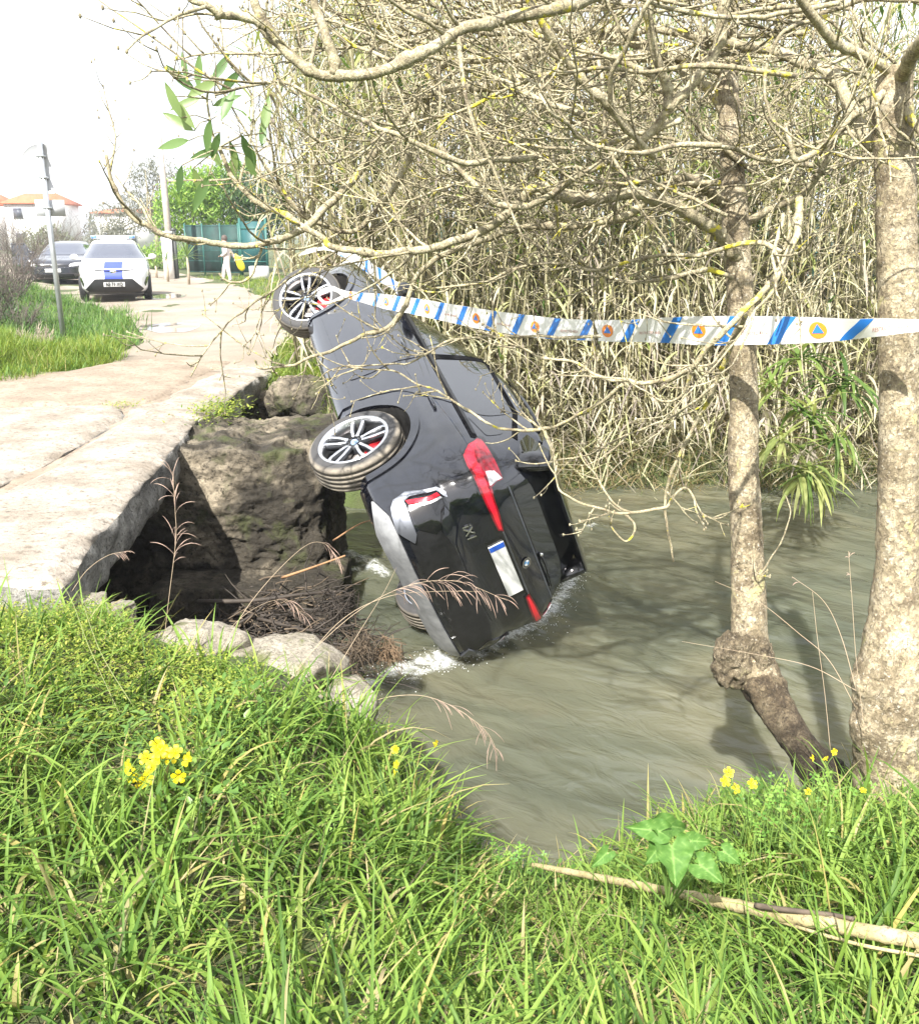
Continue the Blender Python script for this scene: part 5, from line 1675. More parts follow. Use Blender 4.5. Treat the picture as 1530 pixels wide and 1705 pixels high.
for k, (u, v, a, L) in enumerate(leaf_px):
    L = L * .95 / FPX * 4.8
    a = math.radians(a)
    d = 4.8 + r.uniform(-.18, .18)
    p = at(u, v, d)
    ex = np.array([math.cos(a), r.uniform(-.4, .4), math.sin(a)]); ex /= np.linalg.norm(ex)
    ey = np.cross(ex, [0, 1, 0]) * 1.0 + np.array([0, r.uniform(-.45, .45), 0]); ey -= ex * (ey @ ex); ey /= np.linalg.norm(ey)
    ez = np.cross(ex, ey)
    P = []
    ts = np.linspace(0, 1, 7)
    for t in ts:
        w = .13 * math.sin(math.pi * t ** .85) ** .9 + .004
        for s in (-1, 0, 1):
            P.append(p + L * (ex * (t - .1) + ey * s * w + ez * (abs(s) * .03 - .12 * t * t)))
    F = []
    for i in range(6):
        for s in range(2):
            F.append([i * 3 + s, i * 3 + s + 1, i * 3 + s + 4, i * 3 + s + 3])
    build('leaf', np.array(P), F, M_ash, treeM, attrs={'rnd': np.full(21, r.random()), 'len': np.zeros(21)})
    b0 = tips[min(range(5), key=lambda q: np.linalg.norm(tips[q] - p))]
    stm.tube(np.array([b0, (b0 + p) / 2 + np.array([0, 0, .01]), p - ex * L * .1]), .003, 4)
stm.obj('leaf_stalks', M_branch, treeM)
# ------------------------------------------------------------------ the two parked cars
def f_front_of(S):
    def f(y, z):
        X, Y_, L = S.loop(z); h = len(X) // 2
        q = float(np.interp(abs(y), Y_[h:][::-1], L[h:][::-1]))
        q = min(q, L[-1] - .006)
        p, n = S.P(q, z), S.N(q, z)
        if n[0] * 1 + n[2] < 0 and n[0] < 0: n = -n
        if y < 0: p = p * np.array([1, -1, 1]); n = n * np.array([1, -1, 1])
        return np.array([p[0], y if abs(y) < .02 else p[1], z]), n
    return f
def side_of(S, sgn):
    def f(x, z):
        q = S.qx(x, z)
        p, n = S.P(q, z), S.N(q, z)
        if n[1] < 0: n = -n
        return p * np.array([1, sgn, 1]), n * np.array([1, sgn, 1])
    return f
def hatch_params(L, Wd, H, hood):
    h = Wd / 2; xf = L * .79; xr = xf - L
    return dict(w=[(.18, h * .84), (.26, h * .93), (.34, h * .975), (.5, h * .98), (.62, h * .985), (.78, h), (.9, h * .98), (hood, h * .955), (hood + .05, h * .93), (H * .82, h * .76), (H * .93, h * .66), (H * .97, h * .58), (H, h * .3)],
                xr=[(.18, xr + .25), (.3, xr + .06), (.5, xr), (.75, xr + .04), (hood, xr + .10), (H * .8, xr + .28), (H * .93, xr + .42), (H * .97, xr + .55), (H, xr + 1.0)],
                xf=[(.18, xf - .16), (.26, xf - .05), (.40, xf), (.58, xf), (.72, xf - .05), (.80, xf - .14), (.88, xf - .45), (hood - .03, xf - .95), (hood + .02, xf - 1.15), (H * .82, xf - 1.62), (H * .93, xf - 1.95), (H * .97, xf - 2.2), (H, xf - 2.6)],
                n=[(.18, 5), (.8, 5), (1.0, 5), (H, 3.5)])
def parked_car(name, loc, heading, L, Wd, H, hood, paint, label, cat):
    root = empty(name, loc)
    root.rotation_euler = (0, 0, math.atan2(heading[1], heading[0]))
    tag(root, label, cat)
    S = Surf(**hatch_params(L, Wd, H, hood))
    zs = np.unique(np.concatenate([np.linspace(.18, .36, 7), np.linspace(.36, hood + .06, 26), np.linspace(hood + .06, H * .96, 14), np.linspace(H * .96, H, 6)]).round(4))
    wb0, wb1 = 0.12, L * .79 - .86
    body_mesh(S, zs, 150, 'body', paint, root, [(wb0, .31, .36, .5), (wb1, .31, .36, .5)], M_well)
    ff = f_front_of(S)
    hw = Wd / 2
    patch('windscreen', rounded([(hw * .84, hood + .05), (hw * .68, H * .925), (-hw * .68, H * .925), (-hw * .84, hood + .05)], .05), ff, M_glass2, root, .006)
    for s in (1, -1):
        fs = side_of(S, s)
        patch('side_window', rounded([(wb1 - .55, hood + .05), (wb1 - 1.35, hood + .05), (wb1 - 1.35, H * .91), (wb1 - 1.15, H * .90)], .04), fs, M_glass2, root, .005)
        patch('side_window', rounded([(wb1 - 1.42, hood + .05), (wb1 - 2.2, hood + .08), (wb1 - 2.15, H * .89), (wb1 - 1.42, H * .91)], .04), fs, M_glass2, root, .005)
        mb = MB(); mb.sphere((wb1 - .62, s * (hw + .10), hood + .10), (.07, .11, .075), 10, 7)
        mb.box((wb1 - .60, s * (hw - .02), hood + .05), (.04, .14, .03)); mb.obj('wing_mirror', paint, root)
        for wx in (wb0, wb1):
            wheel('wheel', root, (wx, s * (hw - .10), .31), s, 0, R=.315, W=.20, rim_r=.215, mats=(M_tyre2, M_satin, M_dalloy, M_disc, M_rubber), sides=24, detail=False)
    return root, S, ff, hw, wb1
M_glass2 = plain('car_window_glass', (0.055, 0.062, 0.085), .05, coat=1.0)
M_wpaint = m_paint('white_paint', (0.72, 0.72, 0.73), .25)
M_dpaint = m_paint('dark_blue_paint', (0.022, 0.024, 0.034), .18)
M_pblue = plain('stripe_blue', (0.03, 0.055, 0.36), .5)

c = at(197, 497, 24.6)
pc, S_, ff, hw, wb1 = parked_car('parked_car', (c[0] - 1.08, 24.6 + 3.2, TZ(c[0], 27) + .05), (.305, -.95), 4.36, 1.80, 1.55, .99, M_wpaint, 'white patrol car with a blue stripe down its bonnet and a roof light bar', 'car')
patch('bonnet_stripe', [(.225, .56), (.225, .965), (-.225, .965), (-.225, .56)], ff, M_pblue, pc, .006, .012, .06)
patch('lower_grille', rounded([(.46, .565), (.72, .30), (.62, .235), (-.62, .235), (-.72, .30), (-.46, .565)], .03), ff, M_plastic, pc, .010, .02, .06)
npl = patch('number_plate', [(.26, .375), (.26, .485), (-.26, .485), (-.26, .375)], ff, plain('patrol_plate', (.42, .42, .41), .5), pc, .030, .02, .1)
V, F = text_mesh('AE·71·XQ', .135, 0, .0028)
V = np.array([ff(a * .74, .428 + b * .9)[0] + np.array([.048, 0, 0]) for a, b, c_ in V])
build('lettering', V, F, M_gloss, npl, False)
patch('bumper_lip', rounded([(.80, .235), (.80, .185), (-.80, .185), (-.80, .235)], .01), ff, M_plastic, pc, .012, .02, .08)
V, F = MB().sphere((0, 0, 0), (.02, .085, .052), 16, 8).V[0], None
p0, n0 = ff(.03, .745)
MB().sphere((p0[0] + .02, 0, .745), (.02, .085, .055), 16, 8).obj('badge', M_chrome, pc)
for s in (1, -1):
    g = (lambda p: p) if s > 0 else mirror
    patch('headlight', g(rounded([(.40, .775), (.80, .80), (.835, .90), (.70, .885), (.46, .815)], .02)), ff, M_lampw, pc, .008, .015, .05)
    patch('grille_wing', g([(.06, .735), (.42, .765), (.60, .80), (.42, .785), (.08, .765)]), ff, M_gloss, pc, .014, .02, .05)
    patch('fog_lamp', g(rounded([(.76, .36), (.82, .50), (.865, .61), (.80, .60), (.735, .44)], .02)), ff, M_gloss, pc, .010, .02, .05)
mb = MB()
mb.box((wb1 - 1.75, 0, 1.60), (.26, 1.16, .085)); mb.box((wb1 - 1.75, .4, 1.555), (.1, .08, .05)); mb.box((wb1 - 1.75, -.4, 1.555), (.1, .08, .05))
lb = mb.obj('light_bar', plain('light_bar_shell', (.75, .78, .80), .2, coat=1), pc, smooth=False)
for y in (-.50, .50):
    MB().box((wb1 - 1.75, y, 1.60), (.265, .15, .07)).obj('beacon', plain('beacon_blue', (.10, .22, .55), .15, coat=1), lb, smooth=False)

c = at(88, 470, 33.0)
dc, S_, ff, hw, wb1 = parked_car('parked_car', (c[0] - .45, 33.0 + 3.2, TZ(c[0], 35) + .05), (.17, -.985), 4.26, 1.79, 1.46, .95, M_dpaint, 'dark hatchback with its front doors open, parked behind the white patrol car', 'car')
patch('grille', rounded([(.60, .615), (.60, .685), (-.60, .685), (-.60, .615)], .02), ff, M_gloss, dc, .010, .02, .06)
patch('lower_grille', rounded([(.62, .25), (.66, .37), (-.66, .37), (-.62, .25)], .03), ff, M_plastic, dc, .010, .02, .06)
patch('number_plate', [(.26, .44), (.26, .55), (-.26, .55), (-.26, .44)], ff, M_white, dc, .025, .02, .1)
p0, n0 = ff(.03, .65)
MB().sphere((p0[0] + .02, 0, .655), (.015, .06, .06), 14, 8).obj('badge', M_chrome, dc)
for s in (1, -1):
    g = (lambda p: p) if s > 0 else mirror
    patch('headlight', g(rounded([(.52, .62), (.80, .64), (.83, .77), (.66, .745), (.54, .70)], .03)), ff, M_lampw, dc, .010, .02, .05)
    # front door swung wide
    d = empty('front_door', (wb1 - .50, s * .88, 0), dc)
    d.rotation_euler = (0, 0, s * math.radians(62) if s < 0 else math.radians(180 - 118))
    d.rotation_euler = (0, 0, -s * math.radians(58))
    mb = MB()
    mb.box((-.53, 0, .62), (1.06, .07, .62))
    for a_, b_ in (((-.05, .95), (-.42, 1.36)), ((-.42, 1.36), (-1.04, 1.38)), ((-1.04, 1.38), (-1.05, .93))):
        mb.tube([(a_[0], 0, a_[1]), (b_[0], -s * .10 * 0, b_[1])], .028, 6)
    mb.obj('door_panel', M_dpaint, d, smooth=False)
    mb = MB(); mb.add([(-.09, 0, .94), (-.43, 0, 1.34), (-1.02, 0, 1.36), (-1.03, 0, .94)], [[0, 1, 2, 3]]); mb.obj('window', M_glass2, d, smooth=False)

# ------------------------------------------------------------------ sign, pole, posts, fence
M_galv = plain('galvanised_steel', (0.42, 0.44, 0.46), .42, metal=.6, var=.15)
M_signback = plain('sign_back_grey', (0.50, 0.51, 0.53), .6)
b = at(107, 568, 15.57)
sg = empty('road_sign', b); tag(sg, 'round road sign seen from behind on a tall galvanised pole in the verge', 'sign')
MB().tube([(0, 0, -.1), (0, 0, 3.12)], .042, 12).obj('pole', M_galv, sg)
dm = MB(); dm.lathe([(.001, .0), (.34, .0), (.352, -.012), (.36, -.004), (.352, .008), (.001, .006)], sides=48, c=(0, 0, 0))
o = dm.obj('sign_disc', M_signback, sg, smooth=False); o.location = (0.0, .06, 2.74); o.rotation_euler = (0, 0, math.radians(16))
o = MB().box((0, 0, 0), (.44, .012, .25)).obj('sign_plate', M_signback, sg, smooth=False); o.location = (.02, .06, 2.12); o.rotation_euler = (0, 0, math.radians(16))
for z in (2.9, 2.58, 2.12):
    MB().box((0, .01, z), (.12, .11, .03)).obj('clamp', M_galv, sg, smooth=False)

b = at(284, 418, 40.0); b[2] = TZ(b[0], 40)
up_ = empty('utility_pole', b); tag(up_, 'weathered utility pole leaning slightly beside the white gate pillar', 'pole')
MB().tube([(0, 0, -.2), (-.02, 0, 3.2), (-.06, 0, 6.15)], [.15, .135, .11], 10).obj('pole', plain('old_concrete', (.38, .33, .28), .85, var=.2, bmp=.3), up_)
MB().box((-.06, 0, 6.0), (.10, .10, .25)).obj('pole_cap', M_galv, up_, smooth=False)
b = at(281, 428, 38.6); b[2] = TZ(b[0], 38.6)
gp = empty('gate_pillar', b); tag(gp, 'white masonry gate pillar at the left end of the green fence', 'pillar')
M_mas = plain('white_masonry', (.72, .69, .65), .8, var=.1)
MB().box((0, 0, .85), (.36, .36, 1.9)).obj('shaft', M_mas, gp, smooth=False); MB().box((0, 0, 1.85), (.46, .46, .10)).obj('cap', M_mas, gp, smooth=False)
b = at(293, 428, 38.7); b[2] = TZ(b[0], 38.7)
o = MB().box((0, 0, .9), (.13, .13, 2.0)).box((0, 0, 1.93), (.17, .17, .06)).obj('gate_post', plain('dark_post', (.05, .055, .05), .6), None, False); o.location = b
tag(o, 'dark steel post standing right of the white gate pillar', 'post')

M_fence = plain('green_fence_screen', (.010, .040, .034), .75, var=.3, scale=3)
M_fpost = plain('green_fence_post', (.02, .10, .085), .5)
M_teal = plain('teal_gate_panel', (.014, .075, .078), .5, var=.15, scale=2)
def fence(p0, p1, n, h, label, screen=M_fence, name='fence'):
    p0, p1 = np.array(p0), np.array(p1)
    f = empty(name, p0); tag(f, label, 'fence')
    d = (p1 - p0) / n; a = math.atan2(d[1], d[0]); Ln = np.linalg.norm(d[:2])
    Rz = [[math.cos(a), -math.sin(a), 0], [math.sin(a), math.cos(a), 0], [0, 0, 1]]
    for k in range(n + 1):
        MB().tube([d * k + np.array([0, 0, -.2]), d * k + np.array([0, 0, h + .06])], .035, 8).obj('post', M_fpost, f)
    for k in range(n):
        mid = d * (k + .5)
        MB().box(mid + np.array([0, 0, h / 2 + .03]), (Ln - .10, .02, h - .06), Rz).obj('screen', screen, f, smooth=False)
        mb = MB()
        for z in (.10, .55, 1.0, 1.45, h - .03):
            nrm = np.array([math.sin(a), -math.cos(a), 0]) * .022
            mb.box(mid + nrm + np.array([0, 0, z]), (Ln - .08, .014, .02), Rz)
        mb.obj('rail', M_fpost, f, smooth=False)
    return f
fence((-12.0, 42, .05), (-9.35, 40.6, .05), 3, 2.05, 'green screened fence behind the walking person')
fence((-1.5, 19.2, -.1), (11, 19.6, -.1), 6, 2.1, 'dark green fence hidden behind the reed thicket')
b = np.array([-9.2, 40.2, 0.05])
gt = empty('garden_gate', b); tag(gt, 'teal garden gate between the fence and the reeds', 'gate')
MB().box((.55, 0, 1.15), (1.0, .05, 2.05)).obj('gate_panel', M_teal, gt, smooth=False)
MB().box((.02, 0, 1.15), (.09, .09, 2.3)).obj('post', M_fpost, gt, smooth=False); MB().box((1.10, 0, 1.15), (.09, .09, 2.3)).obj('post', M_fpost, gt, smooth=False)
MB().box((.55, -.03, 1.9), (1.0, .03, .06)).obj('rail', M_fpost, gt, smooth=False)
MB().box((.55, -.03, .55), (1.0, .03, .06)).obj('rail', M_fpost, gt, smooth=False)
b = at(432, 452, 37.5); b[2] = TZ(b[0], 37.5)
o = MB().box((0, 0, .25), (.7, .4, .5)).obj('planter_block', M_mas, None, False); o.location = b
tag(o, 'low pale block in front of the teal gate', 'block')

# ------------------------------------------------------------------ trees, bushes and houses behind
def crown(blobs, n, size, r, flat=.6):
    P, A = [], []
    w = np.array([b[3] ** 2 for b in blobs]); k = r.choice(len(blobs), n, p=w / w.sum())
    C_ = np.array([b[:3] for b in blobs])[k]; Rr = np.array([b[3] for b in blobs])[k]
    v = r.normal(size=(n, 3)); v /= np.linalg.norm(v, axis=1)[:, None]
    rad = Rr * (0.55 + .5 * r.random(n) ** .6) * (1 + .35 * fbm(C_ + v * Rr[:, None], 1.6, 3, 3))
    return C_ + v * rad[:, None] * np.array([1, 1, .85])
def leafy(name, base, blobs, n, size, mat, label, cat, trunk_h, seed, tr=.1, group=None):
    r = np.random.default_rng(seed)
    root = empty(name, base); tag(root, label, cat, group)
    P = crown(blobs, n, size, r)
    V, F, A = ribbons(P, r.uniform(0, 6.28, n), r.uniform(.3, 2.4, n), r.uniform(-.3, .8, n), r.uniform(.7, 1.4, n) * size, r.uniform(.4, .7, n) * size, 2, r.normal(0, 1, n), 0, .5)
    build('crown', V, F, mat, root, attrs=A)
    mb = MB(); mb.tube([(0, 0, -.2), (.03, 0, trunk_h * .5), (0, 0, trunk_h)], [tr, tr * .8, tr * .55], 8)
    for b in blobs[:5]:
        mb.tube([(0, 0, trunk_h * .6), ((b[0]) * .5, b[1] * .5, (trunk_h * .6 + b[2]) / 2 + .1), b[:3]], [tr * .5, tr * .35, tr * .12], 6)
    mb.obj('trunk', M_branch, root)
    return root
M_lime = leafmat('bright_crown', [(0, (.09, .19, .03)), (.5, (.21, .35, .05)), (1, (.33, .46, .09))], .4, .5)
M_dkgr = leafmat('dark_crown', [(0, (.025, .06, .02)), (.6, (.05, .10, .03)), (1, (.09, .15, .04))], .3, .5)
M_grey = leafmat('grey_crown', [(0, (.12, .13, .10)), (.6, (.20, .20, .16)), (1, (.28, .27, .22))], .3, .7)
M_olive = leafmat('olive_crown', [(0, (.09, .12, .06)), (.6, (.16, .19, .09)), (1, (.25, .26, .13))], .3, .6)
g0 = lambda x, y: (x, y, TZ(x, y))
leafy('tree', g0(-13.1, 47), [(0, 0, 2.9, 1.5), (-1.0, .2, 2.3, 1.1), (.9, 0, 3.4, 1.2), (.3, .3, 4.0, 1.0), (-.5, 0, 3.6, .9)], 4200, .26, M_lime, 'bright green feathery tree behind the left end of the fence', 'tree', 2.2, 1)
leafy('tree', g0(-11.2, 46.5), [(0, 0, 3.1, 1.5), (.8, 0, 2.6, 1.3), (-.6, 0, 3.9, 1.1), (.4, .3, 4.4, .9)], 4200, .26, M_lime, 'bright green tree rising above the middle of the fence', 'tree', 2.2, 2)
leafy('tree', g0(-9.4, 45), [(0, 0, 2.9, 1.5), (.8, 0, 2.3, 1.2), (-.5, .4, 3.8, 1.1), (.9, 0, 3.7, 1.0)], 4200, .24, M_dkgr, 'darker green tree behind the garden gate', 'tree', 2.2, 3)
leafy('tree', g0(-20.2, 64), [(0, 0, 4.6, 1.7), (-.9, 0, 3.4, 1.5), (.9, 0, 3.6, 1.5), (.5, 0, 5.6, 1.2), (-.4, 0, 5.5, 1.1), (1.6, 0, 4.8, 1.1)], 3600, .22, M_grey, 'grey leafless looking tree left of the utility pole', 'tree', 3.4, 4, .16)
leafy('tree', g0(-17.3, 66), [(0, 0, 4.6, 1.7), (.9, 0, 5.2, 1.4), (1.7, 0, 4.4, 1.4), (-.6, 0, 3.4, 1.4)], 3000, .22, M_grey, 'grey tree behind the bright green trees right of the utility pole', 'tree', 3.2, 5, .16)
leafy('bush', g0(-33.5, 78), [(0, 0, 1.1, 1.3), (1.3, 0, .9, 1.1), (-1.3, 0, 1.0, 1.2), (.3, 0, 1.9, .9)], 2200, .26, M_olive, 'olive green bush in front of the white houses', 'bush', .9, 6, .08)
leafy('bush', g0(-29.6, 80), [(0, 0, 1.2, 1.4), (1.5, 0, 1.4, 1.3), (-1.2, 0, .9, 1.1), (.8, 0, 2.3, 1.0)], 2200, .26, M_grey, 'grey green bush behind the white patrol car', 'bush', .9, 7, .08)
leafy('tree', g0(-38, 104), [(0, 0, 3.4, 2.0), (2.2, 0, 3.0, 1.8), (4.2, 0, 3.6, 2.0), (6.4, 0, 3.4, 1.9), (2.8, 0, 5.0, 1.5)], 3200, .36, M_grey, 'pale distant tree right of the white houses', 'tree', 2.6, 8, .2)
leafy('bush', g0(-15.8, 50), [(0, 0, .6, .8), (-1.2, 0, .5, .7), (-2.2, .3, .5, .7), (1.1, 0, .5, .7)], 2600, .2, M_lime, 'low lime green bushes at the bend of the road', 'bush', .4, 9, .05)
# woods closing the far distance
rt = np.random.default_rng(8)
for k in range(9):
    x = -95 + k * 22 + rt.uniform(-6, 6); y = rt.uniform(135, 170)
    hgt = rt.uniform(3.5, 6.5)
    leafy('tree', (x, y, TZ(x, y)), [(rt.uniform(-5, 5), rt.uniform(-2, 2), hgt * rt.uniform(.4, .9), rt.uniform(2.2, 3.6)) for _ in range(6)], 1500, .75, M_olive if k % 2 else M_grey, 'pale tree in the line of distant trees on the horizon', 'tree', hgt * .7, 30 + k, .3, 'distant trees on the horizon')

def bare_bush(base, h, w, n, label, seed, mat, leafm=None, leafn=0):
    r = np.random.default_rng(seed)
    root = empty('bush', base); tag(root, label, 'bush')
    mb = MB()
    for k in range(n):
        a = r.uniform(0, 6.28); o_ = r.random() ** .6 * w
        p = np.array([math.cos(a) * o_ * .5, math.sin(a) * o_ * .5, -.05])
        d = np.array([math.cos(a) * .45, math.sin(a) * .45, 1.0])
        L = h * r.uniform(.55, 1.05) * (1 - .25 * o_ / w)
        pa = twig_path(p, d, L, .1, r, 7, .10)
        mb.tube(pa, np.linspace(.012, .003, 8), 4, a=r.random())
        for i in range(2, 8):
            for _ in range(2):
                t = pa[i] - pa[i - 1]; t /= np.linalg.norm(t)
                pb = twig_path(pa[i], rand_dir(t, r.uniform(.4, .9), r), h * r.uniform(.10, .30), .3, r, 3, .12)
                mb.tube(pb, [.004, .0035, .003, .002], 3, a=r.random(), cap=False)
    mb.obj('stems', mat, root)
    if leafn:
        P = np.column_stack([r.normal(0, w * .42, leafn), r.normal(0, w * .42, leafn), np.abs(r.normal(0, h * .38, leafn))])
        V, F, A = ribbons(P, r.uniform(0, 6.28, leafn), r.uniform(.4, 1.8, leafn), r.uniform(0, .6, leafn), r.uniform(.04, .09, leafn), r.uniform(.015, .035, leafn), 2, r.normal(0, .8, leafn))
        build('leaves', V, F, leafm, root, attrs=A)
    return root
M_btwig = plain('grey_twig', (.115, .095, .08), .85, var=.3)
def gb(u, v, y):
    p = at(u, v, y); p[2] = TZ(p[0], y); return p
bare_bush(gb(62, 430, 39.5), 3.3, 2.0, 80, 'tall bare grey bush behind the dark hatchback', 1, M_btwig, M_grey, 700)
bare_bush(gb(5, 430, 24), 2.2, 1.0, 70, 'bare grey brown bush at the left edge of the verge', 2, M_btwig, M_grey, 900)
bare_bush(gb(-25, 470, 17), 1.45, .8, 50, 'leafy dark bush at the far left of the verge', 3, M_btwig, M_dkgr, 2600)
bare_bush(gb(25, 520, 16.2), .75, .7, 30, 'low dark weed bush below the bare bushes on the verge', 4, M_btwig, M_dkgr, 1800)
bare_bush(gb(60, 575, 14.2), .45, .35, 26, 'small dry weed on the verge left of the sign pole', 5, plain('dry_weed', (.34, .28, .22), .8), None, 0)

def house(name, base, w, d, h, roofh, label, hip=.8):
    root = empty(name, base); tag(root, label, 'house')
    M_w = plain('white_render', (.78, .76, .74), .85, var=.05, scale=.5)
    M_t = plain('terracotta_tiles', (.42, .12, .05), .8, var=.2, scale=3)
    MB().box((0, 0, h / 2), (w, d, h)).obj('wall', M_w, root, smooth=False)
    e = .35
    V = [(-w / 2 - e, -d / 2 - e, h), (w / 2 + e, -d / 2 - e, h), (w / 2 + e, d / 2 + e, h), (-w / 2 - e, d / 2 + e, h), (-w / 2 + hip, 0, h + roofh), (w / 2 - hip, 0, h + roofh)]
    V += [(x, y, z - .14) for x, y, z in V[:4]]
    rfo = build('roof', V, [[0, 1, 5, 4], [1, 2, 5], [2, 3, 4, 5], [3, 0, 4], [0, 6, 7, 1], [1, 7, 8, 2], [2, 8, 9, 3], [3, 9, 6, 0], [9, 8, 7, 6]], M_t, root, False)
    MB().box((w * .2, d * .1, h + roofh), (.6, .6, .9)).obj('chimney', M_w, rfo, smooth=False)
    for zf in (1.3, 4.0):
        if zf + .8 > h: continue
        k = 0
        x = -w / 2 + 1.5
        while x < w / 2 - 1:
            wn_ = MB().box((x, -d / 2 - .03, zf), (1.15, .10, 1.25)).obj('window', plain('shutter_grey', (.45, .46, .5), .6), root, smooth=False)
            MB().box((x, -d / 2 - .09, zf), (.95, .02, 1.05)).obj('pane', M_glass2, wn_, smooth=False)
            x += 2.9
    return root
house('house', (-48.2, 112, .0), 5.2, 8, 5.1, 1.15, 'white two storey house with an orange tiled roof right of the sign pole')
house('house', (-57.5, 114, .0), 8.5, 8, 5.0, 1.3, 'white house with an orange roof behind the bare bush at the left')
house('house', (-41.5, 122, .0), 6.2, 8, 4.3, .5, 'low white building half hidden by pale trees')

# young spiky palms on the right verge
M_palm = leafmat('palm_leaf', [(0, (.07, .14, .04)), (.6, (.14, .22, .06)), (1, (.24, .30, .10))], .35, .5)
def palm(base, th, n, L, label, seed):
    r = np.random.default_rng(seed)
    root = empty('young_palm', base); tag(root, label, 'palm')
    MB().tube([(0, 0, -.05), (.02, 0, th * .6), (0, 0, th)], [.05, .045, .04], 8).obj('trunk', plain('palm_trunk', (.34, .28, .2), .85, var=.3), root)
    for k in range(n):
        V, F, A = ribbons(np.array([[0, 0, th]]), np.array([r.uniform(0, 6.28)]), np.array([r.uniform(.1, 1.7)]), np.array([r.uniform(0, .5)]), np.array([L * r.uniform(.8, 1.1)]), np.array([.055]), 4, None, .3, .6)
        build('leaf', V, F, M_palm, root, attrs=A)
palm(gb(313, 446, 34), 1.0, 24, .85, 'young spiky palm in front of the green fence', 1)
palm(gb(278, 441, 36), .85, 18, .6, 'small spiky palm below the white gate pillar', 2)
palm(gb(258, 428, 39), .5, 16, .8, 'squat spiky palm at the bend of the road', 3)

# ------------------------------------------------------------------ the person walking off with a yellow bag
M_pink = plain('pale_pink_cloth', (.66, .56, .54), .85, var=.12, scale=7, bmp=.4, bscale=14, bdist=.03)
M_pants = plain('pale_beige_cloth', (.62, .54, .50), .85, var=.1, scale=7, bmp=.4, bscale=14, bdist=.03)
M_skin = plain('skin', (.46, .29, .21), .55)
M_hair = plain('dark_hair', (.07, .05, .04), .7, var=.4, scale=40)
M_shoe = plain('dark_shoe', (.08, .07, .07), .6)
def skin_mesh(verts, edges, radii, sub=2):
    me = bpy.data.meshes.new('figure'); me.from_pydata(verts, edges, [])
    o = bpy.data.objects.new('figure', me); COL.objects.link(o)
    md = o.modifiers.new('s', 'SKIN'); md.use_smooth_shade = True
    for i, rr_ in enumerate(radii):
        sv = me.skin_vertices[0].data[i]
        sv.radius = rr_ if isinstance(rr_, tuple) else (rr_, rr_)
        sv.use_root = (i == 0)
    sb = o.modifiers.new('d', 'SUBSURF'); sb.levels = sub; sb.render_levels = sub
    bpy.context.view_layer.update()
    ev = o.evaluated_get(bpy.context.evaluated_depsgraph_get())
    m2 = bpy.data.meshes.new_from_object(ev)
    bpy.data.objects.remove(o)
    V = np.array([v.co[:] for v in m2.vertices]); F = [list(p.vertices) for p in m2.polygons]
    return V, F
pb = gb(381, 464, 35.6)
per = empty('person', pb)
tag(per, 'person in a pale pink hooded top walking along the verge, holding a yellow bag', 'person')
J = dict(pel=(0, 0, .93), bel=(-.01, 0, 1.08), che=(-.03, 0, 1.28), nek=(-.05, 0, 1.43), hea=(-.075, 0, 1.53), top=(-.08, 0, 1.62),
         sl=(-.02, -.17, 1.36), el=(.04, -.22, 1.10), wl=(-.13, -.20, .97), hl=(-.20, -.19, .96),
         sr=(-.04, .17, 1.36), er=(.08, .22, 1.12), wr=(.20, .20, .92), hr=(.23, .20, .86),
         kl=(.03, -.10, .50), al=(.10, -.10, .09), tl=(-.02, -.11, .035),
         kr=(-.16, .10, .52), ar=(-.22, .10, .13), trr=(-.33, .10, .08), hpl=(.0, -.09, .86), hpr=(-.02, .09, .86))
K = list(J); Vv = [J[k] for k in K]
E_ = [('pel', 'bel'), ('bel', 'che'), ('che', 'nek'), ('nek', 'hea'), ('hea', 'top'), ('che', 'sl'), ('sl', 'el'), ('el', 'wl'), ('wl', 'hl'), ('che', 'sr'), ('sr', 'er'), ('er', 'wr'), ('wr', 'hr'), ('pel', 'hpl'), ('hpl', 'kl'), ('kl', 'al'), ('al', 'tl'), ('pel', 'hpr'), ('hpr', 'kr'), ('kr', 'ar'), ('ar', 'trr')]
Rd = dict(pel=(.15, .17), bel=(.15, .17), che=(.15, .19), nek=.075, hea=.105, top=.07, sl=.09, el=.068, wl=.05, hl=.035, sr=.09, er=.068, wr=.05, hr=.035, hpl=.115, hpr=.115, kl=.085, kr=.085, al=.065, ar=.065, tl=.045, trr=.045)
V, F = skin_mesh(Vv, [(K.index(a), K.index(b)) for a, b in E_], [Rd[k] for k in K])
cen = np.array([V[f].mean(0) for f in F])
mi = np.where(cen[:, 2] > 1.47, 2, np.where(cen[:, 2] > .90, 0, np.where(cen[:, 2] < .10, 3, 1)))
for h_ in ('hl', 'hr'):
    mi = np.where(np.linalg.norm(cen - np.array(J[h_]), axis=1) < .065, 2, mi)
mi = np.where((np.linalg.norm(cen - np.array(J['trr']), axis=1) < .12), 3, mi)
build('body', V, F, [M_pink, M_pants, M_skin, M_shoe], per, mi=mi)
bm = bmesh.new(); bmesh.ops.create_icosphere(bm, subdivisions=3, radius=1)
Vh = np.array([v.co[:] for v in bm.verts]); Fh = np.array([[v.index for v in f.verts] for f in bm.faces]); bm.free()
hv = Vh * np.array([.115, .105, .125]); hv[:, 2] = np.maximum(hv[:, 2], -.09 - .5 * hv[:, 0]); hv *= (1 + .08 * fbm(hv, 20, 3, 3))[:, None]
build('hair', hv + np.array([-.055, 0, 1.585]), Fh, M_hair, per)
hd = MB(); hd.tube([(.06, -.12, 1.40), (.10, 0, 1.38), (.06, .12, 1.40), (-.06, .11, 1.43)], [.05, .065, .05, .03], 10).obj('hood', M_pink, per)
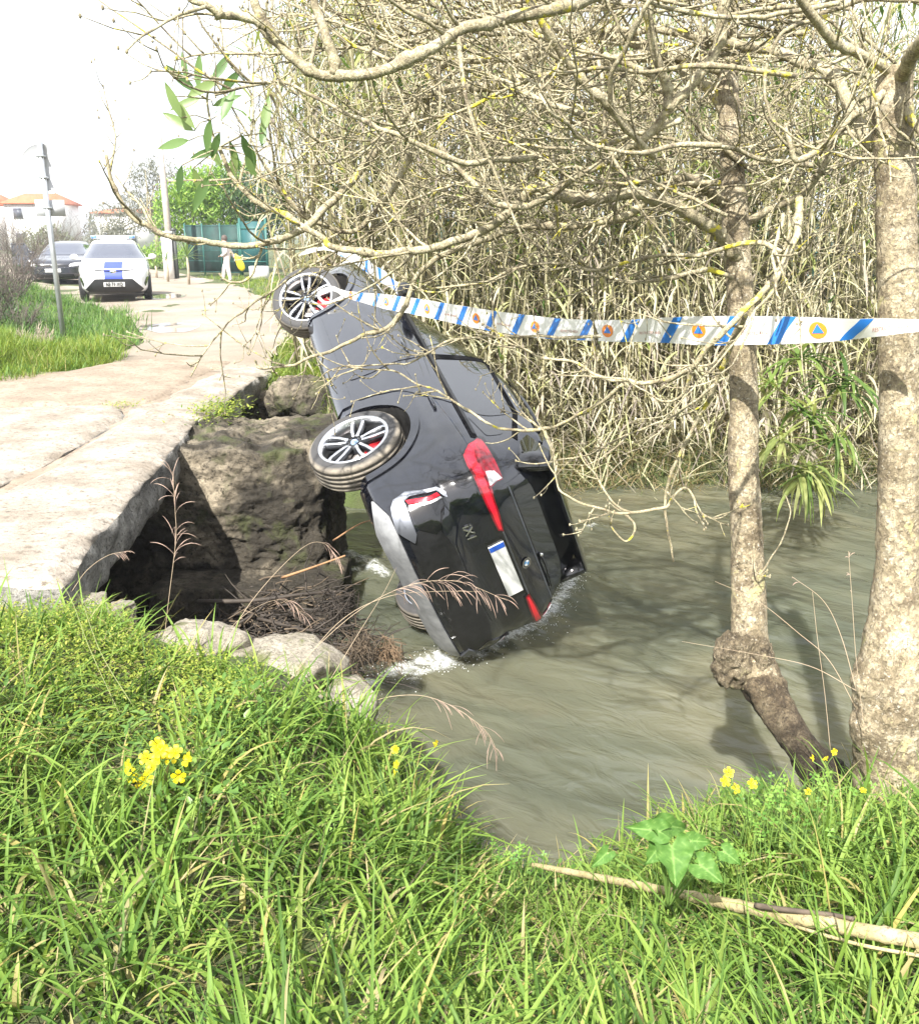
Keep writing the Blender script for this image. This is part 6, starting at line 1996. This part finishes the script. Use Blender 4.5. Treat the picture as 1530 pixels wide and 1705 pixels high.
for hk, s in (('hl', -1), ('hr', 1)):      # fingers curled from the palm
    mb = MB(); p = np.array(J[hk])
    dirn = p - np.array(J['wl' if hk == 'hl' else 'wr']); dirn /= np.linalg.norm(dirn)
    for j in range(4):
        o_ = np.array([0, (j - 1.5) * .018, 0])
        L = (.06, .07, .066, .05)[j]
        mb.tube([p + o_ + dirn * .02, p + o_ + dirn * (.02 + L * .6), p + o_ + dirn * (.02 + L * .8) + np.array([0, 0, -.025])], [.010, .009, .007], 6)
    mb.tube([p + np.array([0, -s * .03, .0]), p + np.array([0, -s * .045, 0]) + dirn * .03], [.011, .008], 6)
    mb.obj('fingers', M_skin, per)
M_bag = plain('yellow_bag_cloth', (.72, .58, .02), .6, var=.15, scale=9, bmp=.6, bscale=10, bdist=.04)
P = Vh * np.array([.17, .13, .33]); P *= (1 + .18 * fbm(P, 5, 7, 3))[:, None]; P[:, 0] *= np.clip(.75 - P[:, 2] * 1.0, .3, 1.2)
ang = math.radians(-20)
P = P @ np.array([[math.cos(ang), 0, -math.sin(ang)], [0, 1, 0], [math.sin(ang), 0, math.cos(ang)]])
bag = empty('yellow_bag', tuple(np.array(pb) + np.array([.40, .20, .72])))
tag(bag, 'bright yellow bag hanging from the hand of the person in pink', 'bag')
build('sack', P, Fh, M_bag, bag)
MB().tube(spline(np.array([(-.05, 0, .25), (-.13, 0, .30), (-.17, 0, .16), (-.10, 0, .22)]), 5), .014, 6).obj('strap', M_bag, bag)
# ------------------------------------------------------------------ barrier tape
M_tape = leafmat('tape_film', [(0, (.80, .80, .80)), (1, (.80, .80, .80))], .30, .3, spec=.5, tcol=1.0)
M_tblue = leafmat('tape_blue', [(0, (.03, .20, .62)), (1, (.03, .20, .62))], .15, .3, spec=.5, tcol=1.0)
M_torg = leafmat('tape_orange', [(0, (.85, .27, .03)), (1, (.85, .27, .03))], .15, .4, tcol=1.0)
M_tred = leafmat('tape_lettering', [(0, (.42, .16, .12)), (1, (.42, .16, .12))], .1, .5, tcol=1.0)
T_px = [(1545, 533, 551), (1500, 531, 556), (1450, 530, 562), (1400, 530, 567), (1300, 527, 573), (1200, 526, 575), (1100, 529, 571), (1000, 533, 568), (900, 527, 563), (800, 514, 548), (700, 498, 526), (640, 490, 514), (600, 487, 503), (568, 484, 493)]
u0_, u1_ = 1545, 568
def tape_depth(u): return 1 / (1 / 3.62 + (1 / 8.55 - 1 / 3.62) * (u0_ - u) / (u0_ - u1_))
topc, botc = [], []
for k, (u, a, b) in enumerate(T_px):
    d = tape_depth(u)
    tw = .02 * math.sin(k * 1.9)
    topc.append(at(u, a, d + tw)); botc.append(at(u, b, d - tw))
topc, botc = spline(np.array(topc), 14), spline(np.array(botc), 14)
mid = (topc + botc) / 2
sl = np.concatenate([[0], np.cumsum(np.linalg.norm(np.diff(mid, axis=0), axis=1))])
def tp(s, t, off=0.0):
    """point on the tape: s along it, t 0 bottom .. 1 top"""
    s = np.asarray(s, float); t = np.asarray(t, float)
    A = np.stack([np.interp(s, sl, botc[:, i]) for i in range(3)], -1)
    Bq = np.stack([np.interp(s, sl, topc[:, i]) for i in range(3)], -1)
    rip = .012 * np.sin(s * 9 + t * 2) + .006 * np.sin(s * 23 - t * 3)
    P = A + (Bq - A) * t[..., None]
    P[..., 1] += rip * 1.0
    T = np.stack([np.interp(s + .02, sl, mid[:, i]) - np.interp(s - .02, sl, mid[:, i]) for i in range(3)], -1)
    n = np.cross(T, Bq - A); n /= np.linalg.norm(n, axis=-1)[..., None] + 1e-9
    n = np.where((n[..., 1] > 0)[..., None], -n, n)
    return P + n * off
tape = empty('barrier_tape', tuple(mid[0]))
tag(tape, 'white barrier tape with blue bars and orange emblems, stretched from tree to car', 'tape')
tb_ = np.array(mid[0])
def tgrid(s0, s1, t0, t1, ns, nt, off, shear=0.0):
    a = np.linspace(0, 1, ns + 1)[:, None]; b_ = np.linspace(0, 1, nt + 1)[None]
    tt = t0 + (t1 - t0) * b_ + 0 * a
    ss = s0 + (s1 - s0) * a - shear * (tt - .5)
    V = tp(np.clip(ss, 0, sl[-1]), tt, off).reshape(-1, 3)
    I = (np.arange(ns)[:, None] * (nt + 1) + np.arange(nt)[None]).ravel()
    return V, np.stack([I, I + 1, I + nt + 2, I + nt + 1], -1)
V, F = tgrid(0, sl[-1], 0, 1, 240, 4, 0)
z_ = lambda V: {'rnd': np.zeros(len(V))}
build('film', V - tb_, F, M_tape, tape, attrs=z_(V))
s_of_u = lambda u: float(np.interp(-u, [-q[0] for q in T_px], [np.interp(i * 14, np.arange(len(sl)), sl) for i in range(len(T_px))]))
s0 = s_of_u(1362)
per_ = (s_of_u(1012) - s0) / 2
k = -1
while True:
    c_ = s0 + k * per_
    if c_ > sl[-1] + .2: break
    for off_, nm in ((-.27, 'bar'), (.27, 'bar')):
        sc_ = c_ + off_ * per_
        if .06 < sc_ < sl[-1] - .06:
            V, F = tgrid(sc_ - .034, sc_ + .034, 0.005, .995, 4, 6, .0022, .10)
            build('blue_bar', V - tb_, F, M_tblue, tape, attrs=z_(V))
    if .08 < c_ < sl[-1] - .08:
        wid = np.linalg.norm(tp(np.array([c_]), np.array([1.0]))[0] - tp(np.array([c_]), np.array([0.0]))[0])
        rr_ = .036
        a = np.arange(26) * 2 * math.pi / 26
        ss = np.concatenate([[c_], c_ + 1.3 * rr_ * np.cos(a)]); tt = np.concatenate([[.5], .5 + rr_ / wid * np.sin(a)])
        V = tp(ss, tt, .0022)
        F = [[0, 1 + i, 1 + (i + 1) % 26] for i in range(26)]
        em = build('emblem', V - tb_, F, M_torg, tape, attrs=z_(V))
        tri = np.array([(-.024, -.013), (.024, -.013), (0, .027)])
        V = tp(c_ - 1.3 * tri[:, 0], .5 + tri[:, 1] / wid, .0044)
        build('emblem_triangle', V - tb_, [[0, 1, 2]], M_tblue, em, attrs=z_(V))
    ct = c_ + .5 * per_
    if .15 < ct < sl[-1] - 1.0:
        wid = np.linalg.norm(tp(np.array([ct]), np.array([1.0]))[0] - tp(np.array([ct]), np.array([0.0]))[0])
        Vt, Ft = text_mesh('RESTRICTED AREA', .021)
        V = tp(ct - Vt[:, 0], .40 + Vt[:, 1] / wid, .0022)
        build('lettering', V - tb_, Ft, M_tred, tape, False, attrs=z_(V))
    k += 1
# the loose second run: from the wing mirror over the bonnet and off to the reeds
def strip(parent, pts, widths, n=10, mat=M_tape, base=None, wdir=(0, 0, 1), name='film'):
    P = spline(np.array(pts), n); Wd_ = spline(np.array(widths)[:, None], n)[:, 0]
    T = np.gradient(P, axis=0); T /= np.linalg.norm(T, axis=1)[:, None]
    w = np.array(wdir, float)[None] - T * (T @ np.array(wdir, float))[:, None]
    w /= np.linalg.norm(w, axis=1)[:, None]
    rip = .25 * np.sin(np.arange(len(P)) * .9)
    w = w + np.cross(T, w) * rip[:, None]
    V = np.stack([P - w * Wd_[:, None] / 2, P + w * Wd_[:, None] / 2], 1).reshape(-1, 3)
    I = np.arange(len(P) - 1) * 2
    F = np.stack([I, I + 1, I + 3, I + 2], -1)
    return build(name, V - (base if base is not None else 0), F, mat, parent, attrs=z_(V)), P, w, Wd_
t2 = empty('barrier_tape', tuple(at(552, 414, 10.4)))
tag(t2, 'second run of crumpled white barrier tape from the wing mirror across the bonnet', 'tape')
b2 = np.array(t2.location)
_, P2, w2, W2 = strip(t2, [at(692, 508, 8.15), at(660, 478, 8.7), at(622, 450, 9.4), at(585, 428, 10.0), at(552, 414, 10.4), at(535, 414, 10.6), at(515, 418, 10.8), at(500, 424, 11.0)], [.05, .10, .12, .10, .06, .035, .05, .02], 10, base=b2)
for i in range(4, 40, 6):
    V = np.array([P2[i] - w2[i] * W2[i] / 2, P2[i + 1] - w2[i + 1] * W2[i + 1] / 2, P2[i + 2] + w2[i + 2] * W2[i + 2] / 2, P2[i + 1] + w2[i + 1] * W2[i + 1] / 2]) + np.array([0, -.003, .0])
    build('blue_bar', V - b2, [[0, 1, 2, 3]], M_tblue, t2, attrs=z_(V))
# knot of tape around the front wheel
strip(tape, [at(600, 495, 8.25), at(575, 490, 8.55), at(552, 480, 8.75), at(530, 490, 8.78), at(545, 505, 8.72), at(572, 494, 8.6)], [.08, .06, .04, .03, .03, .03], 8, base=tb_)

# ------------------------------------------------------------------ fallen cane in the grass
cane_pts = [(885, 1440, 2.62), (935, 1447, 2.58), (1000, 1463, 2.5), (1060, 1474, 2.42), (1130, 1487, 2.36), (1200, 1503, 2.28), (1262, 1516, 2.22), (1320, 1527, 2.16), (1400, 1545, 2.10), (1470, 1557, 2.05), (1560, 1572, 2.0)]
def on_ground(u, v, off):
    lo, hi = 1.0, 8.0
    for y_ in np.arange(1.0, 8.0, .02):
        p_ = at(u, v, y_)
        if p_[2] <= TZ(p_[0], p_[1]) + off:
            return p_
    return at(u, v, 3)
cp = np.array([on_ground(u, v, .20) for u, v, d in cane_pts])
for i in range(3): cp[1:-1] = (cp[:-2] + 2 * cp[1:-1] + cp[2:]) / 4
cn = empty('fallen_cane', tuple(cp[5])); tag(cn, 'long broken dry cane lying in the grass along the near bank', 'cane')
M_cane2 = m_stone('dry_cane_skin', (0.44, 0.37, 0.21), (0.26, 0.22, 0.10), (0.10, 0.075, 0.05), 9, .15)
cr = [.011, .0135, .015, .016, .017, .019, .020, .021, .0215, .022, .022]
Pc = spline(cp, 8); Rc = spline(np.array(cr)[:, None], 8)[:, 0]
for i in range(0, len(Pc), 9): Rc[i] *= 1.16
MB().tube(Pc - cp[5], Rc, 10).obj('stalk', M_cane2, cn)
sp_ = spline(np.array([*[on_ground(u, v, .22) for u, v in ((1258, 1508), (1300, 1514), (1380, 1523), (1420, 1530))]]), 6)
MB().tube(sp_ - cp[5], np.linspace(.010, .006, len(sp_)), 6).obj('split_sheath', plain('dark_cane_sheath', (.10, .075, .055), .8, var=.5, scale=12), cn)
sp_ = spline(np.array([*[on_ground(u, v, .19) for u, v in ((1250, 1508), (1330, 1533), (1430, 1560), (1530, 1578))]]), 6)
MB().tube(sp_ - cp[5] + np.array([0, -.02, -.01]), .006, 5).obj('split_sheath', M_cane2, cn)

# ------------------------------------------------------------------ driftwood and flood wrack at the foot of the pier
M_drift = plain('wet_driftwood', (.034, .026, .019), .7, var=.5, scale=6, bmp=.5)
M_drift2 = plain('dry_wrack', (.095, .07, .045), .85, var=.5, scale=9)
r = np.random.default_rng(17)
mb, mb2 = MB(), MB()
for k in range(520):
    x = r.uniform(-2.2, -.72); y = 7.1 - (x + 1.95) * .85 + r.normal(0, .34)
    top = -1.45 + .45 * math.exp(-((x + 1.2) / .8) ** 2) * r.random()
    p = np.array([x, min(y, 7.5), top])
    a = r.normal(.1, .7) if r.random() < .5 else r.uniform(0, 6.28)
    d = np.array([math.cos(a), math.sin(a) * .7, r.normal(0, .30)])
    pa = twig_path(p, d, r.uniform(.10, .5), r.normal(-.05, .2), r, 4, .16)
    (mb if r.random() < .72 else mb2).tube(pa, np.linspace(r.uniform(.004, .013), .003, 5), 4, cap=False)
tag(mb.obj('driftwood', M_drift), 'dark tangle of wet twigs and driftwood at the foot of the stone pier', 'driftwood', kind='stuff')
tag(mb2.obj('flood_wrack', M_drift2), 'pale dry stems caught in the driftwood below the bridge', 'flood debris', kind='stuff')
for k, (u, v, d, s, lab) in enumerate(((650, 1085, 5.85, .12, 'rust brown clump of matted roots beside the sunken bumper'), (560, 1010, 6.2, .20, 'dark brown clump of dead grass on the driftwood'), (600, 1075, 5.8, .18, 'pale brown wad of dead stems at the edge of the rapids'))):
    c_ = at(u, v, d); mb = MB()
    for _ in range(180):
        dd = r.normal(size=3); dd[2] = dd[2] * .6 - .25
        pa = twig_path(c_ + r.normal(size=3) * s * .35, dd, r.uniform(.4, 1.2) * s, -.7, r, 4, .25)
        mb.tube(pa, [.004, .0035, .003, .002, .0015], 3, cap=False)
    o = mb.obj('root_clump', (plain('rust_roots', (.15, .10, .058), .85, var=.4), M_drift, M_drift2)[k], loc=c_)
    tag(o, lab, 'root clump')
# longer sticks
for k, (pts, rad, lab) in enumerate((([(470, 962, 6.9), (520, 945, 6.7), (575, 925, 6.5)], .012, 'pale stick leaning on the pier above the driftwood'),
                                     ([(555, 900, 7.0), (600, 872, 6.8), (640, 862, 6.6)], .008, 'thin orange stick sticking out beside the rear wheel'),
                                     ([(330, 1002, 6.9), (420, 1000, 6.8), (500, 990, 6.7), (560, 985, 6.5)], .022, 'long dark branch lying across the water under the deck'),
                                     ([(430, 1030, 6.4), (520, 1050, 6.1), (590, 1040, 5.9)], .014, 'crooked dark stick across the flood debris'))):
    P = spline(np.array([at(*q) for q in pts]), 6)
    o = MB().tube(P, np.linspace(rad, rad * .5, len(P)), 7).obj('stick', M_drift if k > 1 else plain('orange_stick', (.30, .17, .085), .8, var=.3), loc=P[0])
    tag(o, lab, 'stick')

# ------------------------------------------------------------------ dry grass stalks with drooping seed heads
M_stalk = plain('seed_stalk', (.36, .28, .19), .8)
M_seed = plain('seed_head', (.33, .235, .185), .85, var=.3, scale=30)
M_gstalk = plain('green_stalk', (.20, .22, .08), .7)
def stalk(pts, label, head=0.0, nh=14, hl=.10, seed=1, mat=None, rad=.0016):
    r = np.random.default_rng(seed)
    P = spline(np.array([at(*q) for q in pts]), 8)
    root = empty('seed_grass', tuple(P[0])); tag(root, label, 'grass stalk')
    MB().tube(P - P[0], np.linspace(rad, rad * .45, len(P)), 5).obj('stalk', mat or M_stalk, root)
    if head:
        mb = MB(); n0 = int(len(P) * (1 - head))
        for k in range(nh):
            i = r.integers(n0, len(P) - 1)
            t = P[i + 1] - P[i]; t /= np.linalg.norm(t)
            d = t * .9 + r.normal(size=3) * .35
            L = hl * r.uniform(.5, 1.2)
            pa = twig_path(P[i] - P[0], d, L, -1.3, r, 6, .06)
            mb.tube(pa, [.0007, .0007, .0009, .0015, .0017, .0013, .0005], 4, cap=False)
        mb.obj('seed_head', M_seed, root)
    return root
stalk([(470, 1150, 3.6), (520, 1085, 3.7), (600, 1015, 3.8), (680, 975, 3.85), (760, 968, 3.9), (845, 1000, 3.9)], 'long arching dry grass with a feathery head across the rear bumper', .48, 40, .16, 1)
stalk([(470, 1150, 3.65), (560, 1040, 3.75), (640, 995, 3.85), (720, 985, 3.9), (800, 985, 3.95)], 'second dry stalk crossing the bumper below the feathery head', .2, 8, .08, 2)
stalk([(608, 1172, 3.7), (650, 1160, 3.7), (700, 1158, 3.7), (745, 1172, 3.7), (790, 1200, 3.7), (815, 1225, 3.7), (830, 1258, 3.7)], 'dry grass stalk nodding over the water in front of the car', .62, 26, .14, 3)
stalk([(268, 1120, 4.0), (280, 1010, 4.05), (293, 900, 4.1), (292, 850, 4.15), (288, 785, 4.2)], 'upright dry grass stalk with wispy side shoots before the pier', .62, 26, .13, 4)
stalk([(120, 985, 4.3), (145, 950, 4.3), (180, 925, 4.3), (218, 917, 4.3)], 'short curved dry stalk in front of the dark gap under the deck', .3, 8, .05, 5)
stalk([(355, 1110, 4.0), (420, 1000, 4.2), (500, 915, 4.5), (540, 905, 4.6), (568, 940, 4.6)], 'dry stalk arching over the driftwood towards the rear wheel', .3, 14, .09, 6)
stalk([(330, 1120, 4.2), (390, 1040, 4.4), (440, 1005, 4.6), (480, 1000, 4.7), (505, 1025, 4.7)], 'drooping dry stalk with a pale head over the driftwood', .4, 22, .10, 7)
stalk([(545, 1140, 3.9), (600, 1050, 4.2), (640, 985, 4.6), (660, 945, 4.8)], 'straight yellow stem leaning towards the bumper', 0, 0, .1, 8)
stalk([(200, 1190, 3.1), (150, 1080, 3.3), (120, 1000, 3.4), (95, 960, 3.5)], 'thin dark stalk leaning left in front of the bank stones', .15, 5, .04, 9, M_gstalk)
stalk([(225, 1180, 3.1), (170, 1090, 3.2), (140, 1010, 3.3), (128, 985, 3.3)], 'thin dark grass stem left of the yellow flowers', 0, 0, .04, 10, M_gstalk)
stalk([(1425, 1180, 3.75), (1380, 1100, 3.85), (1330, 1055, 3.95), (1260, 1000, 4.1), (1190, 968, 4.2)], 'thin dead stem bending left beside the middle trunk', 0, 0, .05, 11)
stalk([(1425, 1150, 3.6), (1400, 1060, 3.7), (1370, 1000, 3.8), (1318, 960, 3.9)], 'dead stem leaning left of the stout trunk', .1, 3, .04, 12)
stalk([(1440, 1230, 3.6), (1425, 1100, 3.65), (1418, 1000, 3.7), (1412, 918, 3.75)], 'upright dead stem in front of the stout trunk', .3, 6, .03, 13)
stalk([(1382, 1250, 3.7), (1372, 1150, 3.75), (1360, 1060, 3.8), (1352, 985, 3.85)], 'upright dead stem between the two trunks', 0, 0, .03, 14)
stalk([(1425, 1150, 3.65), (1350, 1110, 3.8), (1260, 1090, 3.9), (1135, 1068, 4.1)], 'long dead stem lying out over the water from the stout trunk', 0, 0, .03, 15)

# ------------------------------------------------------------------ yellow flowers, clover and big leaves
M_pet = leafmat('yellow_petal', [(0, (.80, .62, .01)), (1, (.88, .74, .02))], .35, .5, tcol=1.1)
M_stem = plain('flower_stem', (.14, .24, .05), .6)
def flower_plant(base_px, blooms, label, seed, size=.017, d=2.9):
    r = np.random.default_rng(seed)
    b_ = at(*base_px); root = empty('yellow_flower', tuple(b_)); tag(root, label, 'flower')
    for (u, v) in blooms:
        c_ = at(u, v, base_px[2] + r.uniform(-.06, .06)) - b_
        MB().tube(spline(np.array([(0, 0, 0), c_ * .5 + np.array([r.normal(0, .01), 0, .02]), c_ - np.array([0, 0, .012])]), 5), .0016, 5).obj('stem', M_stem, root)
        ax = np.array([r.normal(0, .55), -.75 + r.normal(0, .3), .55 + r.normal(0, .4)]); ax /= np.linalg.norm(ax)
        e1 = np.cross(ax, [.3, .2, 1.0]); e1 /= np.linalg.norm(e1); e2 = np.cross(ax, e1)
        V, F = [], []
        for k in range(5):
            a0 = 2 * math.pi * k / 5
            n0 = len(V)
            for i, (rr_, hh, wa) in enumerate(((.12, -.75, .5), (.30, -.2, .42), (.70, .10, .52), (1.0, .16, .40), (1.12, .10, .12))):
                for s in (-1, 0, 1):
                    a = a0 + s * wa * (1.0 if i else 1)
                    V.append(c_ + size * (e1 * math.cos(a) * rr_ + e2 * math.sin(a) * rr_ + ax * (hh + (.0 if s else -.05))))
            for i in range(4):
                for s in range(2):
                    q = n0 + i * 3 + s
                    F.append([q, q + 1, q + 4, q + 3])
        build('bloom', np.array(V), F, M_pet, root, attrs={'rnd': np.full(len(V), r.random())})
    return root
flower_plant((262, 1330, 2.6), [(262, 1240), (276, 1252), (262, 1262), (292, 1252), (243, 1262), (252, 1280), (213, 1277), (222, 1292), (244, 1298), (312, 1265), (298, 1293), (268, 1250), (284, 1262), (236, 1303)], 'large cluster of bright yellow flowers in the grass at the left', 1, .022)
flower_plant((1245, 1365, 2.75), [(1213, 1286), (1207, 1301), (1252, 1305), (1224, 1313)], 'trumpet shaped yellow flowers rising above the water edge at the right', 2, .017)
flower_plant((1385, 1320, 2.95), [(1388, 1252), (1374, 1263), (1345, 1318), (1436, 1316), (1352, 1262)], 'small yellow flowers at the foot of the leaning trunk', 3, .012)
flower_plant((668, 1330, 2.9), [(725, 1238), (660, 1273), (657, 1286), (658, 1248)], 'thin scattered yellow flowers on the bank edge beside the water', 4, .014)

M_clov = leafmat('clover_leaf', [(0, (.07, .17, .025)), (.5, (.13, .26, .04)), (1, (.20, .33, .06))], .35, .45)
def clover(c_px, n, spread, label, seed, sz=.015):
    r = np.random.default_rng(seed)
    c_ = at(*c_px); root = empty('clover', tuple(c_)); tag(root, label, 'clover')
    mb = MB(); V, F, A = [], [], []
    for k in range(n):
        x, y = c_[0] + r.normal(0, spread[0]), c_[1] + r.normal(0, spread[1])
        z = c_[2] + (TZ(x, y) - TZ(c_[0], c_[1])) + r.uniform(-.05, .05)
        p = np.array([x, y, z]) - c_
        mb.tube([p + np.array([r.normal(0, .01), r.normal(0, .01), -.13]), p], .0012, 4, cap=False)
        nrm = np.array([r.normal(0, .35), -.3 + r.normal(0, .3), 1.0]); nrm /= np.linalg.norm(nrm)
        e1 = np.cross(nrm, [r.normal(), r.normal(), .2]); e1 /= np.linalg.norm(e1); e2 = np.cross(nrm, e1)
        s_ = sz * r.uniform(.7, 1.25); rn = r.random()
        for j in range(3):
            a0 = j * 2.094
            n0 = len(V)
            for (rr_, aa) in ((.02, 0), (.62, -.52), (1.05, -.46), (.86, 0), (1.05, .46), (.62, .52)):
                V.append(p + s_ * (e1 * math.cos(a0 + aa) * rr_ + e2 * math.sin(a0 + aa) * rr_ + nrm * (.12 if aa else -.02)))
            F += [[n0, n0 + 1, n0 + 2, n0 + 3], [n0, n0 + 3, n0 + 4, n0 + 5]]
            A += [rn] * 6
    build('leaves', np.array(V), F, M_clov, root, attrs={'rnd': np.array(A)})
    mb.obj('stalks', M_stem, root)['kind'] = 'stuff'
clover((455, 1205, 3.1), 46, (.13, .14), 'clover patch in the grass near the white ledge stones', 1)
clover((375, 1205, 3.1), 26, (.10, .12), 'clover leaves right of the yellow flower cluster', 2)
clover((850, 1425, 2.72), 22, (.05, .05), 'small bright clover tuft at the left end of the fallen cane', 3, .014)
clover((1305, 1330, 2.75), 60, (.10, .12), 'thick clover under the leaning trunk at the right', 4)
clover((1200, 1420, 2.6), 30, (.09, .07), 'round clover leaves right of the big arrow shaped leaves', 5, .018)
clover((470, 1345, 2.6), 18, (.07, .06), 'sparse clover in the middle of the left grass', 6)

M_arum = leafmat('arum_leaf', [(0, (.07, .16, .03)), (.6, (.12, .23, .05)), (1, (.22, .34, .10))], .30, .65, spec=.25, patch=(60, (.7, .8, .7)))
def arum(root, tip_px, base_px, d0, d1, width, seed, base):
    """arrow-shaped leaf from its stalk end to its tip"""
    r = np.random.default_rng(seed)
    p0, p1 = at(*base_px, d0), at(*tip_px, d1)
    ex = p1 - p0; L = np.linalg.norm(ex); ex /= L
    nz = np.array([.1, -.8, .6]); nz -= ex * (nz @ ex); nz /= np.linalg.norm(nz); ey = np.cross(nz, ex)
    V, F, RN = [], [], []
    ts = np.linspace(-.32, 1, 25)
    for t in ts:
        w = width * (np.interp(t, [-.32, -.2, 0, .15, .5, .8, 1], [.45, .85, 1.0, .98, .66, .28, .02]))
        notch = np.interp(t, [-.32, -.05, 0], [.42, .10, 0]) * width
        for s in np.linspace(-1, 1, 13):
            y = (notch + (w - notch) * abs(s)) * np.sign(s) if s else 0
            tt = t if abs(s) > .01 else max(t, -.02)
            wave = .16 * width * math.sin(t * 13 + s * 2.5 + seed) * abs(s) ** 2
            RN.append(min(1, (.3 + .75 * (abs(s) < .02) + .45 * (abs((t * 4.2 - abs(s) * 1.1) % 1) < .12) + .1 * r.random())))
            V.append(p0 + ex * L * tt + ey * y + nz * (.30 * width * abs(s) ** 1.3 - .22 * L * max(t, 0) ** 2 + wave))
    for i in range(24):
        for j in range(12):
            q = i * 13 + j
            F.append([q, q + 1, q + 14, q + 13])
    V = np.array(V) - base
    build('leaf', V, F, M_arum, root, attrs={'rnd': np.array(RN), 'len': np.zeros(len(V))})
    return p0
ar = empty('arum_plant', tuple(at(1115, 1470, 2.55))); tag(ar, 'wild arum with big glossy arrow shaped leaves at the water edge', 'plant')
ab = np.array(ar.location)
for k, (tip, bs, d0, d1, w) in enumerate((((1042, 1377), (1098, 1384), 2.42, 2.42, .038), ((1152, 1380), (1100, 1374), 2.44, 2.50, .038), ((1128, 1478), (1118, 1410), 2.40, 2.30, .060), ((1205, 1470), (1165, 1440), 2.36, 2.30, .042), ((1185, 1402), (1150, 1400), 2.5, 2.5, .03), ((1075, 1440), (1095, 1412), 2.42, 2.38, .035), ((1235, 1440), (1205, 1418), 2.45, 2.42, .03), ((985, 1445), (1010, 1420), 2.5, 2.46, .025))):
    p0 = arum(ar, tip, bs, d0, d1, w, k + 1, ab)
    MB().tube(spline(np.array([(0, 0, -.1), (p0 - ab) * .5 + np.array([0, 0, -.03]), p0 - ab]), 5), .004, 6).obj('stalk', M_stem, ar)
